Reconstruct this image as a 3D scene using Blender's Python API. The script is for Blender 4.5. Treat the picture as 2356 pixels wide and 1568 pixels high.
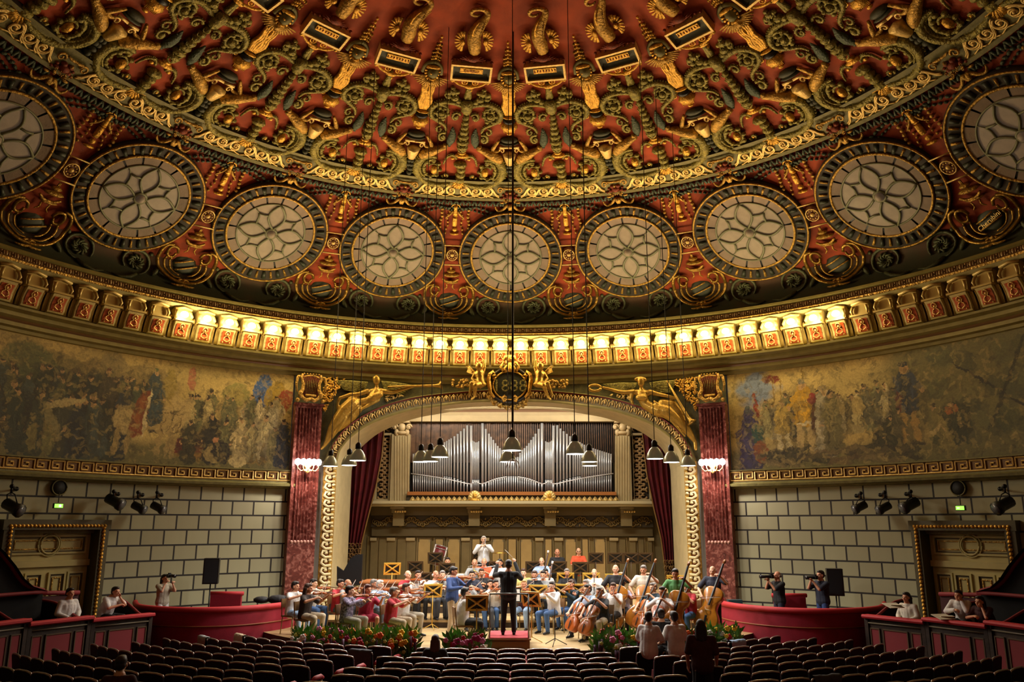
import bpy, math, random
import numpy as np
from mathutils import Vector, Matrix, Euler
random.seed(7); RNG = np.random.default_rng(7)
S = bpy.context.scene; COL = S.collection
for o in list(bpy.data.objects): bpy.data.objects.remove(o, do_unlink=True)

# ---------------------------------------------------------------- camera
F_PX = 1843.4
PITCH, YAW, ROLL = 0.2252, -0.0094, 0.001
CAM = np.array([0.32, -14.35, 2.8])
cp, sp, cy_, sy_ = math.cos(PITCH), math.sin(PITCH), math.cos(YAW), math.sin(YAW)
FW = np.array([sy_*cp, cy_*cp, sp]); RT = np.array([cy_, -sy_, 0.0]); UP = np.cross(RT, FW)
cr_, sr_ = math.cos(ROLL), math.sin(ROLL)
RT, UP = cr_*RT + sr_*UP, -sr_*RT + cr_*UP
cd = bpy.data.cameras.new('camera'); co = bpy.data.objects.new('camera', cd); COL.objects.link(co)
cd.sensor_fit = 'HORIZONTAL'; cd.sensor_width = 36.0; cd.lens = 36.0*F_PX/2356
cd.clip_start = 0.1; cd.clip_end = 200
co.matrix_world = Matrix(((RT[0], UP[0], -FW[0], CAM[0]), (RT[1], UP[1], -FW[1], CAM[1]), (RT[2], UP[2], -FW[2], CAM[2]), (0, 0, 0, 1)))
S.camera = co

# ---------------------------------------------------------------- light and exposure
w = bpy.data.worlds.new('world'); S.world = w; w.use_nodes = True
w.node_tree.nodes['Background'].inputs[0].default_value = (0.9, 0.75, 0.5, 1)
w.node_tree.nodes['Background'].inputs[1].default_value = 0.02
S.view_settings.view_transform = 'Standard'; S.view_settings.look = 'None'
S.view_settings.gamma = 1; S.view_settings.use_curve_mapping = False
S.view_settings.exposure = -0.08
S.cycles.adaptive_threshold = .02; S.cycles.max_bounces = 5; S.cycles.diffuse_bounces = 3; S.cycles.glossy_bounces = 2
S.cycles.sample_clamp_indirect = 4.0; S.cycles.caustics_reflective = False; S.cycles.caustics_refractive = False

def light(name, kind, loc, power, col, size=.1, rot=None, spot=None, sy=None, spread=None):
    d = bpy.data.lights.new(name, kind); d.energy = power; d.color = col
    if kind == 'AREA':
        d.size = size
        if sy: d.shape = 'RECTANGLE'; d.size_y = sy
        if spread: d.spread = spread
    else: d.shadow_soft_size = size
    if kind == 'SPOT': d.spot_size = spot; d.spot_blend = .6
    o = bpy.data.objects.new(name, d); COL.objects.link(o); o.location = loc
    if rot: o.rotation_euler = rot
    return o
WARM = (1.0, .76, .38); WHITE = (1.0, .93, .82)
# stage work lights on the rig inside the proscenium, over the organ wall and the back rows
light('stage_light', 'AREA', (0, 14.9, 7.0), 300, (1, .9, .76), 7.5, (math.radians(28), 0, 0), sy=.5)
light('stage_light', 'AREA', (0, 11.5, 7.6), 520, (1, .95, .87), 6.0, (math.radians(-8), 0, 0), sy=.8)
# added fill lights without fixtures, below the dome crown and over the rear seats
light('crown_light', 'POINT', (0, -1.0, 12.2), 55, (1, .60, .28), .15)
light('house_light', 'POINT', (-6, -9.0, 8.5), 60, (1, .72, .42), .2)
light('house_light', 'POINT', (6, -9.0, 8.5), 60, (1, .72, .42), .2)

# ---------------------------------------------------------------- pixel -> place helpers (measuring the photograph)
def ray(x, y): return FW + (x-1178)/F_PX*RT - (y-784)/F_PX*UP
def proj(P):
    v = np.asarray(P, float) - CAM; z = v @ FW
    return 1178 + F_PX*(v @ RT)/z, 784 - F_PX*(v @ UP)/z
def at_y(x, y, Y): d = ray(x, y); return CAM + d*(Y-CAM[1])/d[1]
def at_z(x, y, Z): d = ray(x, y); return CAM + d*(Z-CAM[2])/d[2]
def at_r(x, y, r):
    d = ray(x, y); a = d[0]**2+d[1]**2; b = 2*(CAM[0]*d[0]+CAM[1]*d[1]); c = CAM[0]**2+CAM[1]**2-r*r
    t = (-b+math.sqrt(b*b-4*a*c))/2/a; p = CAM+t*d
    return math.degrees(math.atan2(p[0], p[1])), p[2]
PROF = [(0, 17.0), (2.5, 16.9), (5, 16.55), (7.0, 16.0), (9.0, 15.24), (10.2, 14.76), (11.25, 14.28), (11.9, 13.95), (12.33, 13.66), (15.19, 11.22), (15.3, 10.9), (15.25, 10.4), (15.0, 9.95)]
PR = np.array(PROF); PS = np.r_[0, np.cumsum(np.hypot(np.diff(PR[:, 0]), np.diff(PR[:, 1])))]
def prof(s): return np.interp(s, PS, PR[:, 0]), np.interp(s, PS, PR[:, 1])
def pnorm(s):
    a = prof(s-.12); b = prof(s+.12); dr, dz = b[0]-a[0], b[1]-a[1]; L = math.hypot(dr, dz) or 1
    return (dz/L, -dr/L)     # inward
def dome_pt(th, s, h=0):
    r, z = prof(s); n = pnorm(s); r += n[0]*h; z += n[1]*h; a = math.radians(th)
    return (r*math.sin(a), r*math.cos(a), z)
def dome_px(x, y):           # photo point -> (theta, s) on the dome
    d = ray(x, y); lo, hi = .1, 60.0
    def out(t):
        p = CAM+t*d; r = math.hypot(p[0], p[1])
        if r > 15.3: return p[1] > 0
        return p[2] > np.interp(r, PR[:11, 0], PR[:11, 1])
    t = 12.0
    while not out(t): t += .25
    lo, hi = t-.25, t
    for _ in range(24):
        m = (lo+hi)/2
        if out(m): hi = m
        else: lo = m
    p = CAM+lo*d; r = math.hypot(p[0], p[1])
    k = np.argmin(np.hypot(PR[:, 0]-r, PR[:, 1]-p[2])); best = None
    for i in range(len(PR)-1):
        a, b = PR[i], PR[i+1]; ab = b-a; q = np.array([r, p[2]])-a; u = min(1, max(0, q@ab/(ab@ab))); e = np.hypot(*(q-u*ab))
        if best is None or e < best[0]: best = (e, PS[i]+u*(PS[i+1]-PS[i]))
    return math.degrees(math.atan2(p[0], p[1])), best[1]

# ---------------------------------------------------------------- materials
def srgb(h):
    h = h.lstrip('#'); c = [int(h[i:i+2], 16)/255 for i in (0, 2, 4)]
    return tuple(x/12.92 if x < .04045 else ((x+.055)/1.055)**2.4 for x in c)+(1,)
MATS = {}
def mat(name, col, rough=.6, metal=0, bump=0, bscale=20, var=0, vscale=4, emit=0, ecol=None, vattr=None, col2=None, spec=None, coat=0):
    if name in MATS: return MATS[name]
    m = bpy.data.materials.new(name); m.use_nodes = True; nt = m.node_tree; b = nt.nodes['Principled BSDF']
    c = srgb(col) if isinstance(col, str) else tuple(col)+(1,)
    b.inputs['Base Color'].default_value = c; b.inputs['Roughness'].default_value = rough; b.inputs['Metallic'].default_value = metal
    if spec is not None: b.inputs['Specular IOR Level'].default_value = spec
    if coat: b.inputs['Coat Weight'].default_value = coat; b.inputs['Coat Roughness'].default_value = .15
    tc = nt.nodes.new('ShaderNodeTexCoord')
    if vattr:
        a = nt.nodes.new('ShaderNodeVertexColor'); a.layer_name = vattr; nt.links.new(a.outputs[0], b.inputs['Base Color'])
    elif var or col2:
        n = nt.nodes.new('ShaderNodeTexNoise'); n.inputs['Scale'].default_value = vscale; n.inputs['Detail'].default_value = 5
        nt.links.new(tc.outputs['Object'], n.inputs['Vector'])
        r = nt.nodes.new('ShaderNodeValToRGB'); r.color_ramp.elements[0].position = .35; r.color_ramp.elements[1].position = .65
        k = var or .3
        r.color_ramp.elements[0].color = tuple(x*(1-k) for x in c[:3])+(1,)
        r.color_ramp.elements[1].color = srgb(col2) if col2 else tuple(min(1, x*(1+k)) for x in c[:3])+(1,)
        nt.links.new(n.outputs['Fac'], r.inputs[0]); nt.links.new(r.outputs[0], b.inputs['Base Color'])
    if bump:
        n = nt.nodes.new('ShaderNodeTexNoise'); n.inputs['Scale'].default_value = bscale; n.inputs['Detail'].default_value = 4
        nt.links.new(tc.outputs['Object'], n.inputs['Vector']); bp = nt.nodes.new('ShaderNodeBump'); bp.inputs['Strength'].default_value = bump
        bp.inputs['Distance'].default_value = .05
        nt.links.new(n.outputs['Fac'], bp.inputs['Height']); nt.links.new(bp.outputs[0], b.inputs['Normal'])
    if emit:
        b.inputs['Emission Color'].default_value = srgb(ecol) if isinstance(ecol, str) else (ecol or c[:3])+(1,) if len(ecol or c[:3]) == 3 else c
        b.inputs['Emission Strength'].default_value = emit
    MATS[name] = m; return m
GOLD = mat('gold_leaf', '#d9a540', .36, .55, .7, 18, .3, 10)
PALEGOLD = mat('pale_gold', '#e6c477', .42, .4, .25, 30, .15, 9)
DULLGOLD = mat('old_gold', '#b28a3a', .42, .5, .8, 16, .35, 10)
OLIVE = mat('gilt_olive', '#857a36', .42, .35, 1.0, 16, .4, 12)
OLIVED = mat('olive_paint', '#6e6838', .6, .1, .2, 20, .2, 6)
TEAL = mat('verdigris', '#434f3c', .5, .2, .8, 20, .3, 12)
DGREEN = mat('dark_green', '#33351f', .6, 0, .2, 20, .3, 6)
DOMERED = mat('dome_red', '#9c3a0e', .8, 0, .15, 60, .22, 1.5)
BROWNRED = mat('brown_red', '#7c3319', .5, .3, .4, 40, .35, 14)
CREAM = mat('cream_plaster', '#c9b98d', .6, 0, .1, 20, .08, 3)
BEIGE = mat('beige_paint', '#b5a577', .6, 0, .1, 20, .08, 3)
BLACK = mat('black', '#0b0b0c', .45)
DKMETAL = mat('dark_metal', '#18181a', .4, .5)
GLOW = mat('bulb_glow', '#fff6d8', .4, emit=18, ecol='#fff0cc')

# ---------------------------------------------------------------- mesh builder
def unit(v): v = np.asarray(v, float); return v/(np.linalg.norm(v) or 1)
class MB:
    def __init__(s): s.v = []; s.f = []; s.m = []; s.mi = 0; s.sm = []; s.smooth = True
    def use(s, i, smooth=None):
        s.mi = i
        if smooth is not None: s.smooth = smooth
        return s
    def add(s, vs, fs):
        o = len(s.v); s.v.extend([tuple(map(float, p)) for p in vs])
        for f in fs: s.f.append(tuple(o+i for i in f)); s.m.append(s.mi); s.sm.append(s.smooth)
        return s
    def box(s, c, d, M=None, smooth=False):
        ks = s.smooth; s.smooth = smooth
        x, y, z = d[0]/2, d[1]/2, d[2]/2
        vs = [(-x, -y, -z), (x, -y, -z), (x, y, -z), (-x, y, -z), (-x, -y, z), (x, -y, z), (x, y, z), (-x, y, z)]
        if M is not None: vs = [tuple(M @ Vector(v)) for v in vs]
        s.add([(a+c[0], b+c[1], e+c[2]) for a, b, e in vs], [(0, 3, 2, 1), (4, 5, 6, 7), (0, 1, 5, 4), (1, 2, 6, 5), (2, 3, 7, 6), (3, 0, 4, 7)]); s.smooth = ks; return s
    def frame(s, P, w, u, v, t, wbar):   # rectangular frame: centre P, half axes u,v (vectors), normal t (thickness vector), bar width
        P, u, v, t = map(np.asarray, (P, u, v, t)); U, V = unit(u), unit(v)
        o = [P-u-v, P+u-v, P+u+v, P-u+v]; i = [P-u-v+(U+V)*wbar, P+u-v+(V-U)*wbar, P+u+v-(U+V)*wbar, P-u+v+(U-V)*wbar]
        vs = o+i+[p+t for p in o]+[p+t for p in i]; fs = []
        for a in range(4):
            b = (a+1) % 4; fs += [(8+a, 8+b, 12+b, 12+a), (a, b, 8+b, 8+a), (4+b, 4+a, 12+a, 12+b)]
        ks = s.smooth; s.smooth = False; s.add(vs, fs); s.smooth = ks; return s
    def tube(s, pts, rad, n=6, cap=True, flat=1.0, nrm=None):
        pts = [np.asarray(p, float) for p in pts]; N = len(pts)
        if not hasattr(rad, '__len__'): rad = [rad]*N
        if len(rad) != N: rad = list(np.interp(np.linspace(0, 1, N), np.linspace(0, 1, len(rad)), rad))
        vs = []; up = None
        for i, p in enumerate(pts):
            t = unit(pts[min(i+1, N-1)]-pts[max(i-1, 0)])
            if nrm is not None: up = unit(np.asarray(nrm)-t*(np.asarray(nrm)@t))
            elif up is None:
                a = np.array([0, 0, 1.]) if abs(t[2]) < .9 else np.array([0, 1., 0]); up = unit(a-t*(a@t))
            else: up = unit(up-t*(up@t))
            sd = np.cross(t, up)
            for k in range(n):
                a = 2*math.pi*k/n; vs.append(p+rad[i]*(math.cos(a)*sd+flat*math.sin(a)*up))
        fs = [(i*n+k, i*n+(k+1) % n, (i+1)*n+(k+1) % n, (i+1)*n+k) for i in range(N-1) for k in range(n)]
        if cap: fs += [tuple(range(n-1, -1, -1)), tuple((N-1)*n+k for k in range(n))]
        return s.add(vs, fs)
    def blob(s, c, r, M=None, nu=8, nv=5):
        if not hasattr(r, '__len__'): r = (r, r, r)
        vs = [(0, 0, -r[2])]
        for j in range(1, nv):
            ph = -math.pi/2+math.pi*j/nv
            for i in range(nu): th = 2*math.pi*i/nu; vs.append((r[0]*math.cos(ph)*math.cos(th), r[1]*math.cos(ph)*math.sin(th), r[2]*math.sin(ph)))
        vs.append((0, 0, r[2])); T = len(vs)-1
        fs = [(0, 1+(i+1) % nu, 1+i) for i in range(nu)]
        for j in range(nv-2):
            for i in range(nu): a = 1+j*nu; fs.append((a+i, a+(i+1) % nu, a+nu+(i+1) % nu, a+nu+i))
        a = 1+(nv-2)*nu; fs += [(a+i, a+(i+1) % nu, T) for i in range(nu)]
        if M is not None: vs = [tuple(M @ Vector(v)) for v in vs]
        return s.add([(x+c[0], y+c[1], z+c[2]) for x, y, z in vs], fs)
    def lathe(s, prf, n=24, c=(0, 0, 0), a0=0, a1=360, M=None, closed=None):
        full = abs(a1-a0) >= 359.9; m = n if full else n+1; vs = []
        for r, z in prf:
            for k in range(m):
                a = math.radians(a0+(a1-a0)*k/n); v = (r*math.sin(a), r*math.cos(a), z)
                if M is not None: v = tuple(M @ Vector(v))
                vs.append((v[0]+c[0], v[1]+c[1], v[2]+c[2]))
        fs = [(j*m+k, j*m+(k+1) % m, (j+1)*m+(k+1) % m, (j+1)*m+k) for j in range(len(prf)-1) for k in range(n)]
        return s.add(vs, fs)
    def prism(s, poly, t, c=(0, 0, 0), M=None):       # polygon in xz extruded along y by t
        n = len(poly); vs = [(x, -t/2, z) for x, z in poly]+[(x, t/2, z) for x, z in poly]
        if M is not None: vs = [tuple(M @ Vector(v)) for v in vs]
        ks = s.smooth; s.smooth = False
        s.add([(x+c[0], y+c[1], z+c[2]) for x, y, z in vs], [tuple(range(n)), tuple(range(2*n-1, n-1, -1))]+[(i, n+i, n+(i+1) % n, (i+1) % n) for i in range(n)]); s.smooth = ks; return s
    def grid(s, rows):                                 # rows of points
        m = len(rows[0]); vs = [p for r in rows for p in r]
        return s.add(vs, [(j*m+k, j*m+k+1, (j+1)*m+k+1, (j+1)*m+k) for j in range(len(rows)-1) for k in range(m-1)])
    def mesh(s, name, mats):
        me = bpy.data.meshes.new(name); me.from_pydata(s.v, [], s.f)
        for m in (mats if isinstance(mats, (list, tuple)) else [mats]): me.materials.append(m)
        me.polygons.foreach_set('material_index', s.m); me.polygons.foreach_set('use_smooth', s.sm); me.update(); return me
    def build(s, name, mats, parent=None, **kw):
        o = bpy.data.objects.new(name, s.mesh(name, mats)); COL.objects.link(o)
        if parent is not None: o.parent = parent
        if kw: tag(o, **kw)
        return o
def tag(o, label=None, cat=None, group=None, kind=None):
    if label: o['label'] = label
    if cat: o['category'] = cat
    if group: o['group'] = group
    if kind: o['kind'] = kind
    return o
def thing(name, label, cat, loc=(0, 0, 0), rz=0, group=None):
    o = bpy.data.objects.new(name, None); o.empty_display_size = .1; COL.objects.link(o); o.location = loc; o.rotation_euler = (0, 0, rz)
    return tag(o, label, cat, group)
def copy_tree(o, parent=None, loc=None, rz=None, label=None, group=None):
    c = o.copy(); COL.objects.link(c)
    if parent is not None: c.parent = parent
    if loc is not None: c.location = loc
    if rz is not None: c.rotation_euler = (0, 0, rz)
    if label: c['label'] = label
    if group: c['group'] = group
    for ch in KIDS.get(o.name, ()): copy_tree(ch, c)
    return c
KIDS = {}
def reg(root):
    KIDS.clear()
    for o in bpy.data.objects:
        if o.parent: KIDS.setdefault(o.parent.name, []).append(o)
def spline(pts, n=4):         # Catmull-Rom
    P = [np.asarray(p, float) for p in pts]; P = [2*P[0]-P[1]]+P+[2*P[-1]-P[-2]]; out = []
    for i in range(1, len(P)-2):
        for k in range(n):
            t = k/n; a, b, c, d = P[i-1:i+3]
            out.append(.5*(2*b+(c-a)*t+(2*a-5*b+4*c-d)*t*t+(3*b-a-3*c+d)*t**3))
    out.append(P[-2]); return out
ORD = ['first', 'second', 'third', 'fourth', 'fifth', 'sixth', 'seventh', 'eighth', 'ninth', 'tenth', 'eleventh', 'twelfth', 'thirteenth', 'fourteenth', 'fifteenth', 'sixteenth', 'seventeenth', 'eighteenth', 'nineteenth', 'twentieth', 'twenty-first', 'twenty-second', 'twenty-third', 'twenty-fourth', 'twenty-fifth', 'twenty-sixth', 'twenty-seventh', 'twenty-eighth']
def side_word(k, centre='on the centre line'):
    if k == 0: return centre
    i = int(math.ceil(abs(k)))-1
    return f"{ORD[i]} {'left' if k < 0 else 'right'} of the centre"
# ================================================================ ROOM SHELL
def ring(name, prf, a0, a1, m, n=None, kind='structure', r=14.3):
    b = MB(); b.smooth = False
    n = n or max(8, int(abs(a1-a0)))
    b.lathe(prf, n, a0=a0, a1=a1); 
    o = b.build(name, m, kind=kind); return o
# dome shell
b = MB(); b.lathe([tuple(p) for p in PROF[:8]][::-1], 120); b.use(1)
b.lathe([PROF[7], PROF[8], PROF[9]][::-1], 120); b.use(2); b.lathe(PROF[9:][::-1], 120)
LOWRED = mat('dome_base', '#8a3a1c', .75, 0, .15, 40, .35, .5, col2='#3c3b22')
# red above; greenish shade at the dome foot put into the colour by height
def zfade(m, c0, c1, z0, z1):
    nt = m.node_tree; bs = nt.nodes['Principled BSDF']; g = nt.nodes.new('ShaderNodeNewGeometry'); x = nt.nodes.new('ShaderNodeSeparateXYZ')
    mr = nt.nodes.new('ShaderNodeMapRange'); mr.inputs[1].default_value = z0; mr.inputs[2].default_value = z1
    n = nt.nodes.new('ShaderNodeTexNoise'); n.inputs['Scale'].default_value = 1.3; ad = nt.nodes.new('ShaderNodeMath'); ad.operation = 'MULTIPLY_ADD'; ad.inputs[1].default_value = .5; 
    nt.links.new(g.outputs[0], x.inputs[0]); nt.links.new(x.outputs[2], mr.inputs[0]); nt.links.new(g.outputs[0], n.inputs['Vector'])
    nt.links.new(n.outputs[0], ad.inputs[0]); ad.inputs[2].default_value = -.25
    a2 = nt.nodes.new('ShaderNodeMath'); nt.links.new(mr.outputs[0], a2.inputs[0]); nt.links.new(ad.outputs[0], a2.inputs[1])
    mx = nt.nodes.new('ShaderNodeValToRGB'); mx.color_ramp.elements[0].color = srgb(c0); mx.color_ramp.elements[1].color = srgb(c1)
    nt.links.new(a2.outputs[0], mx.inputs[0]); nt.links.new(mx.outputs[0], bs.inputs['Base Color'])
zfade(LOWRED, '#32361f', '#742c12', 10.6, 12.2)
COVE = mat('cove_red', '#8e340c', .8, 0, .15, 40, .3, 2)
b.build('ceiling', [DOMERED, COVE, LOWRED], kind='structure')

A = 150
# ashlar lower wall with real joints: brick texture laid round the drum
def ashlar():
    m = bpy.data.materials.new('ashlar'); m.use_nodes = True; nt = m.node_tree; bs = nt.nodes['Principled BSDF']; bs.inputs['Roughness'].default_value = .7
    uv = nt.nodes.new('ShaderNodeUVMap'); uv.uv_map = 'UVMap'; br = nt.nodes.new('ShaderNodeTexBrick')
    br.inputs['Color1'].default_value = srgb('#a3a07c'); br.inputs['Color2'].default_value = srgb('#989472'); br.inputs['Mortar'].default_value = srgb('#1d180f')
    br.inputs['Scale'].default_value = 1; br.inputs['Mortar Size'].default_value = .026; br.inputs['Brick Width'].default_value = .67; br.inputs['Row Height'].default_value = .44; br.inputs['Mortar Smooth'].default_value = .15
    nt.links.new(uv.outputs[0], br.inputs['Vector']); nt.links.new(br.outputs['Color'], bs.inputs['Base Color'])
    bp = nt.nodes.new('ShaderNodeBump'); bp.invert = True; bp.inputs['Distance'].default_value = .04; bp.inputs['Strength'].default_value = .8; nt.links.new(br.outputs['Fac'], bp.inputs['Height']); nt.links.new(bp.outputs[0], bs.inputs['Normal'])
    return m
ASH = ashlar(); MATS['ashlar'] = ASH
def uv_wall(o, r=14.3):
    me = o.data; uv = me.uv_layers.new(name='UVMap')
    for l in me.loops:
        v = me.vertices[l.vertex_index].co; uv.data[l.index].uv = (math.atan2(v.x, v.y)*r, v.z)
DOOR_A, DOOR_B, DOOR_TOP = 52.9, 63.3, 2.86
for sgn, side in ((-1, 'left'), (1, 'right')):
    b = MB(); b.smooth = False
    def seg(a0, a1, z0, z1):
        n = max(1, int(abs(a1-a0)/1.5)); b.lathe([(14.3, z0), (14.3, z1)], n, a0=sgn*a0, a1=sgn*a1)
    seg(30.3, DOOR_A, -1.2, 3.97); seg(DOOR_A, DOOR_B, DOOR_TOP, 3.97); seg(DOOR_B, A, -1.2, 3.97)
    o = b.build('wall_'+side, ASH, kind='structure'); uv_wall(o)
    # string course under and over the key band
    b = MB(); b.smooth = False
    n = 100
    b.lathe([(14.3, 3.93), (14.18, 3.95), (14.16, 3.98), (14.02, 4.01), (14.0, 4.08), (14.12, 4.12), (14.12, 4.16)], n, a0=sgn*30.0, a1=sgn*A)
    b.use(1); b.lathe([(14.12, 4.16), (14.16, 4.17), (14.16, 4.49), (14.1, 4.5)], n, a0=sgn*30.0, a1=sgn*A)
    b.use(0); b.lathe([(14.1, 4.5), (14.1, 4.53), (14.35, 4.56)], n, a0=sgn*30.0, a1=sgn*A)
    b.build('trim_1' if sgn < 0 else 'trim_2', [OLIVED, mat('band_brown', '#6b4a1c', .5, .2)], kind='structure')
    # greek key
    b = MB(); b.smooth = False; bw = .022; st = math.degrees(.40/14.14)
    k = 0; a = 30.6
    key = [(0, 0), (0, 1), (.82, 1), (.82, .28), (.38, .28), (.38, .64), (.6, .64)]
    while a < 80:
        def P(u, v): t = math.radians(sgn*(a+u*st)); return (14.14*math.sin(t), 14.14*math.cos(t), 4.195+v*.265)
        pts = key+[]
        for (u0, v0), (u1, v1) in zip(pts, pts[1:]):
            p, q = np.array(P(u0, v0)), np.array(P(u1, v1)); b.tube([p, q], bw, 4)
        p, q = np.array(P(.0, 0)), np.array(P(1, 0)); b.tube([p, q], bw, 4)
        a += st
    b.build('greek_key_frieze', PALEGOLD, label=f'gold greek key meander band running under the {side} wall painting', cat='frieze')

# upper cornice under the brackets (all round), bracket band, top cornice
b = MB(); b.smooth = False
b.use(0); b.lathe([(14.36, 7.7), (14.28, 7.74), (14.26, 7.82), (14.16, 7.86), (14.16, 7.96)], 200, a0=-A, a1=A)
b.use(1); b.lathe([(14.16, 7.96), (14.12, 8.0), (14.14, 8.04)], 200, a0=-A, a1=A)
b.use(0); b.lathe([(14.14, 8.04), (14.05, 8.1), (14.05, 8.2), (13.9, 8.26), (13.88, 8.32), (14.2, 8.36)], 200, a0=-A, a1=A)
b.use(2); b.lathe([(14.2, 8.36), (14.24, 9.3)], 200, a0=-A, a1=A)
b.use(0); b.lathe([(14.24, 9.3), (13.95, 9.36), (13.9, 9.46), (14.0, 9.5)], 200, a0=-A, a1=A)
b.use(3); b.lathe([(14.0, 9.5), (13.98, 9.56), (14.2, 9.62)], 200, a0=-A, a1=A)
b.use(1); b.lathe([(14.2, 9.62), (14.36, 9.86)], 200, a0=-A, a1=A)
b.use(0); b.lathe([(14.36, 9.86), (14.3, 9.9), (14.34, 9.98), (15.05, 10.0)], 200, a0=-A, a1=A)
CORN = mat('cornice_olive', '#8d8148', .5, .15, .1, 20, .12, 4)
b.build('trim_3', [CORN, mat('cornice_brown', '#71502a', .5, .2), mat('bracket_ground', '#7d6a3c', .6, .1), DULLGOLD], kind='structure')
# bead and flower band on the top cornice
b = MB()
for i in range(-260, 261):
    t = math.radians(i*.3); r = 14.24
    if i % 4 == 0: b.blob((14.27*math.sin(t), 14.27*math.cos(t), 9.74), (.05, .05, .085), nu=5, nv=4)
    elif i % 2 == 0:
        for q in (-.045, .045): b.blob((14.25*math.sin(t), 14.25*math.cos(t), 9.74+q), (.028, .028, .028), nu=4, nv=3)
    else: b.blob((14.25*math.sin(t), 14.25*math.cos(t), 9.74), (.02, .02, .075), nu=4, nv=3)
b.build('trim_4', mat('bead_gold', '#a8895a', .5, .2), kind='structure')

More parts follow.
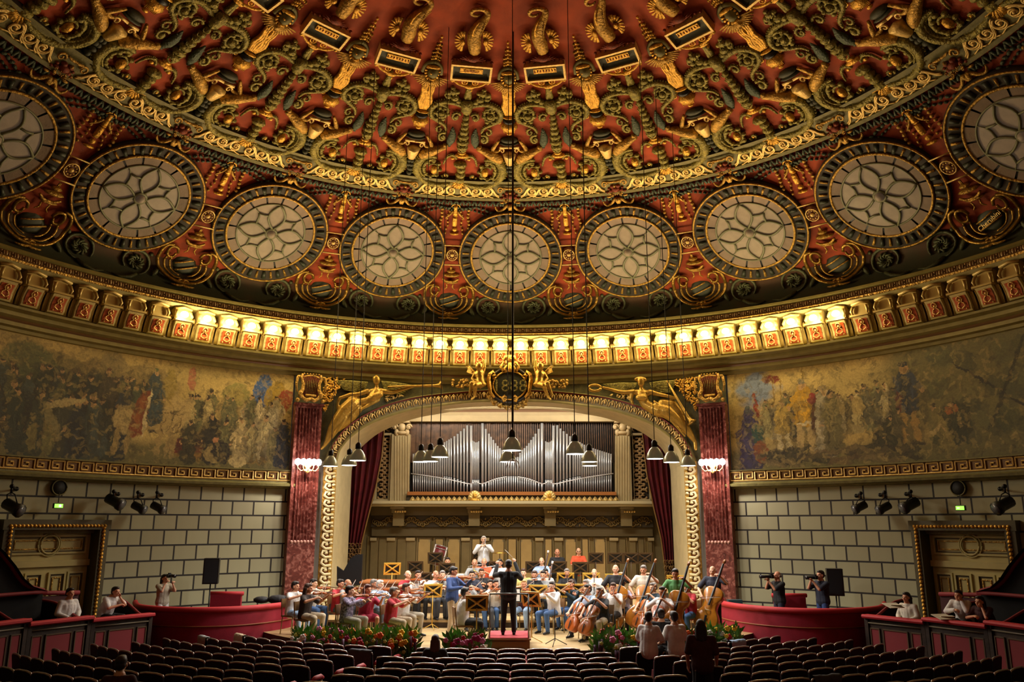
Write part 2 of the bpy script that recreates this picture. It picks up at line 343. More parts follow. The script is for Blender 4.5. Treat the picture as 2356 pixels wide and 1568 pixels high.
# ---------------------------------------------------------------- wall paintings (flat fresco on the drum, generic historical crowd)
def fresco(sgn, side):
    NX, NZ = 1150, 300
    a0, a1 = 30.7, 74.0; img = np.zeros((NZ, NX, 3)); U, V = np.meshgrid(np.linspace(0, 1, NX), np.linspace(0, 1, NZ))
    Lm, Hm = math.radians(a1-a0)*14.33, 3.18; rg = np.random.default_rng(3 if sgn < 0 else 4)
    def noise(sx, sy, U=U, V=V):
        g = rg.random((sy+3, sx+3)); x = np.clip(U, 0, 1)*sx; y = np.clip(V, 0, 1)*sy; xi = x.astype(int); yi = y.astype(int); fx = x-xi; fy = y-yi; fx = fx*fx*(3-2*fx); fy = fy*fy*(3-2*fy)
        return (g[yi, xi]*(1-fx)+g[yi, xi+1]*fx)*(1-fy)+(g[yi+1, xi]*(1-fx)+g[yi+1, xi+1]*fx)*fy
    C = lambda h: np.array(srgb(h)[:3])
    X = U*Lm+.10*(noise(90, 26)-.5)+.05*(noise(260, 80)-.5); Y = V*Hm+.10*(noise(90, 26)-.5)+.05*(noise(260, 80)-.5)
    fine = noise(230, 70); mid = noise(60, 18)
    def px(x): return math.radians(abs(at_r(x, 960, 14.33)[0])-a0)*14.33
    def mix(m, c, a=1.0):
        m = np.clip(m, 0, 1)[..., None]*a; img[:] = img*(1-m)+C(c)*m
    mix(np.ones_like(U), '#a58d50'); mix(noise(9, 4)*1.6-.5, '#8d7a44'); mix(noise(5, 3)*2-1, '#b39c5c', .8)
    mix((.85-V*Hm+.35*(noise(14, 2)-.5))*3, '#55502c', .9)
    def ell(cx, cy, rx, ry, c, a=1, rot=0):
        R = max(rx, ry)*1.15+.1; i0, i1 = int(max(0, (cx-R)/Lm*NX)), int(min(NX, (cx+R)/Lm*NX+1)); j0, j1 = int(max(0, (cy-R)/Hm*NZ)), int(min(NZ, (cy+R)/Hm*NZ+1))
        if i1 <= i0 or j1 <= j0: return
        s = (slice(j0, j1), slice(i0, i1)); x0 = X[s]-cx; y0 = Y[s]-cy; cs, sn = math.cos(rot), math.sin(rot); x = x0*cs+y0*sn; y = -x0*sn+y0*cs
        m = (np.clip((1-(x/rx)**2-(y/ry)**2)*5, 0, 1)*np.clip(.55+.8*fine[s], 0, 1)*a)[..., None]; img[s] = img[s]*(1-m)+C(c)*m
    def lc(c, k): r = C(c)*k; return '#'+''.join('%02x' % int(255*min(1, (1.055*max(v, 0)**(1/2.4)-.055) if v > .0031 else v*12.92)) for v in r)
    def fig(x, f, h, c, hd='#a38152', hat=None, leg=None, lean=0.):
        w_ = h*.15; top = f+h*.84; bot = f+(h*.42 if leg else 0)
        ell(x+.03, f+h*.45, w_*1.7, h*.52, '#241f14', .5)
        if leg:
            for q in (-1, 1): ell(x+q*w_*.5+lean*.2, f+h*.22, w_*.36, h*.25, leg, 1, q*.06)
        for i in range(7):
            t = i/6; yy = bot+(top-bot)*t; ww = w_*(1.35-.5*t if not leg else 1.05-.1*t)*(1 if t < .9 else .75); ell(x+lean*t+w_*.12*(rg.random()-.5), yy, ww, (top-bot)*.16, lc(c, .8+.5*rg.random()), 1)
        for i in range(5): ell(x+(rg.random()-.5)*w_*1.3+lean*.5, bot+(top-bot)*(.2+.6*rg.random()), w_*.1, h*.16, lc(c, .35 if i % 2 else 1.9), .75, (rg.random()-.5)*.7)
        q = rg.choice([-1, 1]); ell(x+q*w_*.9+lean*.8, bot+(top-bot)*.72, w_*.28, h*.17, lc(c, 1.3), .95, q*.6); ell(x+q*w_*1.3+lean, bot+(top-bot)*.45, w_*.2, w_*.2, hd, .9)
        ell(x+lean*1.1, f+h*.92, h*.058, h*.075, hd, 1); ell(x+lean*1.1, f+h*.965, h*.06, h*.04, hat or '#2c2216', 1); ell(x+lean*1.1+h*.015, f+h*.9, h*.02, h*.03, lc(hd, .5), .7)
    dk = ['#2f3326', '#2a2e22', '#38382a', '#40452f', '#352c20', '#4a4a2e', '#262827', '#3b4138']; lt = ['#9a8a58', '#8f835c', '#a39468', '#7d7448', '#6d6a44', '#585636']
    if sgn < 0:
        for (a, w_, h_, c) in ((330, 1.1, .6, '#7d6a3c'), (110, 1.3, .5, '#6a5f38'), (45, .9, .7, '#565a34'), (215, .8, .5, '#756338'), (250, .5, .9, '#7a6a40')): ell(px(a), 2.35, w_, h_, c, .8); ell(px(a), 2.6, w_*.6, h_*.7, lc(c, .8), .6)
        for i in range(30): ell(px(rg.random()*330-40), 2.0+.3*rg.random(), .3, .28, rg.choice(dk+['#4d5130']), .85)
        ell(px(600), 2.55, .3, .62, '#35507a', 1, .1); ell(px(628), 2.5, .28, .5, '#8e7420', .95, .5); ell(px(648), 2.2, .28, .55, '#7a3018', .95, .4); ell(px(540), 2.35, .45, .42, '#6c6a34', .85); ell(px(540), 2.35, .25, .25, '#8c7a3c', .7)
        ell(px(435), 2.7, .12, .4, '#8c4a38', .8); ell(px(385), 2.45, .2, .55, '#7c6a28', .9); ell(px(455), .55, .9, .33, '#5e2416', 1); ell(px(470), 1.1, .75, .5, '#2e281c', .9); ell(px(540), .3, 1.9, .16, '#80662c', .8)
        for i in range(34): fig(px(-60+rg.random()*420), 1.0+.45*rg.random(), 1.0+.2*rg.random(), rg.choice(dk), hat=rg.choice(['#22231f', '#4a3a26', '#33291a']))
        for i in range(16): fig(px(430+rg.random()*225), 1.1+.35*rg.random(), .85+.2*rg.random(), rg.choice(lt))
        fig(px(240), .95, 1.75, '#3a3324', hat='#4c2f1c'); fig(px(200), 1.0, 1.4, '#2c3028'); fig(px(285), 1.0, 1.3, '#2b2d30')
        for i in range(20): fig(px(-60+rg.random()*340), .12+.3*rg.random(), 1.35+.3*rg.random(), rg.choice(dk), lean=(rg.random()-.5)*.5)
        ell(px(150), 1.55, .62, .12, '#a0905e', 1, -.25); ell(px(120), 1.0, .14, .6, '#7e7448', .9, -.5); ell(px(118), .45, .18, .4, '#6d683a', .9); ell(px(80), .5, .14, .4, '#746a3a', .9)
        ell(px(383), 1.35, .62, .44, '#a28c58', 1, -.1); ell(px(345), 1.3, .8, .3, '#947f4c', 1); ell(px(290), 1.25, .42, .45, '#a08c58', 1)
        for a, w_ in ((272, .1), (300, .1), (370, .1), (405, .11), (392, .08)): ell(px(a), .68, w_, .5, '#8f7a48', 1, .12)
        ell(px(415), 1.75, .2, .48, '#a28c58', 1, -.7); ell(px(432), 1.9, .24, .12, '#a08a56', 1, .5)
        for i in range(14): ell(px(360+rg.random()*60), 1.0+rg.random()*.7, .02, .2, '#4a3a20', .8, rg.random()*3)
        fig(px(350), 1.35, 1.55, '#323c3c', hat='#4a5230'); ell(px(322), 1.45, .26, .78, '#70391a', 1, .2); ell(px(336), 1.5, .06, .8, '#b8a878', 1, .12); ell(px(318), 1.5, .1, .5, '#8a5426', .6, .2)
        for i, a in enumerate((440, 490, 520, 556, 585, 610, 634, 655)): fig(px(a), .2+.05*(i % 3), 1.25+.2*(i % 2), ['#33301f', '#26241c', '#5d5a36', '#a08f60', '#8c8052', '#93875a', '#6a6238', '#2c3236'][i], leg=[None, None, None, None, '#7a7048', '#988a60', None, None][i])
        ell(px(500), .4, .34, .26, '#8c7a4a', 1); ell(px(515), .5, .3, .4, '#241f1a', 1, -.4); ell(px(500), .85, .1, .12, '#a5744a', 1)
    else:
        m = lambda x: px(x)
        mix(np.clip(1.2-abs(U*Lm-m(1740))*1.2-abs(V-.82)*4+mid*.6-.4, 0, 1)*2, '#68788a', .9)
        mix(np.clip((U*Lm-m(1980))*.5+noise(12, 5)-.7, 0, 1), '#5a5530', .9)
        for i in range(40): ell(m(2150+rg.random()*260), .6+2.4*rg.random(), .4, .25, rg.choice(['#46482a', '#3b3d26', '#5c5a34', '#4a4a30', '#6b6438']), .7, rg.random()*3)
        for i in range(10): ell(m(2230+i*13), 2.4-.12*i, .035, .45, '#29241a', .9, .9); ell(m(2290+9*i), 1.0+.2*i, .03, .4, '#2c2818', .8, -.6)
        for i in range(46): fig(m(1760+rg.random()*340), 1.05+.4*rg.random(), .85+.25*rg.random(), rg.choice(lt+['#6b5e38', '#54503a', '#7c7040']))
        for a in (1930, 1975): ell(m(a), 1.75, .22, .3, '#a08a50', .8)
        ell(m(1742), 2.05, .07, .45, '#7c3018', 1, .1); ell(m(1780), 2.9, .3, .13, '#6a2c1a', 1); ell(m(1783), 2.5, .03, .6, '#7c6428', 1); ell(m(1800), 2.4, .03, .6, '#7c6428', 1); ell(m(1855), 2.7, .04, .5, '#746028', .9)
        fig(m(1722), .1, 2.0, '#332c40', '#4c4c44', '#505448'); ell(m(1740), 1.15, .22, .35, '#2c4434', 1); ell(m(1745), .55, .25, .4, '#70401c', 1)
        fig(m(1800), .45, 1.75, '#8d7636', leg='#ab9c70', hat='#6c5c34'); fig(m(1850), .45, 2.35, '#987418', leg='#a08a58', hat='#5c5a4c'); ell(m(1872), 2.15, .17, .2, '#7a2a22', 1); ell(m(1852), 1.38, .3, .06, '#b8aa80', 1); ell(m(1874), 1.5, .1, .5, '#4e2418', .9)
        fig(m(1898), .5, 2.0, '#948a6c', hat='#6a5c44'); fig(m(1915), .55, 1.8, '#5c5432')
        fig(m(2090), .55, 2.35, '#2b3038', '#a07c4c', '#1f2224', leg='#8d7038'); ell(m(2072), 1.7, .1, .35, '#5a2f1c', .8)
        fig(m(2050), .3, 1.3, '#48422a', lean=.2); ell(m(2030), .55, .4, .45, '#2e2e1c', 1); fig(m(2020), .35, 1.0, '#34321e', lean=.3); ell(m(2190), .75, .7, .3, '#383a20', .95, .3); fig(m(2175), .4, 1.15, '#6a6034', lean=-.3); ell(m(2150), .85, .25, .08, '#a08c58', .9, .4); fig(m(2210), .5, 1.1, '#2e301e', lean=-.2)
        for a in (2185, 2200): ell(m(a), 1.35, .09, .11, '#9a5c2a', .9)
        for i in range(34): ell(m(1760+rg.random()*330), .12+.4*rg.random(), .35+.3*rg.random(), .09, rg.choice(['#3f3626', '#4a4228', '#5c4a2e', '#33301f', '#6a5a38', '#2a2418']), .9, rg.random()-.5)
    for i in range(1500):
        x, y = rg.random()*Lm, rg.random()*Hm; ell(x, y, .025+.03*rg.random(), .06+.1*rg.random(), rg.choice(['#2a2416', '#8f7c46', '#5a5230', '#3c3820', '#a08c52']), .35, rg.random()*3)
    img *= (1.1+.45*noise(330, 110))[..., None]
    ang = a0+(a1-a0)*np.linspace(0, 1, NX)
    T = np.radians(sgn*ang); Z = np.linspace(4.54, 7.72, NZ)
    vs = np.stack([np.broadcast_to(14.33*np.sin(T), (NZ, NX)), np.broadcast_to(14.33*np.cos(T), (NZ, NX)), np.broadcast_to(Z[:, None], (NZ, NX))], -1).reshape(-1, 3)
    me = bpy.data.meshes.new('fresco'); j, i = np.meshgrid(np.arange(NZ-1), np.arange(NX-1), indexing='ij'); q = (j*NX+i)
    fs = np.stack([q, q+1, q+NX+1, q+NX], -1).reshape(-1, 4)
    me.from_pydata(vs.tolist(), [], fs.tolist())
    ca = me.color_attributes.new('paint', 'FLOAT_COLOR', 'POINT'); ca.data.foreach_set('color', np.concatenate([img.reshape(-1, 3), np.ones((NX*NZ, 1))], 1).astype(np.float32).ravel())
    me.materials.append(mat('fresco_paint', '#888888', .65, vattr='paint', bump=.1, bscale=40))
    o = bpy.data.objects.new('wall_painting', me); COL.objects.link(o)
    tag(o, {-1: 'long wall painting on the left, rider on a pale horse among dark crowd', 1: 'long wall painting on the right, helmeted soldiers standing over fallen figures'}[sgn], 'painting')
fresco(-1, 'left'); fresco(1, 'right')
b = MB(); b.smooth = False
b.lathe([(14.36, 4.5), (14.36, 7.75)], 60, a0=73.5, a1=A); b.lathe([(14.36, 4.5), (14.36, 7.75)], 60, a0=-A, a1=-73.5)
b.build('wall_rear', BEIGE, kind='structure')

# ---------------------------------------------------------------- proscenium wall, arch and jambs
ARCH_OUT = [(747, 1060), (757, 1034), (766, 1016), (789.5, 985.5), (825.5, 958), (877.5, 932), (945, 913), (1017, 903), (1100, 896), (1178, 893)]
ARCH_IN = [(774, 1068), (781, 1039), (792, 1022), (807, 1006), (844, 980), (890, 961), (940, 946), (988.6, 938), (1080, 927), (1178, 924)]
def arcpts(L, n=5):
    P = [np.array(at_r(x, y, 14.2)) for x, y in L]; P = spline(P, n); P[-1][0] = 0
    return P+[np.array([-p[0], p[1]]) for p in P[-2::-1]]
AO, AI = arcpts(ARCH_OUT), arcpts(ARCH_IN)
AO[0][0], AI[0][0]
def cyl(a, z, r=14.3): t = math.radians(a); return (r*math.sin(t), r*math.cos(t), z)
JO, JI = abs(AO[0][0]), abs(AI[0][0])       # outer / inner jamb angles
SPANDREL = mat('spandrel_green', '#4e4a26', .55, .15, .3, 30, .3, 6)
b = MB(); b.smooth = False
top = [cyl(p[0], 7.75, 14.3) for p in AO]; bot = [cyl(p[0], p[1], 14.3) for p in AO]
b.grid([bot, top])
for s_ in (-1, 1):
    b.grid([[cyl(s_*JO, -1, 14.3), cyl(s_*30.5, -1, 14.3)], [cyl(s_*JO, AO[0][1], 14.3), cyl(s_*30.5, AO[0][1], 14.3)], [cyl(s_*JO, 7.75, 14.3), cyl(s_*30.5, 7.75, 14.3)]])
b.build('wall_front', SPANDREL, kind='structure')
# archivolt (moulded ring with red ground and gold leaf repeats)
def arch_band(b, A_, B_, ra, rb, m=0):
    b.use(m); b.grid([[cyl(p[0], p[1], ra) for p in A_], [cyl(p[0], p[1], rb) for p in B_]])
def lerpP(t): return [AO[i]*(1-t)+AI[i]*t for i in range(len(AO))]
b = MB(); b.smooth = True
ts = [0, .1, .1, .2, .2, .8, .8, .9, 1.0]; rs = [14.3, 14.1, 14.12, 14.12, 14.16, 14.16, 14.1, 14.08, 14.12]; ms = [1, 1, 0, 2, 2, 0, 1, 1]
for i in range(8): arch_band(b, lerpP(ts[i]), lerpP(ts[i+1]), rs[i], rs[i+1], ms[i])
SOFF = 2.2
arch = thing('proscenium_arch', 'wide gilded basket arch framing the stage opening below the cornice', 'arch')
b.build('archivolt', [mat('arch_red', '#7a2616', .6), CORN, mat('arch_bronze', '#7d6a3a', .5, .3)], arch)
b = MB(); b.smooth = True
back = [np.array(cyl(p[0], p[1], 14.12))+np.array([0, SOFF, -.05]) for p in AI]
for i, p in enumerate(AI): pass
mid = [np.array(cyl(p[0], p[1], 14.12))+np.array([0, .35, 0]) for p in AI]
b.grid([[cyl(p[0], p[1], 14.12) for p in AI], mid, [np.array([q[0], max(14.8, 13.1+SOFF), q[2]]) for q in back]])
for s_ in (-1, 1):
    q0 = np.array(cyl(s_*JI, -.2, 14.12)); zt = AI[0][1]
    b.grid([[q0, q0+[0, .35, 0], (q0[0], 15.3, -.2)], [(q0[0], q0[1], zt), (q0[0], q0[1]+.35, zt), (q0[0], 15.3, zt)]])
b.build('soffit', CREAM, arch)
b = MB(); L = lerpP(.5); 
cum = np.r_[0, np.cumsum([np.linalg.norm(np.array(cyl(*L[i+1]))-np.array(cyl(*L[i]))) for i in range(len(L)-1)])]
LA = np.array(L); n_ = int(cum[-1]/.27)
for k in range(n_+1):
    s_ = k/n_*cum[-1]; a = np.interp(s_, cum, LA[:, 0]); z = np.interp(s_, cum, LA[:, 1]); a2 = np.interp(s_+.1, cum, LA[:, 0]); z2 = np.interp(s_+.1, cum, LA[:, 1]); a1 = np.interp(s_-.1, cum, LA[:, 0]); z1 = np.interp(s_-.1, cum, LA[:, 1])
    t = unit(np.array(cyl(a2, z2))-np.array(cyl(a1, z1))); nrm = np.array([math.sin(math.radians(a)), math.cos(math.radians(a)), 0]); u = np.cross(nrm, t); u = u if u[2] > 0 else -u
    c = np.array(cyl(a, z, 14.13))
    b.tube([c+t*.1-u*.1, c+t*.09+u*.03, c+u*.12, c-t*.09+u*.03, c-t*.1-u*.1], .022, 5); b.blob(c+u*.02, (.045, .04, .075), nu=6, nv=4)
    b.blob(c+t*.135+u*.09, (.03, .03, .05), nu=5, nv=4)
b.build('leaf_ornament', PALEGOLD, arch)
# jambs: bronze strip, orange strip with leaf scrolls
for s_, side in ((-1, 'left'), (1, 'right')):
    jt = thing('jamb', f'ornamented {side} jamb strip of the stage opening, cream scrolls on orange', 'jamb')
    zt = AO[0][1]; b = MB(); b.smooth = False
    def strip(a_, b_, r0, r1, m): b.use(m); b.grid([[cyl(s_*a_, -.1, r0), cyl(s_*b_, -.1, r1)], [cyl(s_*a_, zt, r0), cyl(s_*b_, zt, r1)]])
    strip(JI, JI+.45, 14.12, 14.08, 1); strip(JI+.45, JI+.55, 14.08, 14.14, 1); strip(JI+.55, JO-.45, 14.16, 14.16, 0); strip(JO-.45, JO-.35, 14.16, 14.08, 1); strip(JO-.35, JO+.1, 14.08, 14.2, 1); strip(JO+.1, 27.2, 14.22, 14.22, 2)
    b.build('panel', [mat('orange_ground', '#a8501e', .6), DULLGOLD, mat('grey_stone', '#6d675a', .6)], jt)
    b = MB(); am = (JI+JO)/2; z = .25; i = 0
    while z < zt-.1:
        c = np.array(cyl(s_*am, z, 14.1)); ax = np.array([math.cos(math.radians(s_*am)), -math.sin(math.radians(s_*am)), 0]); d = ax*(1 if i % 2 else -1)*.3; u = np.array([0, 0, 1.])
        b.tube([c-ax*s_*.16-u*.1, c-u*.12+ax*s_*.05, c+ax*s_*.17-u*.02, c+ax*s_*.12+u*.09, c+u*.08, c-ax*s_*.02+u*.0], [.05, .055, .05, .045, .035, .03], 6)
        b.blob(c+ax*s_*.02+u*.02, (.07, .05, .05), nu=6, nv=4); b.blob(c-ax*s_*.12+u*.06, (.07, .05, .05), nu=6, nv=4)
        z += .27; i += 1
    b.build('scroll_ornament', mat('cream_gold', '#d8c998', .5, .15, .2, 30), jt)
# ================================================================ DOME RELIEFS
U1 = 1/5.227
def TA(X, Y): return dome_px(980+X*U1, 150+Y*U1)
def TB(X, Y): return dome_px(980+X/8.255, Y/8.255)
def TC(X, Y): return dome_px(960+X/9.817, 400+Y/9.817)
def TD(X, Y): return dome_px(960+X/7.84, 520+Y/7.84)
K = .0136
class Relief:
    """collects ornament pieces given as photo points, stores (theta, s) relative to an axis and mirrors them"""
    def __init__(s, T, unitm, axis, mirror=True): s.T, s.u, s.ax, s.mir = T, unitm, axis, mirror; s.b = {}
    def mb(s, k, sg=1): return s.b.setdefault((k, sg), MB())
    SPLIT = ('griffin', 'wing', 'scroll', 'arm', 'fin', 'feather', 'garland', 'crest', 'abacus', 'bud', 'flower', 'berry')
    def pts(s, L):
        return [(th-s.ax, q) for th, q in (s.T(*p) for p in L)]
    def _emit(s, k, fn):
        fn(s.mb(k), 1)
        if s.mir: fn(s.mb(k, -1 if k in s.SPLIT else 1), -1)
    def tube(s, k, L, r, h=.05, n=6, sm=4, flat=1.0):
        P = s.pts(L); 
        if sm > 1 and len(P) > 2: P = [tuple(p) for p in spline(P, sm)]
        r = [q*s.u for q in (r if hasattr(r, '__len__') else [r])]
        if len(r) == 1: r = r*2
        rr = np.interp(np.linspace(0, 1, len(P)), np.linspace(0, 1, len(r)), r)
        s._emit(k, lambda b, sg: b.tube([dome_pt(sg*a, q, h+rr[i]*.3) for i, (a, q) in enumerate(P)], list(rr), n, flat=flat))
        if k == 'scroll' and max(rr) > .035 and len(P) > 8:      # acanthus serration along both edges
            for i in range(1, len(P)-1):
                for e in (-1, 1):
                    (a0, q0), (a1, q1) = P[i-1], P[i+1]; R0 = prof(P[i][1])[0]; du, dq = math.radians(a1-a0)*R0, q1-q0; L = math.hypot(du, dq) or 1
                    a = P[i][0]+e*math.degrees(-dq/L*rr[i]*1.05/R0); q = P[i][1]+e*du/L*rr[i]*1.05
                    s._emit(k, lambda b, sg: b.blob(dome_pt(sg*a, q, h+.01), rr[i]*.42, nu=5, nv=4))
        return s
    def frame(s, a, q, h, sg=1):
        t = math.radians(sg*a); n2 = pnorm(q); u = np.array([math.cos(t), -math.sin(t), 0]); nn = np.array([n2[0]*math.sin(t), n2[0]*math.cos(t), n2[1]]); v = np.cross(nn, u); v = v if (v[0]*math.sin(t)+v[1]*math.cos(t)) < 0 or v[2] > 0 else -v
        return np.array(dome_pt(sg*a, q, h)), u, v, nn
    def blob(s, k, X, Y, rx, ry, rn=None, h=.04, rot=0, nu=8, nv=5):
        (a, q), = s.pts([(X, Y)]); rn = rn if rn is not None else min(rx, ry)
        def f(b, sg):
            c, u, v, nn = s.frame(a, q, h, sg); cs, sn = math.cos(sg*rot), math.sin(sg*rot); uu, vv = u*cs+v*sn, -u*sn+v*cs
            M = Matrix(((uu[0], vv[0], nn[0]), (uu[1], vv[1], nn[1]), (uu[2], vv[2], nn[2])))
            b.blob(c, (rx*s.u, ry*s.u, rn*s.u), M, nu, nv)
        if abs(a) < .25 and s.mir: f(s.mb(k), 1)
        else: s._emit(k, f)
        return s
    def fan(s, k, X, Y, R, a0, a1, n, r, h=.04, inner=.25):     # radiating ribs; angles in photo degrees (0 = right, 90 = up)
        for i in range(n):
            a = math.radians(a0+(a1-a0)*i/(n-1)); s.tube(k, [(X+R*inner*math.cos(a), Y-R*inner*math.sin(a)), (X+R*math.cos(a), Y-R*math.sin(a))], [r*.5, r], h, 5, 1)
        return s
    def curl(s, k, X, Y, R, a0, turns, r, h=.05, end=.25, n=5):
        m = max(6, int(abs(turns)*12)); L = []
        for i in range(m+1):
            t = i/m; a = math.radians(a0)+turns*2*math.pi*t; rr = R*(1-t*(1-end)); L.append((X+rr*math.cos(a), Y-rr*math.sin(a)))
        return s.tube(k, L, [r, r*.6], h, n, 1)
    def parts(s, root, mats):
        for (k, sg), b in s.b.items(): b.build(k, mats[k], root)

def place_around(root, ks, labelf, group=None, axis0=0.0, step=18.0):
    reg(root)
    out = []
    for i, k in enumerate(ks):
        o = root if i == 0 else copy_tree(root)
        o.rotation_euler = (0, 0, -math.radians(step*k)); o['label'] = labelf(k)
        if group: o['group'] = group
        out.append(o)
    return out
HALF = [-.5, .5, -1.5, 1.5, -2.5, 2.5, -3.5, 3.5, -4.5, 4.5]
FULL = [0, -1, 1, -2, 2, -3, 3, -4, 4]

# --- foliage trophy between the column lines (axis theta = -9)
R_ = Relief(TA, K*U1*1.14, -9.0)
R_.tube('scroll', [(545, 480), (600, 462), (690, 452), (790, 465), (870, 515), (905, 590), (870, 655), (780, 700), (700, 740), (665, 800)], [22, 26, 28, 26, 20, 12])
R_.curl('scroll', 775, 590, 95, 60, 1.3, 20, .05); R_.blob('scroll', 770, 600, 38, 38, 34, .08)
for a in range(6): R_.blob('scroll', 770+75*math.cos(a*1.05), 600-75*math.sin(a*1.05), 28, 24, 24, .07)
R_.curl('scroll', 750, 795, 45, 100, -1.0, 14); R_.curl('scroll', 695, 880, 60, 120, -1.1, 18); R_.blob('scroll', 690, 885, 30, 26, 26)
R_.curl('scroll', 590, 620, 58, 150, -1.1, 16); R_.blob('scroll', 590, 630, 26, 24, 24)
for X, Y, r in ((650, 400, 48), (690, 330, 44), (745, 350, 38), (735, 395, 36), (640, 330, 30), (700, 290, 26), (600, 430, 40)): R_.blob('scroll', X, Y, r, r*.85, r*.8, .05)
for a in range(5): R_.curl('scroll', 660+25*a, 320+22*abs(a-2), 30, 60*a, .8, 9, .09)
R_.tube('stem', [(500, 400), (500, 440), (492, 530)], [40, 60, 50], .06); R_.blob('stem', 490, 535, 45, 40, 40, .1)
for i, (X, Y, r) in enumerate([(485, 600, 34), (478, 660, 40), (468, 715, 46), (460, 775, 54), (450, 840, 66), (442, 905, 74), (437, 965, 68)]):
    R_.blob('stem', X, Y, r, 40, 50, .07); R_.curl('stem', X, Y, r*.75, 200, .45, 8, .13, 1.0)
R_.blob('stem', 437, 985, 20, 18, 20, .16)
R_.tube('stem', [(520, 200), (520, 380)], [22, 26], .05); R_.blob('finial', 525, 240, 62, 30, 30, .06); R_.blob('finial', 522, 285, 36, 26, 22, .06)
R_.blob('bowl', 432, 1070, 88, 30, 40, .06); R_.blob('bowl', 430, 1040, 50, 20, 34, .05)
for Y, r in ((1180, 62), (1240, 56), (1300, 62), (1360, 72)): R_.blob('pedestal', 428-(Y-1180)*.12, Y, r, 46, 52, .06)
R_.curl('pedestal', 415, 1180, 30, 0, 1, 10, .12, .6)
R_.fan('shell', 400, 1370, 90, 190, 350, 9, 17, .07, .3)
R_.tube('scroll', [(470, 1120), (500, 1085), (545, 1080), (590, 1120), (612, 1200)], [12, 16, 10]); R_.blob('bud', 515, 1120, 24, 22, 20)
R_.tube('scroll', [(450, 1400), (560, 1432), (700, 1442), (820, 1400), (905, 1320), (925, 1225), (880, 1150), (790, 1118), (700, 1130)], [22, 30, 34, 36, 42, 46, 40, 30, 14], .06, 8)
R_.tube('scroll', [(850, 1170), (885, 1230), (865, 1310), (790, 1370)], [10, 14, 8], .12)
R_.curl('scroll', 735, 1265, 118, 100, -1.2, 22, .06, .45)
for a in range(8): R_.blob('scroll', 735+95*math.cos(a*.785), 1265-95*math.sin(a*.785), 30, 26, 26, .08)
R_.blob('flower', 710, 1265, 42, 62, 40, .12); R_.curl('scroll', 560, 1330, 42, 0, -1.0, 15); R_.blob('berry', 560, 1330, 20, 20, 20)
R_.tube('griffin', [(615, 975), (690, 1000), (780, 1040), (860, 1090), (900, 1130)], [26, 40, 60, 56, 40], .08, 8); R_.blob('griffin', 850, 1075, 62, 52, 52, .1)
R_.tube('griffin', [(790, 1000), (835, 935), (880, 880)], [26, 22, 14], .09); R_.tube('griffin', [(810, 1005), (860, 1005), (900, 985)], [24, 20, 12], .09)
R_.blob('griffin', 640, 965, 34, 28, 30, .1)
R_.tube('wing', [(600, 745), (585, 830), (590, 900), (600, 975)], [8, 42, 48, 18], .06, 7, flat=.6)
for i in range(6): R_.tube('wing', [(560+4*i, 800+34*i), (625, 790+34*i)], [9, 5], .1, 5, 1)
root = thing('foliage_relief', '', 'relief'); R_.parts(root, {'scroll': OLIVE, 'stem': OLIVE, 'pedestal': OLIVE, 'finial': GOLD, 'bowl': GOLD, 'bud': GOLD, 'flower': GOLD, 'berry': GOLD, 'shell': GOLD, 'griffin': DULLGOLD, 'wing': TEAL})
place_around(root, HALF, lambda k: f'olive gilded foliage and griffin dome relief, {side_word(k)}')
# --- column line: urn with flame, bust and winged mask (axis theta = 0)
R_ = Relief(TA, K*U1*1.12, TA(1015, 800)[0])
R_.blob('urn', 1015, 720, 98, 66, 70, .06); R_.blob('urn_neck', 1015, 655, 72, 38, 50, .06); R_.blob('urn', 1015, 608, 82, 16, 40, .06); R_.blob('urn', 1015, 805, 34, 20, 26, .06)
R_.curl('urn', 1120, 665, 34, 140, -1.0, 11, .06)
for i in range(5): R_.tube('urn', [(1015+18*(i-0), 690), (1015+15*i, 775)], [7, 5], .15, 4, 1)
for i, x in enumerate((0, 26, 48)): R_.tube('flame', [(1015+x*1.2, 275), (1015+x*.8+14, 340), (1015+x*1.1-10, 410), (1015+x+12, 480), (1015+x*.6, 575)], [14, 20, 22, 24, 16], .07)
R_.blob('abacus', 1015, 885, 105, 42, 45, .05); R_.blob('abacus', 1015, 925, 118, 18, 50, .04)
R_.tube('bust', [(900, 958), (1015, 962)], [16, 16], .1, 4, 1); R_.curl('bust', 1105, 1000, 34, 0, 1.1, 13, .1)
R_.tube('bust', [(1015, 1030), (1015, 1090), (1015, 1165)], [74, 60, 34], .07, 8); R_.blob('bust', 1015, 1050, 62, 46, 50, .12)
for Y, r in ((1195, 44), (1240, 60), (1290, 66), (1340, 52)): R_.blob('scales', 1040, Y, r*.7, 36, 44, .06)
R_.tube('mask', [(890, 150), (905, 70), (960, 22), (1015, 10)], [18, 20, 22, 22], .05); 
R_.blob('mask', 1015, 130, 60, 70, 60, .1); R_.blob('crest', 1015, 60, 66, 20, 30, .12); R_.blob('crest', 985, 120, 14, 12, 14, .22); R_.blob('crest', 1015, 190, 40, 18, 30, .16)
for i in range(6): a = math.radians(150+i*22); R_.tube('crest', [(1015+70*math.cos(a), 120-70*math.sin(a)), (1015+105*math.cos(a), 120-105*math.sin(a))], [8, 14], .12, 5, 1)
for i in range(8): a = math.radians(188+i*11); R_.tube('feather', [(990+40*math.cos(a), 185-40*math.sin(a)*.8), (990+(205-9*i)*math.cos(a), 185-(205-9*i)*math.sin(a)*.75)], [16, 20, 9], .06+.01*i, 6, 1, flat=.6)
R_.blob('feather', 1015, 240, 44, 40, 40, .1)
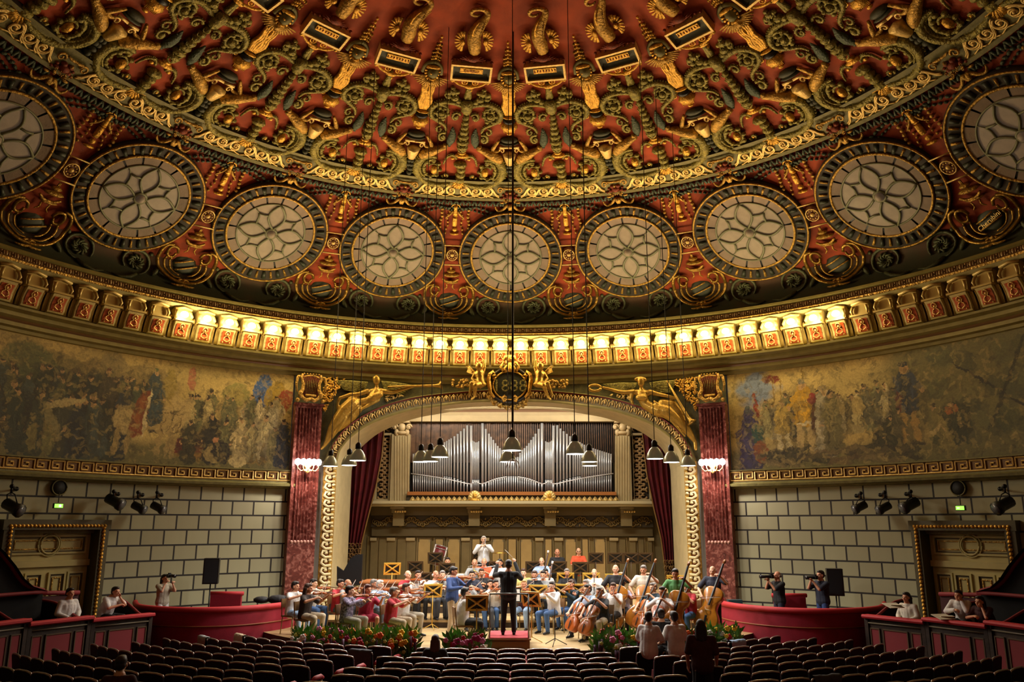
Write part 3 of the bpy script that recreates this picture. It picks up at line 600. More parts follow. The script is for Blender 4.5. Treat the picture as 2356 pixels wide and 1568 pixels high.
root = thing('urn_relief', '', 'relief'); R_.parts(root, {'urn': GOLD, 'urn_neck': BLACK, 'flame': GOLD, 'abacus': DGREEN, 'bust': PALEGOLD, 'scales': DGREEN, 'mask': OLIVED, 'crest': GOLD, 'feather': DULLGOLD})
place_around(root, FULL, lambda k: f'gilded urn, flame and winged mask relief of the dome, {side_word(k)}')
# --- plaques with sea-serpents, and pine cones
R_ = Relief(TB, K/8.255*.96, -9.0, False)
root = thing('name_plaque', '', 'plaque')
def quad(cr):
    q = [TB(*p) for p in cr]; return [(a+9.0, s_) for a, s_ in q]
def inset(Q, t): c = (sum(p[0] for p in Q)/4, sum(p[1] for p in Q)/4); return [(p[0]+(c[0]-p[0])*t, p[1]+(c[1]-p[1])*t*1.0) for p in Q]
sc = (quad([(530, 1080)])[0][1]+quad([(1275, 1140)])[0][1])/2; sd = (quad([(505, 1390)])[0][1]+quad([(1240, 1460)])[0][1])/2
wq = abs(quad([(1275, 1140)])[0][0]-quad([(530, 1080)])[0][0])/2
def rect(du, dv, h): 
    sm = (sc+sd)/2; hv = (sd-sc)/2*dv
    return [np.array(dome_pt(0, 0, 0))*0+x for x in [pl_pt(-wq*du, sm-hv, h), pl_pt(wq*du, sm-hv, h), pl_pt(wq*du, sm+hv, h), pl_pt(-wq*du, sm+hv, h)]]
def pl_pt(a, s_, h):      # flat panel tangent at theta 0
    r, z = prof(s_); n = pnorm(s_); rm = prof((sc+sd)/2)[0]
    return np.array([math.radians(a)*rm, r+n[0]*h, z+n[1]*h])
b = MB(); b.smooth = False
def ringq(b, A_, B_): b.add(list(A_)+list(B_), [(i, (i+1) % 4, 4+(i+1) % 4, 4+i) for i in range(4)])
ringq(b, rect(1.0, 1.0, .04), rect(1.0, 1.0, .3)); ringq(b, rect(1.0, 1.0, .3), rect(.9, .8, .3)); ringq(b, rect(.9, .8, .3), rect(.9, .8, .24)); b.build('frame', PALEGOLD, root)
b = MB(); b.smooth = False; ringq(b, rect(.9, .8, .24), rect(.8, .62, .2)); ringq(b, rect(.8, .62, .2), rect(.76, .55, .2)); b.add(rect(.76, .55, .2), [(0, 1, 2, 3)]); b.build('recess', DGREEN, root)
b = MB(); b.smooth = False; P4 = rect(.56, .3, .26); P5 = rect(.56, .3, .2); sh = (P4[0]-P4[3])*.35
b.add([p+sh for p in P4], [(0, 1, 2, 3)]); ringq(b, [p+sh for p in P4], [p+sh for p in P5]); b.build('name_tablet', GOLD, root)
def text_mesh(txt, size):
    c = bpy.data.curves.new('t', 'FONT'); c.body = txt; c.size = size; c.align_x = 'CENTER'; c.align_y = 'CENTER'; c.extrude = .004; c.resolution_u = 2
    o = bpy.data.objects.new('t', c); COL.objects.link(o); dg = bpy.context.evaluated_depsgraph_get(); me = bpy.data.meshes.new_from_object(o.evaluated_get(dg)); bpy.data.objects.remove(o); return me
def text_on(txt, size, c, u, v, name, m, parent):
    me = text_mesh(txt, size); n = np.cross(u, v); M = Matrix(((u[0], v[0], n[0], c[0]), (u[1], v[1], n[1], c[1]), (u[2], v[2], n[2], c[2]), (0, 0, 0, 1))); me.transform(M)
    me.materials.clear(); me.materials.append(m); o = bpy.data.objects.new(name, me); COL.objects.link(o); 
    if parent is not None: o.parent = parent
    return o
cc = sum(P4)/4+sh; pu, pv = unit(P4[1]-P4[0]), unit(P4[0]-P4[3]); pn = np.cross(pu, pv)
b = MB(); R_.b = {}
# console swag under plaque, cresting over it
for sg in (-1, 1):
    q0, q1 = rect(.8, 1.05, .2), rect(.0, 1.0, .2)
    e = pl_pt(sg*wq*.86, sd+.04, .2); m_ = pl_pt(sg*wq*.5, sd+.2, .2); z_ = pl_pt(0, sd+.27, .2); b.tube(spline([e, m_, z_], 4), [.035, .04, .04], 6)
    b.blob(pl_pt(sg*wq*.88, sd+.07, .2), .06); cc_ = pl_pt(sg*wq*.26, sd+.1, .2)
    b.tube([cc_+pu*.085*math.cos(a)+pv*.075*math.sin(a) for a in np.linspace(0, 6.3, 12)], .022, 5); b.blob(cc_, .035)
b.build('console', GOLD, root)
b = MB()
for i in range(9):
    c = pl_pt((i-4)/4*wq*.95, sc-.06-.03*(i % 2), .16); b.blob(c, (.05, .045, .045), nu=6, nv=4)
for i in range(9):
    a = math.radians(20+i*17.5); c = pl_pt(0, sc-.1, .2); b.tube([c, c+pu*.4*math.cos(a)+pv*.2*math.sin(a)], [.05, .035, .015], 5)
b.blob(pl_pt(0, sc-.2, .2), (.2, .12, .12)); b.build('cresting', BROWNRED, root)
R_ = Relief(TB, K/8.255*.96, -9.0, False)
off = TB(905, 1110)[0]+9.0
R_.ax = TB(905, 1110)[0]-0*9.0
R_.tube('serpent', [(948, 900), (945, 745), (935, 640), (960, 530), (1030, 420), (1110, 330), (1180, 250), (1200, 180), (1150, 120), (1060, 95), (950, 110), (890, 160), (905, 220), (990, 240), (1060, 215)], [105, 130, 125, 115, 100, 80, 62, 54, 46, 40, 36, 34, 30, 24, 12], .12, 9)
for i in range(14):
    t = i/13; X = 985+150*t+60*t*t; Y = 640-400*t; R_.curl('serpent', X, Y, 40-18*t, 220, .4, 9, .3, 1.0)
R_.tube('serpent_fin', [(935, 660), (905, 560), (930, 430), (1000, 320), (1040, 280)], [16, 22, 20, 14, 6], .3, 6)
for X, sg in ((760, -1), (1115, 1)):
    for i in range(9):
        a = math.radians(90+sg*(-100+i*22)) if sg > 0 else math.radians(90+(100-i*22)); 
        a = math.radians(-75+i*22) if sg > 0 else math.radians(255-i*22)
        R_.tube('fin', [(X+sg*15+30*math.cos(a), 730-30*math.sin(a)), (X+sg*30+(170)*math.cos(a)*.95, 730-200*math.sin(a)*.95)], [14, 34, 30], .1, 6, 1, flat=.45)
    R_.blob('fin', X+sg*40, 740, 50, 70, 30, .16); R_.parts(root, {'serpent': DULLGOLD, 'serpent_fin': GOLD, 'fin': GOLD}); R_.b = {}
R_.parts(root, {'serpent': DULLGOLD, 'serpent_fin': GOLD, 'fin': GOLD})
# shift so that the whole thing is centred on theta 0
NAMES = {-.5: 'CORELLI'}
outs = place_around(root, HALF[:6]+[-3.5, 3.5], lambda k: f'framed name plaque with a coiled sea serpent above, {side_word(k)}')
for o in outs:
    k = HALF[outs.index(o)] if outs.index(o) < 6 else None
    if k == -.5: text_on('CORELLI', .12, cc+pn*.012, pu, pv, 'inscription', BROWNRED, o)
    elif k is not None:
        b = MB()
        for i in range(8): c = cc+pu*(i-3.5)*.085+pn*.005; b.tube([c-pv*.035, c+pv*.035], .012, 4); b.tube([c-pu*.02+pv*(.02 if i % 2 else -.02), c+pu*.02+pv*(.02 if i % 3 else -.02)], .01, 4)
        b.build('inscription', BROWNRED, o)
R_ = Relief(TB, K/8.255*.96, TB(1545, 1000)[0], True)
for i, (Y, r) in enumerate([(760, 26), (830, 34), (900, 56), (970, 70), (1040, 92), (1110, 108), (1165, 100)]):
    for j in range(-2, 3):
        if abs(j)*38 <= r: R_.blob('cone', 1545+abs(j)*38, Y+abs(j)*10, 30, 34, 34, .1, nu=6, nv=4)
root = thing('pine_cone', '', 'relief'); R_.parts(root, {'cone': GOLD})
place_around(root, FULL[:7], lambda k: f'small gilded pine cone ornament high on the dome, {side_word(k)}')

# --- running scroll band between masks
sB0, sB1 = PS[6], PS[7]
b = MB(); b.smooth = False
def dring(b, s0, h0, s1, h1, m, n=240): b.use(m); b.grid([[dome_pt(a, s_, h) for a in np.linspace(-180, 180, n+1)] for s_, h in ((s0, h0), (s1, h1))])
dring(b, sB0-.16, .0, sB0-.12, .16, 1); dring(b, sB0-.12, .16, sB0-.02, .16, 0); dring(b, sB0-.02, .16, sB0, .1, 0); dring(b, sB0, .1, sB1-.12, .1, 0)
dring(b, sB1-.12, .1, sB1-.1, .15, 0); dring(b, sB1-.1, .15, sB1+.02, .17, 0); dring(b, sB1+.02, .17, sB1+.06, .02, 2)
b.build('trim_5', [OLIVED, mat('groove_dark', '#1b120a', .7), BROWNRED], kind='structure')
b = MB(); L6 = []
for j in range(3):
    for sg in (-1, 1):
        cx = sg*(1.05+j*2.05); cs_ = (sB0+sB1)/2+.0; R0 = .2
        P = []
        for i in range(19):
            t = i/18; a = math.pi*.5+t*2*math.pi*1.35; rr = R0*(1-.82*t); P.append((cx-sg*rr*math.cos(a)*4.95, cs_-rr*math.sin(a)))   # 1 m of arc = 4.95 deg at r 11.6
        tail = [(cx+sg*1.55, cs_+.17), (cx+sg*1.1, cs_+.02), (cx+sg*.6, cs_-.15)]
        Q = [(cx+sg*2.0, cs_+.2), (cx+sg*1.45, cs_+.12), (cx+sg*1.0, cs_-.04), (cx+sg*.5, cs_-.17)]+P
        for off in (-.028, .028):
            b.tube([dome_pt(a, s_+off, .13) for a, s_ in [tuple(p) for p in spline(Q[:5], 3)]+P[1:]], .026, 5)
        b.tube([dome_pt(a, cs_+.22-.03*math.cos((a-cx)*3.05), .13) for a in np.linspace(cx-1.02, cx+1.02, 7)], .022, 5)
        b.blob(dome_pt(cx, cs_, .14), .05, nu=6, nv=4)
root = b.build('scroll_band', PALEGOLD, None); tag(root, '', 'frieze')
place_around(root, HALF, lambda k: f'pale gold running wave scroll on the olive dome band, {side_word(k)}')
# leaf edge under band
b = MB()
for i in range(-8, 9):
    for sg in (-1, 1):
        a = i*1.02; c = dome_pt(a, sB1+.17, .03); b.tube([dome_pt(a, sB1+.1, .05), dome_pt(a+sg*.35, sB1+.26, .08), dome_pt(a+sg*.15, sB1+.34, .04)], [.04, .05, .01], 5)
root = b.build('leaf_edge', TEAL, None); tag(root, '', 'relief')
place_around(root, HALF, lambda k: f'dark green leaf edging under the dome band, {side_word(k)}')
# masks on the band
R_ = Relief(TC, K*1.05/9.817, TC(2110, 400)[0])
for X, Y, r in ((2110, 440, 150), (2050, 380, 90), (2000, 470, 80), (2030, 560, 70), (1960, 420, 50), (1920, 500, 60)): R_.blob('face', X, Y, r*.7, r*.6, r*.6, .12)
R_.curl('crest', 1890, 300, 75, 0, 1.2, 24, .16); R_.tube('crest', [(2110, 250), (2030, 250), (1960, 235)], [26, 30, 20], .18); R_.blob('crest', 2110, 320, 30, 40, 30, .26)
R_.tube('crest', [(2110, 760), (2080, 680), (2030, 690), (1960, 760), (1860, 800), (1790, 740), (1780, 700)], [50, 60, 40, 36, 34, 24, 12], .1)
R_.blob('crest', 2020, 540, 30, 50, 30, .2, .6); R_.blob('crest', 1930, 600, 60, 30, 30, .14)
for i in range(5): R_.curl('crest', 1960+30*i, 470+40*(i % 3), 26, 70*i, .7, 10, .24)
root = thing('dome_mask', '', 'relief'); R_.parts(root, {'face': BROWNRED, 'crest': DULLGOLD})
place_around(root, FULL, lambda k: f'red gold mask with curled crest on the dome band, {side_word(k)}')
# --- pendant trophies between the windows, above the rosettes (axis -9)
R_ = Relief(TC, K*1.05/9.817, TC(880, 800)[0])
R_.tube('shaft', [(880, 690), (880, 820), (880, 900)], [36, 50, 54], .06, 8); R_.tube('shaft', [(870, 950), (865, 1060), (868, 1150)], [56, 60, 40], .06, 8); R_.blob('shaft', 880, 925, 66, 26, 40, .08)
R_.tube('shaft', [(790, 710), (830, 665), (880, 655)], [14, 18, 18], .08)
R_.blob('shaft', 860, 1230, 70, 60, 50, .07); R_.blob('shaft', 850, 1330, 120, 40, 50, .06)
for Y in (800, 880, 960, 1040, 1120, 1200, 1290):
    R_.blob('garland', 1170+10*math.sin(Y), Y, 46, 44, 40, .06, nu=6, nv=4); R_.blob('garland', 1020+20*math.cos(Y*.02), Y+40, 30, 40, 30, .05, nu=6, nv=4)
R_.tube('garland', [(930, 820), (980, 900), (1040, 960), (1080, 1000)], [30, 26, 20, 12], .06)
for i in range(9): R_.blob('leaf', 930+i*95, 745+18*math.sin(i*.9)+max(0, i-4)*26, 62, 38, 34, .05, rot=.5*(-1)**i, nu=6, nv=4); R_.blob('leaf', 960+i*90, 800+max(0, i-3)*30, 46, 30, 30, .04, rot=-.5, nu=6, nv=4)
root = thing('candelabrum_relief', '', 'relief'); R_.parts(root, {'shaft': GOLD, 'garland': DULLGOLD, 'leaf': TEAL})
place_around(root, HALF, lambda k: f'gold candelabrum relief between round windows, {side_word(k)}')

# unseen spots added near the lit brackets to brighten the dome
for i in range(11):
    a = math.radians((i-5)*9.0); d = Vector((-.74*math.sin(a), -.74*math.cos(a), .67))
    light('bracket_reflector_light', 'SPOT', (13.35*math.sin(a), 13.35*math.cos(a), 9.2), 280, (1, .67, .34), .12, d.to_track_quat('-Z', 'Y').to_euler(), spot=math.radians(105))
# ================================================================ ROUND WINDOWS OF THE DOME
OC_R, OC_Z, OC_T = 13.76, 12.44, math.radians(49.5)
GLASS = mat('window_glass', '#94836c', .5, 0, .1, 60, .08, 6, emit=.05, ecol='#bfa88c')
MUL = mat('mullion', '#77775a', .5, .1); STONE = mat('window_stone', '#84705e', .65, 0, .2, 20, .12, 3)
def oculus():
    root = thing('round_window', '', 'window')
    n_in = np.array([0, -math.cos(OC_T), -math.sin(OC_T)]); uv_ = np.array([1., 0, 0]); vv_ = np.array([0, -math.sin(OC_T), math.cos(OC_T)]); c0 = np.array([0, OC_R, OC_Z])
    P = lambda x, y, h: c0+uv_*x+vv_*y+n_in*h
    def disc(b, prf, n=48, a0=0, a1=2*math.pi):
        b.grid([[P(r*math.cos(a), r*math.sin(a), h) for a in np.linspace(a0, a1, n+1)] for r, h in prf])
    def rg(b, r, h, t, n=56, flat=1): b.tube([P(r*math.cos(a), r*math.sin(a), h) for a in np.linspace(0, 2*math.pi, n+1)], t, 6, cap=False)
    b = MB(); rg(b, 1.87, .22, .035); rg(b, 1.44, .15, .045); b.build('gilt_ring', DULLGOLD, root)
    b = MB(); disc(b, [(1.93, 0), (1.93, .2), (1.85, .22), (1.46, .12)]); b.build('reveal', mat('reveal_dark', '#2b2114', .7), root)
    b = MB(); bg = MB()
    for i in range(44):
        a = 2*math.pi*i/44; q = bg if i % 2 else b; q.tube([P(1.77*math.cos(a), 1.77*math.sin(a), .2), P(1.53*math.cos(a), 1.53*math.sin(a), .17)], [.085, .05] if i % 2 == 0 else [.05, .03], 6)
    b.build('egg_ornament', mat('egg_green', '#2c3222', .5), root); bg.build('dart_ornament', DULLGOLD, root)
    b = MB(); b.smooth = False
    for i in range(16):
        a0 = 2*math.pi*(i+.06)/16; a1 = 2*math.pi*(i+.94)/16; disc(b, [(1.42, .16), (1.14, .12)], 4, a0, a1)
    b.build('stone_ring', STONE, root)
    b = MB(); disc(b, [(1.44, .1), (1.1, .1)]); rg(b, 1.43, .12, .02); b.build('stone_joint', BLACK, root)
    b = MB(); b.smooth = False; disc(b, [(1.13, .115), (.01, .115)]); b.build('pane', GLASS, root)
    b = MB(); rg(b, 1.12, .13, .03)
    def bar(L, t=.035): b.tube([P(x, y, .14) for x, y in L], t, 5)
    for q in range(4):
        a = q*math.pi/2; rot = lambda x, y: (x*math.cos(a)-y*math.sin(a), x*math.sin(a)+y*math.cos(a))
        for sg in (-1, 1): bar([rot(.16+.95*t, sg*.27*math.sin(math.pi*t)) for t in np.linspace(0, 1, 9)], .042)
        bar([rot(.66, .6), rot(.82, .75)], .018); bar([rot(.66, .6), rot(.5, .56), rot(.27, .58)], .036); bar([rot(.66, .6), rot(.62, .4), rot(.64, .27)], .036)
    bar([(.17*math.cos(t), .17*math.sin(t)) for t in np.linspace(0, 6.283, 13)], .05); b.build('tracery', MUL, root)
    b = MB(); b.blob(P(0, 0, .16), .15); b.build('boss', GLASS, root)
    return root
root = oculus()
place_around(root, FULL[:7]+[-4, 4], lambda k: f'large round dome window with petal tracery, {side_word(k)}')
# rosette plaques
R_ = Relief(TD, K*1.08/7.84, TD(635, 485)[0], False)
R_.tube('frame', [(480, 300), (790, 315)], [13, 13], .16, 4, 1); R_.tube('frame', [(480, 650), (790, 660)], [15, 15], .16, 4, 1)
R_.curl('rosette', 635, 485, 98, 0, 1.0, 13, .15, 1.0); R_.blob('rosette', 635, 485, 40, 40, 30, .15)
for i in range(10): a = i*.628; R_.blob('rosette', 635+66*math.cos(a), 485+66*math.sin(a), 15, 15, 14, .14, nu=5, nv=4)
R_.blob('back', 635, 485, 155, 175, 40, .03)
root = thing('rosette_plaque', '', 'plaque'); R_.parts(root, {'frame': PALEGOLD, 'rosette': PALEGOLD, 'back': mat('rosette_brown', '#6f3a14', .6, .1)})
place_around(root, HALF, lambda k: f'small gold rosette plaque linking two round windows, {side_word(k)}')
# bell shaped canopy + lyre
R_ = Relief(TD, K*1.1/7.84, TD(610, 900)[0])
R_.blob('canopy', 625, 790, 90, 36, 60, .08); R_.blob('canopy', 625, 860, 170, 40, 70, .07); R_.tube('canopy', [(460, 905), (520, 950), (580, 965), (630, 965)], [20, 24, 22, 22], .12); R_.blob('canopy', 620, 985, 150, 26, 60, .08)
R_.tube('canopy', [(632, 700), (632, 760)], [16, 10], .1, 5, 1); R_.tube('canopy', [(540, 1010), (545, 1070), (500, 1110)], [12, 14, 8], .1)
root = thing('canopy_relief', '', 'relief'); R_.parts(root, {'canopy': DULLGOLD})
place_around(root, HALF, lambda k: f'bell shaped gilt canopy relief over a dome lyre, {side_word(k)}')
R_ = Relief(TD, K*1.1/7.84, TD(600, 1200)[0])
R_.tube('arm', [(400, 1140), (370, 1200), (290, 1190), (270, 1110), (320, 1040), (400, 1060), (430, 1130)], [20, 26, 28, 30, 32, 30, 24], .12)
R_.tube('arm', [(330, 1010), (230, 1030), (170, 1120), (155, 1260), (180, 1400), (260, 1520), (380, 1600), (500, 1640), (590, 1650)], [24, 32, 34, 32, 30, 30, 30, 28, 24], .14)
R_.tube('arm', [(285, 1205), (262, 1300), (285, 1410), (350, 1500), (440, 1560), (540, 1570)], [22, 24, 22, 22, 20, 16], .12)
R_.tube('arm', [(370, 1220), (350, 1300), (375, 1400), (440, 1480), (520, 1520)], [20, 20, 18, 16, 10], .1)
R_.curl('foot', 560, 1640, 60, 180, -.9, 22, .14); R_.tube('foot', [(590, 1680), (540, 1720), (460, 1720), (400, 1700)], [26, 24, 20, 10], .1); R_.blob('foot', 600, 1600, 34, 30, 30, .16)
R_.blob('shield', 600, 1320, 215, 215, 40, .03)
root = thing('dome_lyre', '', 'relief'); R_.parts(root, {'arm': mat('bronze_gilt', '#8f6e2c', .3, .7, .4, 12, .3, 8), 'foot': DULLGOLD, 'shield': mat('shield_green', '#2c2f1c', .6)})
bb = Relief(TD, K*1.1/7.84, TD(600, 1200)[0], False)
bb.tube('banner_bar', [(430, 1310), (560, 1255), (700, 1205)], [12, 15, 13], .14, 5, 1); bb.tube('banner_bar', [(440, 1440), (600, 1380), (780, 1310)], [12, 15, 13], .14, 5, 1); bb.parts(root, {'banner_bar': DULLGOLD})
tbar = [bb.frame(*bb.pts([(595, 1350)])[0], .09)][0]; e0 = np.array(dome_pt(*bb.pts([(440, 1400)])[0], .09)); e1 = np.array(dome_pt(*bb.pts([(760, 1262)])[0], .09)); tu = unit(e1-e0); tn = tbar[3]; tv = np.cross(tn, tu)
outs = place_around(root, HALF, lambda k: f'gilt lyre with name banner at the dome foot, {side_word(k)}')
for o, k in zip(outs, HALF):
    if k in (4.5, -4.5, 3.5): text_on({4.5: 'Chopin', -4.5: 'Beethoven', 3.5: 'Cherubini'}[k], .2, (e0+e1)/2+tn*.05, tu, tv, 'inscription', PALEGOLD, o)
# scroll wreaths at the foot of the dome
b = MB()
def wre(b, a, s_, R0, sg):
    cc = lambda t, r: dome_pt(a+sg*math.degrees(r*math.cos(t)/15.2), s_-r*math.sin(t), .05)
    b.tube([cc(t, R0) for t in np.linspace(-.6, 4.6, 16)], [.03, .06, .05, .02], 6)
    for i in range(10): t = i*.63; b.tube([cc(t, R0*.6), cc(t+.7, R0*.35), cc(t+.3, R0*.15)], [.05, .04, .02], 5)
    b.blob(cc(2.4, R0*1.35), .07); b.tube([cc(4.6, R0), cc(5.0, R0*1.5), cc(5.3, R0*2.0), cc(5.6, R0*2.3)], [.05, .07, .05, .02], 6)
sW = PS[9]+.35
wre(b, -3.3, sW, .42, 1); wre(b, 3.3, sW, .42, -1)
for sg in (-1, 1):
    b.tube([dome_pt(sg*(5.3+.25*i), sW+.35-.1*i, .05) for i in range(5)], [.03, .08, .09, .08, .03], 6)
root = b.build('scroll_wreath', mat('wreath_green', '#4b4f30', .5, .15, .4, 30, .25, 10), None); tag(root, '', 'relief')
place_around(root, FULL, lambda k: f'pair of dark green scroll wreaths below a round window, {side_word(k)}')

# ================================================================ CORNICE BRACKETS WITH LAMPS
RP = mat('bracket_red', '#c25a26', .6); BRK = mat('bracket_cream', '#cdbb7c', .5, .15, .15, 30); BRG = mat('bracket_gold', '#c2a862', .45, .2)
def bracket():
    root = thing('cornice_bracket', '', 'bracket')
    # local: y outward from centre of hall (towards wall), placed on radius by rotation
    prof_ = [(0, 8.4), (-.1, 8.42), (-.14, 8.5), (-.16, 8.62), (-.22, 8.74), (-.3, 8.84), (-.34, 8.9), (0, 8.9)]
    b = MB(); b.smooth = False; r0 = 14.18
    for sg in (-1, 1): b.add([(sg*.23, r0+y, z) for y, z in prof_], [tuple(range(len(prof_)))])
    for i in range(len(prof_)-2):
        (y0, z0), (y1, z1) = prof_[i], prof_[i+1]; b.add([(-.23, r0+y0, z0), (.23, r0+y0, z0), (.23, r0+y1, z1), (-.23, r0+y1, z1)], [(0, 1, 2, 3)])
    b.build('body', BRK, root)
    b = MB()
    for x in (-.29, .29):
        for q in (-.035, .0, .035): b.tube([(x+q, r0-.02, 8.42), (x+q, r0-.06, 8.6), (x+q, r0-.12, 8.76), (x+q, r0-.2, 8.9)], .018, 5)
    b.box((0, r0-.19, 8.93), (.56, .42, .05)); b.build('flute', BRG, root)
    b = MB(); b.smooth = False; pr = [(-.115, 8.46), (-.155, 8.52), (-.175, 8.63), (-.235, 8.75), (-.3, 8.83)]
    b.grid([[(-.175, r0+y-.012, z), (.175, r0+y-.012, z)] for y, z in pr]); b.build('red_panel', RP, root)
    b = MB()
    for sg in (-1, 1):
        b.tube([(0, r0-.2, 8.5), (sg*.1, r0-.2, 8.56), (sg*.08, r0-.21, 8.64), (sg*.02, r0-.23, 8.68), (sg*.08, r0-.28, 8.74), (sg*.05, r0-.31, 8.8), (0, r0-.33, 8.82)], .017, 5); b.blob((sg*.11, r0-.16, 8.49), (.025, .02, .03), nu=5, nv=4)
    b.blob((0, r0-.26, 8.74), (.03, .03, .05)); b.build('relief', PALEGOLD, root)
    b = MB(); b.smooth = False
    b.box((0, r0-.1, 9.16), (.5, .3, .4)); b.use(0, True)
    for sg in (-1, 1): b.tube([(sg*.22, r0-.3, 8.97), (sg*.25, r0-.34, 9.08), (sg*.21, r0-.32, 9.2), (sg*.15, r0-.28, 9.24)], [.03, .045, .045, .02], 6); b.blob((sg*.33, r0-.14, 9.0), (.05, .05, .09))
    b.tube([(-.26, r0-.27, 9.3), (0, r0-.29, 9.36), (.26, r0-.27, 9.3)], .045, 6); b.build('capital', BRG, root)
    return root
dark = bracket(); reg(dark)
lit = copy_tree(dark); 
b = MB(); b.blob((0, 14.18-.37, 9.12), (.13, .08, .1), nu=10, nv=6); bulb = b.build('lamp', GLOW, lit)
NB = 6
steps = [(i+.5) for i in range(-16, 16)]
place_around(lit, steps, lambda k: f'lit cornice bracket with glowing lamp, {side_word(k)}', step=3.0)
dk = [s_*(16.5+i) for i in range(12) for s_ in (-1, 1)]
def dkl(k): return f"unlit dark cornice bracket, {ORD[int(abs(k)-16.5)]} {'left' if k < 0 else 'right'} of the lamps"
place_around(dark, dk, dkl, step=3.0)
for i in range(-16, 16):
    a = math.radians((i+.5)*3.0)
    light('bracket_lamp_light', 'POINT', (13.5*math.sin(a), 13.5*math.cos(a), 9.04), 50, WARM, .1)
# ================================================================ FUSED FIGURES (one continuous surface from tapered volumes)
def fuse(name, prims, voxel=.014, smooth=2):
    b = MB()
    for p in prims:
        if p[0] == 'c':
            _, a, c, r0, r1 = p; a, c = np.asarray(a, float), np.asarray(c, float); t = c-a; L = np.linalg.norm(t)
            if L < 1e-4: b.blob(a, r0, nu=10, nv=7); continue
            t = t/L; P = []; R = []
            for q in (-1, -.85, -.5, 0): P.append(a+t*r0*q); R.append(r0*math.sqrt(max(0.0004, 1-q*q)))
            for q in (0, .5, .85, 1): P.append(c+t*r1*q); R.append(r1*math.sqrt(max(0.0004, 1-q*q)))
            b.tube(P, R, 10)
        else: b.blob(p[1], p[2], p[3] if len(p) > 3 else None, 12, 8)
    me = b.mesh('tmp', []) if False else bpy.data.meshes.new('tmp'); 
    me.from_pydata(b.v, [], b.f); me.update()
    o = bpy.data.objects.new('tmp', me); COL.objects.link(o)
    m = o.modifiers.new('r', 'REMESH'); m.mode = 'VOXEL'; m.voxel_size = voxel; m.use_smooth_shade = True
    if smooth: m = o.modifiers.new('s', 'SMOOTH'); m.iterations = smooth; m.factor = .5
    dg = bpy.context.evaluated_depsgraph_get(); out = bpy.data.meshes.new_from_object(o.evaluated_get(dg)); out.name = name
    bpy.data.objects.remove(o); bpy.data.meshes.remove(me)
    out.polygons.foreach_set('use_smooth', [True]*len(out.polygons)); return out
def obj_from(me, name, m, parent):
    me.materials.clear(); me.materials.append(m); o = bpy.data.objects.new(name, me); COL.objects.link(o)
    if parent is not None: o.parent = parent
    return o

# ================================================================ PROSCENIUM ORNAMENT
def QL(X, Y, h=.15, r=14.3): a, z = at_r(700+X/6.93, 860+Y/6.93, r); return np.array(cyl(a, z, r-h))
def QR(X, Y, h=.15, r=14.3): a, z = at_r(1340+X/7.84, 860+Y/7.84, r); return np.array(cyl(a, z, r-h))
STAT = mat('statue_gold', '#b08a38', .36, .6, .3, 14, .15, 6)
def seg(Q, L, rs, h=.2):
    out = []; hs = h if hasattr(h, '__len__') else [h]*len(L); P = [Q(*p, h=hh) for p, hh in zip(L, hs)]
    for i in range(len(P)-1): out.append(('c', P[i], P[i+1], rs[i], rs[i+1]))
    return out
def wing(Q, pts0, pts1, n, r, h=.08):
    b = MB()
    for i in range(n):
        t = i/(n-1); a = np.array(pts0[0])*(1-t)+np.array(pts0[1])*t; c = np.array(pts1[0])*(1-t)+np.array(pts1[1])*t; m_ = (a+c)/2+np.array([0, -20*math.sin(t*3)])
        b.tube([Q(*a, h=h+.05), Q(*m_, h=h+.06), Q(*c, h=h)], [r*.8, r, r*.35], 6, flat=.6)
    return b
def leaves(Q, boxes, n, m, name, root, r=.06, seed=1):
    rg = random.Random(seed); b = MB()
    for (x0, y0, x1, y1, x2, y2) in boxes:
        for i in range(n):
            u, v = rg.random(), rg.random(); 
            if u+v > 1: u, v = 1-u, 1-v
            X = x0+(x1-x0)*u+(x2-x0)*v; Y = y0+(y1-y0)*u+(y2-y0)*v
            b.blob(Q(X, Y, h=.04+.06*rg.random()), (r*.5, r*.5, r*(1+rg.random()*.5)), Matrix.Rotation(rg.random()*3, 3, 'Y'), 6, 4)
    b.build(name, m, root)
# left victory
root = thing('victory_statue', 'reclining gilded winged figure left of the arch blowing a long trumpet', 'statue')
pr = seg(QL, [(1120, 120), (1120, 150)], [.13, .12], .42)+seg(QL, [(1125, 180), (1130, 270)], [.065, .075], .36)+[('c', QL(1115, 95, .42), QL(1120, 70, .4), .13, .06)]
pr += seg(QL, [(1120, 320), (1070, 400), (980, 450), (860, 470), (740, 480)], [.2, .2, .17, .17, .24], [.3, .32, .28, .26, .24]) 
pr += seg(QL, [(1060, 300), (1200, 300)], [.12, .13], .32)+seg(QL, [(1080, 380), (1180, 360)], [.1, .1], .46)
pr += seg(QL, [(980, 300), (840, 345), (700, 350), (540, 400), (515, 470), (505, 560)], [.1, .085, .075, .06, .05, .045], [.34, .34, .3, .28, .26, .26])
pr += seg(QL, [(1240, 300), (1380, 320), (1560, 270), (1740, 215)], [.1, .08, .06, .05], .34)
pr += seg(QL, [(740, 480), (620, 580), (520, 720), (430, 880), (350, 1060), (300, 1150), (250, 1195)], [.24, .22, .2, .17, .1, .06, .05], [.28, .3, .28, .24, .22, .2, .24])
pr += seg(QL, [(820, 560), (720, 680), (600, 800), (500, 900)], [.2, .2, .17, .1], [.24, .26, .24, .2])
for k in range(5): pr += seg(QL, [(1200-10*k, 330+k*30), (1080-20*k, 470+k*14), (900-30*k, 560+k*20)], [.035, .04, .03], .42)
for k in range(7): pr += seg(QL, [(760-20*k, 520+24*k), (640-14*k, 640+34*k), (500-16*k, 860+30*k)], [.04, .05, .03], .4)
obj_from(fuse('statue', pr, .022, 2), 'body', STAT, root)
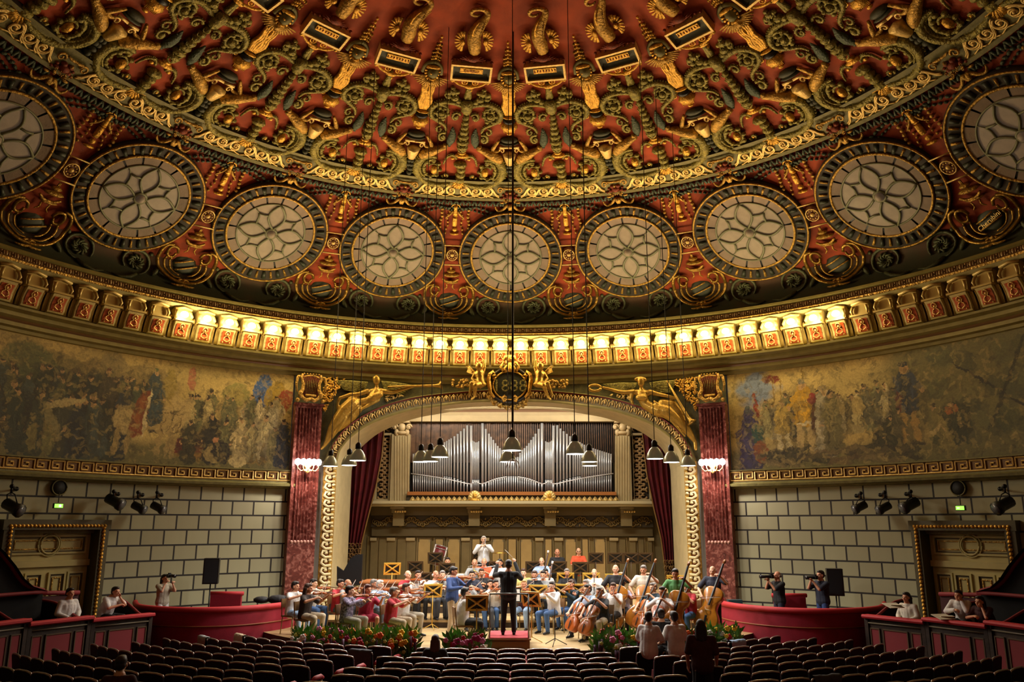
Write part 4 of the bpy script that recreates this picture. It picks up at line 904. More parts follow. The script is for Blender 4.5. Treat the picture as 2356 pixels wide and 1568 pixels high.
b = MB(); b.tube([QL(1300, 232, .42), QL(1700, 222, .42), QL(2060, 216, .42), QL(2130, 214, .42), QL(2170, 205, .42)], [.035, .04, .05, .08, .17], 10); b.build('trumpet', STAT, root)
wing(QL, [(1000, 150), (930, 330)], [(470, 110), (620, 250)], 9, .07).build('wing', OLIVE, root)
wing(QL, [(1220, 130), (1280, 300)], [(1750, 190), (1560, 330)], 8, .06).build('wing', OLIVE, root)
leaves(QL, [(300, 60, 640, 80, 300, 640)], 150, GOLD, 'laurel', root, .055, 2); leaves(QL, [(1300, 360, 1600, 340, 1300, 440)], 24, PALEGOLD, 'laurel', root, .05, 3)
# right victory
root = thing('victory_statue', 'reclining gilded winged figure right of the arch holding out a wreath', 'statue')
pr = seg(QR, [(1100, 150), (1098, 210)], [.13, .11], .42)+seg(QR, [(1095, 240), (1100, 330)], [.065, .08], .36)
for k in range(6): pr += [('c', QR(1010+32*k, 130-20*math.sin(k*.63), .44), QR(1015+32*k, 140-30*math.sin(k*.63), .4), .06, .06)]
pr += seg(QR, [(1110, 380), (1130, 470), (1170, 570), (1300, 640), (1420, 680)], [.2, .19, .17, .2, .24], .3)+seg(QR, [(1010, 360), (1220, 370)], [.12, .12], .32)+seg(QR, [(1055, 460), (1170, 460)], [.1, .1], .48)
pr += seg(QR, [(960, 350), (820, 360), (700, 350), (520, 300), (400, 270)], [.1, .085, .075, .055, .045], .36)+seg(QR, [(1250, 350), (1400, 390), (1560, 420), (1720, 460)], [.1, .08, .065, .05], .34)
pr += seg(QR, [(1420, 660), (1560, 700), (1700, 800), (1840, 930), (1960, 1080), (2060, 1230), (2080, 1360)], [.25, .25, .22, .19, .13, .07, .06], [.26, .3, .28, .26, .22, .2, .26])
pr += seg(QR, [(1480, 560), (1640, 580), (1760, 700), (1860, 860)], [.2, .2, .17, .12], .24)
for k in range(7): pr += seg(QR, [(1340+34*k, 520+22*k), (1440+38*k, 640+40*k), (1600+50*k, 780+60*k)], [.04, .05, .03], .42)
for k in range(3): pr += seg(QR, [(960-20*k, 360+10*k), (920-10*k, 460), (930+10*k, 560)], [.04, .05, .04], .4)
obj_from(fuse('statue', pr, .022, 2), 'body', STAT, root)
b = MB(); b.tube([QR(250+110*math.cos(a), 285+55*math.sin(a), .42) for a in np.linspace(0, 6.3, 16)], .05, 7); b.build('wreath', STAT, root)
b = MB(); b.tube([QR(1570, 150, .4), QR(1780, 500, .44), QR(1960, 800, .42), QR(2010, 860, .42), QR(2040, 900, .42)], [.03, .04, .05, .08, .17], 10); b.build('trumpet', STAT, root)
wing(QR, [(1000, 180), (930, 320)], [(380, 190), (560, 280)], 8, .07).build('wing', OLIVE, root)
wing(QR, [(1230, 180), (1300, 350)], [(1720, 120), (1620, 330)], 8, .07).build('wing', OLIVE, root)
leaves(QR, [(1650, 120, 2060, 60, 2060, 700)], 150, GOLD, 'laurel', root, .055, 5); leaves(QR, [(480, 370, 880, 400, 880, 500)], 24, PALEGOLD, 'laurel', root, .05, 6)

# central cartouche with two putti
def QC(X, Y, h=.3, r=14.2): a, z = at_r(1040+X/8.414, 800+Y/8.414, r); return np.array(cyl(a, z, r-h))
root = thing('cartouche', 'oval dark cartouche with date and scrolled gilt frame over the arch', 'cartouche')
b = MB(); b.smooth = False; n = 32
b.add([QC(1120+300*math.cos(a), 770+240*math.sin(a), .5) for a in np.linspace(0, 2*math.pi, n, endpoint=False)]+[QC(1120+360*math.cos(a), 770+300*math.sin(a), .2) for a in np.linspace(0, 2*math.pi, n, endpoint=False)], [tuple(range(n))]+[(i, (i+1) % n, n+(i+1) % n, n+i) for i in range(n)]); b.build('shield', DGREEN, root)
b = MB()
b.tube([QC(1120+330*math.cos(a), 770+270*math.sin(a), .5) for a in np.linspace(0, 6.283, 33)], .03, 6)
b.tube([QC(1120+395*math.cos(a), 770+330*math.sin(a), .42) for a in np.linspace(.5, 2.64, 16)], .06, 6)
for sg in (-1, 1):
    f = lambda X, Y, h=.5: QC(1120+sg*X, Y, h)
    b.tube([f(270, 620), (f(330, 640)), f(340, 590), f(290, 570), f(330, 500), f(400, 560), f(420, 660), f(400, 780), f(380, 900), f(300, 1000)], [.03, .05, .06, .06, .06, .07, .08, .08, .06, .04], 6)
    b.tube([f(60, 1000), f(100, 970), f(150, 1010), f(120, 1070), f(70, 1060)], [.03, .05, .06, .05, .03], 6); b.tube([f(60, 520), (f(100, 450)), f(60, 400), f(20, 420)], .06, 6); b.tube([f(130, 500), f(180, 420), f(120, 330), f(70, 370)], .05, 6)
    b.tube([f(0, 230, .5), f(90, 240, .5), f(120, 300, .5)], [.09, .09, .04], 6)
b.blob(QC(1120, 270, .5), (.14, .1, .12)); b.blob(QC(1120, 420, .5), (.1, .1, .2)); b.build('scroll_frame', GOLD, root); b = MB(); b.tube([QC(1120+385*math.cos(a), 770+325*math.sin(a), .42) for a in np.linspace(0, 6.283, 33)], .085, 6); b.build('dark_rim', mat('cartouche_rim', '#2a2010', .4, .3), root)
b = MB(); rg = random.Random(4)
for i in range(90):
    t = rg.random()*math.pi; rr = 380+rg.random()*130; b.blob(QC(1120+rr*math.cos(t)*.85, 900+rr*.62*math.sin(t), .25+.2*rg.random()), (.05, .04, .07), Matrix.Rotation(rg.random()*3, 3, 'Y'), 6, 4)
for sg in (-1, 1):
    for i in range(50): b.blob(QC(1120+sg*(560+rg.random()*560), 640+rg.random()*150, .18+.1*rg.random()), (.05, .04, .06), Matrix.Rotation(rg.random()*3, 3, 'Y'), 6, 4)
b.build('garland', DULLGOLD, root)
text_on('1888', .62, QC(1120, 790, .56), np.array([1., 0, 0]), np.array([0, 0, 1.]), 'inscription', OLIVE, root)
def putto(sg, label):
    f = lambda X, Y, h=.6: QC(1120+sg*(X), Y, h)
    root = thing('putto', label, 'statue')
    pr = [('e', f(610, 430, .75), (.13, .13, .145))]+[('c', f(610, 490, .72), f(600, 540, .68), .07, .08)]
    pr += [('c', f(600, 560), f(590, 640), .17, .15), ('c', f(590, 640), f(580, 730), .15, .17), ('c', f(680, 560), f(740, 650), .075, .06), ('c', f(740, 650), f(690, 730, .7), .06, .045)]
    pr += [('c', f(540, 550), f(500, 430), .075, .06), ('c', f(500, 430), f(520, 300), .055, .04)]
    pr += [('c', f(570, 750), f(680, 800, .85), .13, .1), ('c', f(680, 800, .85), f(760 if sg > 0 else 700, 1000, .7), .085, .05), ('c', f(760 if sg > 0 else 700, 1000, .7), f(820 if sg > 0 else 760, 1060, .8), .05, .035), ('c', f(600, 750), f(760, 760, .8), .12, .09), ('c', f(760, 760, .8), f(840 if sg > 0 else 790, 960, .7), .08, .05)]
    pr += [('e', f(590, 760, .6), (.24, .16, .12))]
    obj_from(fuse('putto', pr, .018, 2), 'body', STAT, root)
    b = MB()
    for i in range(6): b.tube([f(680, 520+12*i, .45), f(800+8*i, 400+20*i, .4), f(860-16*i, 390+26*i, .38)], [.04, .05, .02], 5, flat=.5)
    b.build('wing', DULLGOLD, root)
putto(-1, 'seated gilded putto left of the oval cartouche, arm raised'); putto(1, 'seated gilded putto right of the oval cartouche, knees turned outward')

# ---------------------------------------------------------------- marble pilasters with lyre capitals and sconces
def marble():
    m = mat('red_marble', '#7d3a2e', .35, coat=.3); nt = m.node_tree; bs = nt.nodes['Principled BSDF']; tc = nt.nodes.new('ShaderNodeTexCoord')
    n = nt.nodes.new('ShaderNodeTexNoise'); n.inputs['Scale'].default_value = 5; n.inputs['Detail'].default_value = 8; n.inputs['Distortion'].default_value = 1.6
    r = nt.nodes.new('ShaderNodeValToRGB'); e = r.color_ramp.elements; e[0].position = .3; e[0].color = srgb('#481d16'); e[1].position = .75; e[1].color = srgb('#b4796a'); x = e.new(.5); x.color = srgb('#6a3026')
    v = nt.nodes.new('ShaderNodeTexVoronoi'); v.inputs['Scale'].default_value = 9; rr = nt.nodes.new('ShaderNodeValToRGB'); rr.color_ramp.elements[0].position = .04; rr.color_ramp.elements[0].color = (.5, .36, .3, 1); rr.color_ramp.elements[1].position = .1; rr.color_ramp.elements[1].color = (0, 0, 0, 1)
    mx = nt.nodes.new('ShaderNodeMixRGB'); mx.blend_type = 'ADD'; mx.inputs[0].default_value = 1
    nt.links.new(tc.outputs['Object'], n.inputs['Vector']); nt.links.new(tc.outputs['Object'], v.inputs['Vector']); nt.links.new(n.outputs[0], r.inputs[0]); nt.links.new(v.outputs[0], rr.inputs[0]); nt.links.new(r.outputs[0], mx.inputs[1]); nt.links.new(rr.outputs[0], mx.inputs[2]); nt.links.new(mx.outputs[0], bs.inputs['Base Color'])
    return m
MARB = marble()
for s_, side in ((-1, 'left'), (1, 'right')):
    root = thing('pilaster', f'fluted red marble pilaster {side} of the stage opening, gilt lyre capital', 'pilaster')
    def prow(flute):
        P = [(26.95, 14.32), (26.95, 13.98)]; N = 7
        if flute:
            for i in range(N):
                c = 27.25+(30.3-27.25)*(i+.5)/N
                for q, d in ((-.17, 0), (-.13, .05), (0, .085), (.13, .05), (.17, 0)): P.append((c+q, 13.98+d))
        else:
            for i in range(N):
                c = 27.25+(30.3-27.25)*(i+.5)/N
                for q in (-.17, -.13, 0, .13, .17): P.append((c+q, 13.98))
        P += [(30.6, 13.98), (30.6, 14.32)]; return P
    b = MB(); b.smooth = False
    for z0, z1, fl in ((-.8, 2.2, False), (2.32, 6.6, True), (6.6, 6.74, False)): b.grid([[cyl(s_*a, z, r) for a, r in prow(fl)] for z in (z0, z1)])
    R0 = prow(False); R1 = prow(True); b.grid([[cyl(s_*a, 2.2, r) for a, r in R0], [cyl(s_*a, 2.32, r) for a, r in R1]])
    b.grid([[cyl(s_*a, 6.6, r) for a, r in R1], [cyl(s_*a, 6.6, r) for a, r in R0]])
    b.box(cyl(s_*28.77, 6.72, 14.0), (.98, .2, .08), Matrix.Rotation(-math.radians(s_*28.77), 3, 'Z'))
    b.box(cyl(s_*28.77, -.0, 14.05), (1.04, .3, .3), Matrix.Rotation(-math.radians(s_*28.77), 3, 'Z'))
    b.build('shaft', MARB, root)
    b = MB()
    for i in range(7): b.blob(cyl(s_*(27.25+(30.3-27.25)*(i+.5)/7), 2.26, 13.96), (.045, .03, .05), nu=6, nv=4)
    b.build('bead', mat('pink_stone', '#d8a898', .4), root)  # pale beads stand in for highlights on the flute ends
    f = lambda x, z, h=.12: np.array(cyl(s_*28.77, 0, 13.98-h))*[1, 1, 0]+np.array([math.cos(math.radians(28.77))*x, -math.sin(math.radians(s_*28.77))*x, z])
    b = MB(); b.smooth = True
    for g in (-1, 1):
        b.tube([f(g*.3, 7.72), f(g*.34, 7.6), f(g*.27, 7.4), f(g*.27, 7.2), f(g*.34, 7.08), f(g*.36, 6.98), f(g*.26, 6.92)], [.04, .05, .05, .06, .08, .07, .05], 7); b.blob(f(g*.42, 6.84), .07); b.blob(f(g*.33, 7.07, .16), .06)
        b.tube([f(0, 6.9), f(g*.14, 6.84), f(g*.26, 6.92), f(g*.3, 7.03)], [.07, .07, .06, .03], 7); b.tube([f(g*.45, 7.1), f(g*.5, 7.35), f(g*.46, 7.6), f(g*.38, 7.66)], [.02, .04, .05, .03], 6); b.blob(f(g*.44, 7.62), .055)
    b.tube([f(-.3, 7.6), f(-.15, 7.66), f(0, 7.68), f(.15, 7.66), f(.3, 7.6)], .03, 6); b.tube([f(-.18, 7.0), f(.18, 7.0)], .05, 6)
    for i in range(6): b.blob(f(-.25+.1*i, 7.73), .03, nu=6, nv=4)
    b.build('lyre', DULLGOLD, root)
    b = MB()
    for i in range(7): b.tube([f(-.15+.05*i, 7.03, .1), f(-.2+.067*i, 7.64, .1)], .009, 4)
    b.build('string', OLIVE, root)
    b = MB(); b.smooth = False; b.add([f(-.27, 6.95, .02), f(.27, 6.95, .02), f(.3, 7.7, .02), f(-.3, 7.7, .02)], [(0, 1, 2, 3)]); b.build('ground', BROWNRED, root)
    # sconce
    root = thing('wall_sconce', f'blazing white glass wall sconce on the {side} red pilaster', 'sconce')
    b = MB(); b.lathe([(0, 4.42), (.05, 4.45), (.1, 4.52), (.06, 4.6), (.16, 4.7), (.05, 4.74), (.03, 4.9)], 10, c=tuple(f(0, 0, .26)))
    for i in range(5):
        x = (i-2)*.17; b.tube([f(0, 4.56, .26), f(x*.7, 4.5, .34), f(x, 4.6, .4-.04*abs(i-2)), f(x, 4.68, .42-.05*abs(i-2))], .016, 6)
    b.tube([f(0, 4.6, -.02), f(0, 4.6, .26)], .03, 6); b.build('arm', PALEGOLD, root)
    for i in range(5):
        x = (i-2)*.17; c = f(x, 4.78, .42-.05*abs(i-2)); b = MB(); b.lathe([(.03, -.1), (.085, -.06), (.1, .02), (.07, .09), (.0, .12)], 12, c=tuple(c)); b.build('shade', mat('sconce_glow', '#fff4f2', .3, emit=16, ecol='#ffe9e6'), root)
    p = f(0, 4.75, .62); light('sconce_light', 'SPOT', tuple(p), 230, (1, .86, .8), .1, (0, 0, 0), spot=math.radians(172)); light('sconce_light', 'POINT', tuple(p), 22, (1, .84, .78), .1)

# ================================================================ STAGE HOUSE
YB = 16.7
def B(x, y, Y=YB): return at_y(x, y, Y)
def bx(b, x0, y0, x1, y1, Y=YB, d=.1):     # box given photo rectangle on plane Y, protruding d towards the hall
    p = B(x0, y0, Y); q = B(x1, y1, Y); b.box(((p[0]+q[0])/2, Y-d/2, (p[2]+q[2])/2), (abs(q[0]-p[0]), d, abs(p[2]-q[2])))
WALLC = mat('stage_cream', '#b09a68', .55, 0, .05, 20, .06, 3); WALLD = mat('stage_olive', '#7d6c42', .6, 0, .05, 20, .08, 3); PAN = mat('panel_buff', '#b79a5e', .55, 0, .05, 20, .06, 3); PILC = mat('column_stone', '#b7a375', .55, 0, .05, 20, .06, 3)
b = MB(); b.smooth = False; b.box((0, YB+.15, 3.7), (13.4, .3, 8.2)); b.build('wall_back', WALLD, kind='structure')
for s_ in (-1, 1):
    b = MB(); b.smooth = False; b.box((s_*6.65, 15.9, 3.6), (.2, 2.0, 8.4)); b.build('wall_stage_left' if s_ < 0 else 'wall_stage_right', WALLD, kind='structure')
    b = MB(); b.smooth = False; b.box((s_*6.4, 14.9, 3.6), (.9, .15, 8.4)); b.build('trim_6' if s_ < 0 else 'trim_7', WALLD, kind='structure')
b = MB(); b.smooth = False; b.box((0, 15.6, 7.85), (13.4, 2.3, .1)); b.build('ceiling_stage', CREAM, kind='structure')
b = MB(); b.smooth = False
bx(b, 870, 925, 1488, 931, d=.55); bx(b, 870, 938, 1488, 944, d=.5); bx(b, 870, 950, 1488, 957, d=.36); bx(b, 870, 958, 1488, 972, d=.45); b.use(1); bx(b, 870, 931, 1488, 938, d=.44); bx(b, 870, 944, 1488, 950, d=.38)
for i in range(56): b.use(2); bx(b, 880+i*10.8, 932, 887+i*10.8, 937, d=.5)
b.build('entablature', [mat('beam_stone', '#a08c62', .6, 0, .05, 20, .06, 3), mat('beam_brown', '#6e4a22', .6), mat('beam_gold', '#a8843c', .5, .2)], label='beige moulded entablature beam above the organ', cat='beam')
# organ
org = thing('pipe_organ', 'silver pipe organ in its beige case at the back of the stage', 'organ')
b = MB(); b.smooth = False; bx(b, 943, 972, 1413, 1134, d=.06); 
b.build('recess', mat('organ_dark', '#120c08', .8), org); b = MB(); b.smooth = False; rg = random.Random(9)
for i in range(94): x = 945+i*5.0; bx(b, x, 973, x+3.4, 1064, d=.12+.06*rg.random())
b.build('wooden_backing', mat('organ_wood', '#5c4028', .5, 0, .1, 20, .45, 5), org)
CT = [(0, 1052), (12, 1052), (21, 1036), (30, 1029), (37, 1021), (43, 1012), (51, 1001), (60, 988), (68.5, 973), (72, 973.5), (73, 1012), (83, 1018), (93, 1012), (95, 973), (99, 973), (108, 983), (117, 990.5), (126, 998), (135, 1004.5), (168, 1024), (196, 1034), (232, 1045)]
cx_, cyv = zip(*CT); SILV = mat('organ_pipe', '#c6c8ca', .3, .45)
d_ = 2.6; pipes = []
while d_ < 232:
    big = 50 < d_ < 72 or 94 < d_ < 140; small = 73 < d_ < 93
    w_ = 3.3 if small else (6.6 if 63 < d_ < 72 or 94 < d_ < 102 else 5.2 if big else 4.2)
    pipes.append((d_, w_)); d_ += w_+(.2 if small else 2.2 if big else .9)
for d_, w_ in pipes:
    for sg in (-1, 1):
        x = 1178.5+sg*d_; yt = np.interp(d_, cx_, cyv); ym = 1094+20*math.exp(-((d_-83)/42)**2) if d_ < 160 else 1099-.1*(d_-160)
        if 73 < d_ < 93: ym = 1103
        t, m_, f_ = B(x, yt, YB-.3), B(x, ym, YB-.3), B(x, 1131, YB-.3); r = w_*.5*30/1843*.98
        b = MB(); b.tube([t, m_+[0, 0, .02]], r, 9); b.tube([m_+[0, 0, .0], f_], [r, r*.4], 9)
        b.build('pipe', SILV, org)
b = MB(); 
for sg in (-1, 1):
    P = [B(1178.5+sg*x, y, YB-.3)-[0, .1, 0] for x, y in ((12, 1096), (40, 1102), (70, 1113), (83, 1107), (97, 1113), (130, 1106), (170, 1098), (232, 1089))]; b.tube(spline(P, 3), .018, 5)
b.build('pipe_rail', mat('silver_bright', '#e6e8ea', .3, .3), org)
b = MB(); b.smooth = False; bx(b, 943, 1132, 1413, 1140, d=.7); b.build('wooden_rail', mat('orange_wood', '#a8682f', .45), org)
# carved lattice strip, ledge, brackets
b = MB(); b.smooth = False; bx(b, 940, 1140, 1416, 1153, d=.6); b.build('trim_8', mat('lattice_dark', '#3c3016', .7), kind='structure')
b = MB()
for i in range(40):
    x = 943+i*12.0; p, q, r_ = B(x, 1152, YB-.6), B(x+6, 1142, YB-.6), B(x+12, 1152, YB-.6); b.tube([p, q, r_], .035, 5); b.blob(B(x+6, 1149, YB-.62), (.06, .04, .06))
b.build('lattice_frieze', PALEGOLD, label='pale gold lattice frieze between the organ rail and the ledge', cat='frieze')
b = MB(); b.smooth = False; bx(b, 852, 1153, 1504, 1160, d=1.05); bx(b, 852, 1160, 1504, 1166, d=.9); b.build('organ_ledge', mat('ledge_cream', '#c4b78c', .5), label='long cream stone ledge carrying the organ', cat='ledge')
for i, x in enumerate((1092, 1264)):
    root = thing('palmette', f"gilt palmette crest on the organ ledge, {'left' if i == 0 else 'right'} one", 'ornament'); b = MB()
    for k in range(7): a = math.radians(20+k*23.3); c = B(x, 1147, YB-.95); b.tube([c, c+np.array([.24*math.cos(a), 0, .3*math.sin(a)])], [.03, .06], 6)
    b.build('leaf', PALEGOLD, root); b = MB(); b.blob(B(x, 1150, YB-.95), (.22, .08, .09)); b.blob(B(x, 1139, YB-.97), (.09, .06, .13)); b.build('base', GOLD, root)
b = MB(); b.smooth = False; bx(b, 858, 1166, 1500, 1186, d=.35); b.use(1); bx(b, 858, 1186, 1500, 1212, d=.3); b.use(0); bx(b, 858, 1212, 1500, 1233, d=.22)
b.build('trim_9', [mat('cove_olive', '#5e4f2c', .6), mat('frieze_dark', '#3a2e16', .7)], kind='structure')
b = MB(); rg = random.Random(11); 
for i in range(150):
    x = 862+i*4.25; y = 1199+6*math.sin(i*.55); sg = 1 if i % 2 else -1
    c = B(x, y, YB-.33); b.tube([c+np.array([.09*math.cos(t), 0, sg*.09*math.sin(t)]) for t in np.linspace(0, 4.2, 6)], [.03, .02], 4)
    if i % 3 == 0: b.blob(B(x, 1190+rg.random()*18, YB-.33), (.04, .03, .05), nu=5, nv=4)
b.build('scroll_frieze', mat('frieze_gold', '#77602e', .5, .2), label='carved scroll frieze below the organ ledge', cat='frieze')
root = None
for i, x in enumerate((921, 1092, 1264, 1436)):
    if root is None:
        root = thing('ledge_bracket', '', 'bracket'); x0 = B(x, 1170)[0]
        b = MB(); b.smooth = False; bx(b, x-15, 1166, x+15, 1171, d=.85); bx(b, x-13, 1171, x+13, 1180, d=.7); bx(b, x-12, 1180, x+12, 1209, d=.5); b.build('body', WALLD, root); b = MB()
        for k in range(5): b.blob(B(x-11+5.5*k, 1176, YB-.72), (.045, .03, .04), nu=6, nv=4)
        b.build('bead', PALEGOLD, root); reg(root)
    o = root if i == 0 else copy_tree(root); o.location = (B(x, 1170)[0]-x0, 0, 0); o['label'] = f'olive console bracket under the organ ledge, {ORD[i]} from the left'
# lower panelling
b = MB(); b.smooth = False; bx(b, 846, 1233, 1508, 1345, d=.05); b.build('trim_10', mat('wainscot', '#85713f', .6), kind='structure')
PX = [(1168.6, 1188, 0), (1198, 1224, 1), (1232, 1249, 2), (1253, 1271, 0), (1276, 1294, 2), (1300, 1326, 1), (1338, 1355, 0), (1368, 1394, 1), (1402, 1420, 2), (1423, 1442, 3), (1447, 1464, 2), (1467, 1484, 3), (1490, 1502, 2)]
pl = []
for x0, x1, k in PX:
    pl.append((x0, x1, k)); 
    if x0 > 1180: pl.append((2357-x1, 2357-x0, k))
for i, (x0, x1, k) in enumerate(sorted(pl)):
    side = 'left' if (x0+x1)/2 < 1170 else 'right' if (x0+x1)/2 > 1190 else 'centre'
    if k == 2:
        root = thing('wainscot_pilaster', f'shaded flat pilaster of the stage panelling, {ORD[i]} bay from the left', 'pilaster')
        b = MB(); b.smooth = False; bx(b, x0, 1243, x1, 1345, d=.14); b.build('shaft', WALLD, root); b = MB(); b.smooth = False; bx(b, x0-1, 1236, x1+1, 1243, d=.2); b.build('capital', PILC, root)
    else:
        root = thing('wall_panel', f"tall {'wide notched' if k == 1 else 'narrow'} {'olive' if k == 3 else 'buff'} panel of the stage wainscot, {ORD[i]} bay from the left", 'panel')
        b = MB(); b.smooth = False; bx(b, x0-3, 1236, x1+3, 1345, d=.1); b.build('surround', WALLC, root)
        b = MB(); b.smooth = False; bx(b, x0+(4 if k == 1 else 1.5), 1240, x1-(4 if k == 1 else 1.5), 1345, d=.13)
        if k == 1: bx(b, x0+.5, 1246, x1-.5, 1345, d=.131)
        b.build('field', PAN if k != 3 else WALLD, root)
        b = MB(); p, q = B(x0-.5, 1238, YB-.12), B(x1+.5, 1345, YB-.12)
        b.tube([(p[0], p[1], q[2]), p, (q[0], p[1], p[2]), (q[0], p[1], q[2])], .022, 4); b.build('moulding', mat('moulding_dark', '#5c4a22', .5, .2), root)
# organ columns, fretwork
for s_, side in ((-1, 'left'), (1, 'right')):
    m = lambda x: 1178.5+s_*x
    root = thing('organ_column', f'beige fluted column with scrolled capital {side} of the organ', 'column')
    b = MB(); b.smooth = False; x0, x1 = sorted((m(236), m(272))); bx(b, x0, 1001, x1, 1153, d=.5)
    for i in range(6): x = x0+3+i*(x1-x0-6)/5; p, q = B(x, 1003, YB-.5), B(x, 1152, YB-.5); b.tube([p, q], .035, 6)
    b.build('shaft', PILC, root)
    b = MB(); b.smooth = False; bx(b, x0-4, 972, x1+4, 976, d=.62); b.use(0, True)
    for g in (0, 1): c = B(x0+2 if g == 0 else x1-2, 982, YB-.55); b.tube([c+np.array([.12*math.cos(t), 0, .12*math.sin(t)])*(1-t/9) for t in np.linspace(0, 7, 12)], .04, 5); b.blob(c, .07)
    b.blob(B((x0+x1)/2, 982, YB-.52), (.16, .1, .16)); b.blob(B((x0+x1)/2, 995, YB-.5), (.26, .1, .08)); b.blob(B(x0+6, 994, YB-.5), (.1, .08, .14)); b.blob(B(x1-6, 994, YB-.5), (.1, .08, .14)); b.build('capital', mat('capital_tan', '#c2a878', .5), root)
    x0, x1 = sorted((m(274), m(314)))
    root = thing('fretwork_panel', f'carved openwork scroll panel {side} of the organ columns', 'panel')
    b = MB(); b.smooth = False; bx(b, x0, 975, x1, 1153, d=.15); b.build('ground', mat('fret_dark', '#33291a', .7), root)
    b = MB(); b.smooth = False; bx(b, x0, 998, x1, 1003, d=.4); bx(b, x0, 1003, x0+4, 1153, d=.38); bx(b, x1-4, 1003, x1, 1153, d=.38); bx(b, x0, 1148, x1, 1153, d=.4); b.build('frame', PILC, root)
    b = MB(); rg = random.Random(20+s_)
    for i in range(13):
        y = 1010+i*11; 
        for g in (-1, 1): c = B((x0+x1)/2+g*7.5, y, YB-.22); b.tube([c+np.array([g*.14*math.cos(t), 0, (1 if i % 2 else -1)*.11*math.sin(t)])*(1-t/10) for t in np.linspace(0, 5.5, 9)], [.04, .03], 5); b.blob(B((x0+x1)/2+g*(3+9*rg.random()), y+5, YB-.22), (.05, .04, .06), nu=6, nv=4)
        b.blob(B((x0+x1)/2, y, YB-.24), (.045, .04, .08), nu=6, nv=4)
    for i in range(3): c = B(x0+8+i*11, 986, YB-.2); b.tube([c+np.array([.1*math.cos(t), 0, .1*math.sin(t)]) for t in np.linspace(0, 5, 8)], .03, 5)
    b.build('scrollwork', mat('fret_tan', '#b8935e', .5), root)
# curtains
CURT = mat('curtain_velvet', '#5a0712', .8, 0, .2, 8, .25, 3)
for s_, side in ((-1, 'left'), (1, 'right')):
    root = thing('stage_curtain', f'dark crimson velvet stage curtain drawn back at the {side}, gold embroidered foot', 'curtain'); YC = 15.45
    inner = [(293, 960), (294, 985), (300, 1050), (313, 1120), (331, 1190), (346, 1250), (352, 1300)]; outer = [(400, 960), (395, 1000), (392, 1060), (388, 1200), (388, 1260), (392, 1300)]
    if s_ > 0: inner = [(296, 960), (298, 985), (309, 1090), (325, 1170), (342, 1240), (350, 1300), (355, 1345)]; outer = [(400, 960), (385, 1060), (384, 1200), (380, 1300), (384, 1345)]
    ys = np.linspace(960, 1345 if s_ > 0 else 1300, 30); xi = np.interp(ys, [p[1] for p in inner], [p[0] for p in inner]); xo = np.interp(ys, [p[1] for p in outer], [p[0] for p in outer]); rows = []; NF = 60
    for y, a, c in zip(ys, xi, xo): rows.append([B(1178.5+s_*(a+(c-a)*t), y, YC)+[0, .09*math.sin(t*38+.3*math.sin(y*.02))+.03*math.sin(t*90), 0] for t in np.linspace(0, 1, NF)])
    b = MB(); k = int(30*.85); b.grid(rows[:k+1]); b.build('drape', CURT, root); b = MB(); b.grid(rows[k:]); b.build('foot_band', mat('curtain_foot', '#4a0a10', .7, 0, 0, 8, .5, 14, col2='#7a5a30'), root)
    b = MB(); P = [r[0]-[0, .06, 0] for r in rows]
    b.tube(P, .025, 5)
    for r_ in rows[k:]:
        for t in (4, 14, 26, 38, 50): c = r_[t]; b.tube([c+np.array([.07*math.cos(q), -.12, .07*math.sin(q)]) for q in np.linspace(0, 4.5, 6)], .014, 4)
    b.build('gold_trim', mat('trim_braid', '#8a6a3a', .5, .3), root)
# ================================================================ FLOORS AND STAGE
CX, CY0 = 0.0, 13.0
def floor_z(y): return -.72-.041*(y-4.05)
b = MB(); b.smooth = False; b.grid([[(x, y, floor_z(y)) for x in (-15, 15)] for y in (-15.2, 12.5)]); b.build('floor', mat('floor_dark', '#2a1614', .8), kind='structure')
WOODF = mat('stage_wood', '#b59a6c', .4, 0, .05, 30, .16, 2.5)
b = MB(); b.smooth = False; n = 60; L = [(8.1*math.sin(t), CY0-8.1*math.cos(t)) for t in np.linspace(-1.02, 1.02, n)]
poly = L+[(6.9, 14.6), (6.5, 14.9), (6.5, 16.6), (-6.5, 16.6), (-6.5, 14.9), (-6.9, 14.6)]; m_ = len(poly)
b.add([(x, y, 0) for x, y in poly]+[(x, y, -1.0) for x, y in poly], [tuple(range(m_))]); b.use(1); b.add([(x, y, 0) for x, y in poly]+[(x, y, -1.0) for x, y in poly], [(i, m_+i, m_+(i+1) % m_, (i+1) % m_) for i in range(m_)])
b.build('stage_floor', [WOODF, mat('fascia', '#3c2114', .6)], kind='structure')
TIERS = [(9.2, .2, 5.6), (11.0, .45, 5.4), (12.9, .7, 5.4)]
for i, (y0, z, hw) in enumerate(TIERS):
    root = thing('orchestra_riser', f"wide wooden orchestra riser, {['lowest front', 'middle', 'highest rear'][i]} tier", 'riser', (0, 0, 0))
    y1 = TIERS[i+1][0] if i < 2 else 16.5
    b = MB(); b.smooth = False; b.box((0, (y0+y1)/2, z-.03), (2*hw, y1-y0, .06)); b.build('deck', WOODF, root)
    b = MB(); b.smooth = False; b.box((0, y0+.03, (z-.06)/2), (2*hw, .04, z-.06)); b.build('skirt', mat('riser_dark', '#3a2a1a', .6), root)
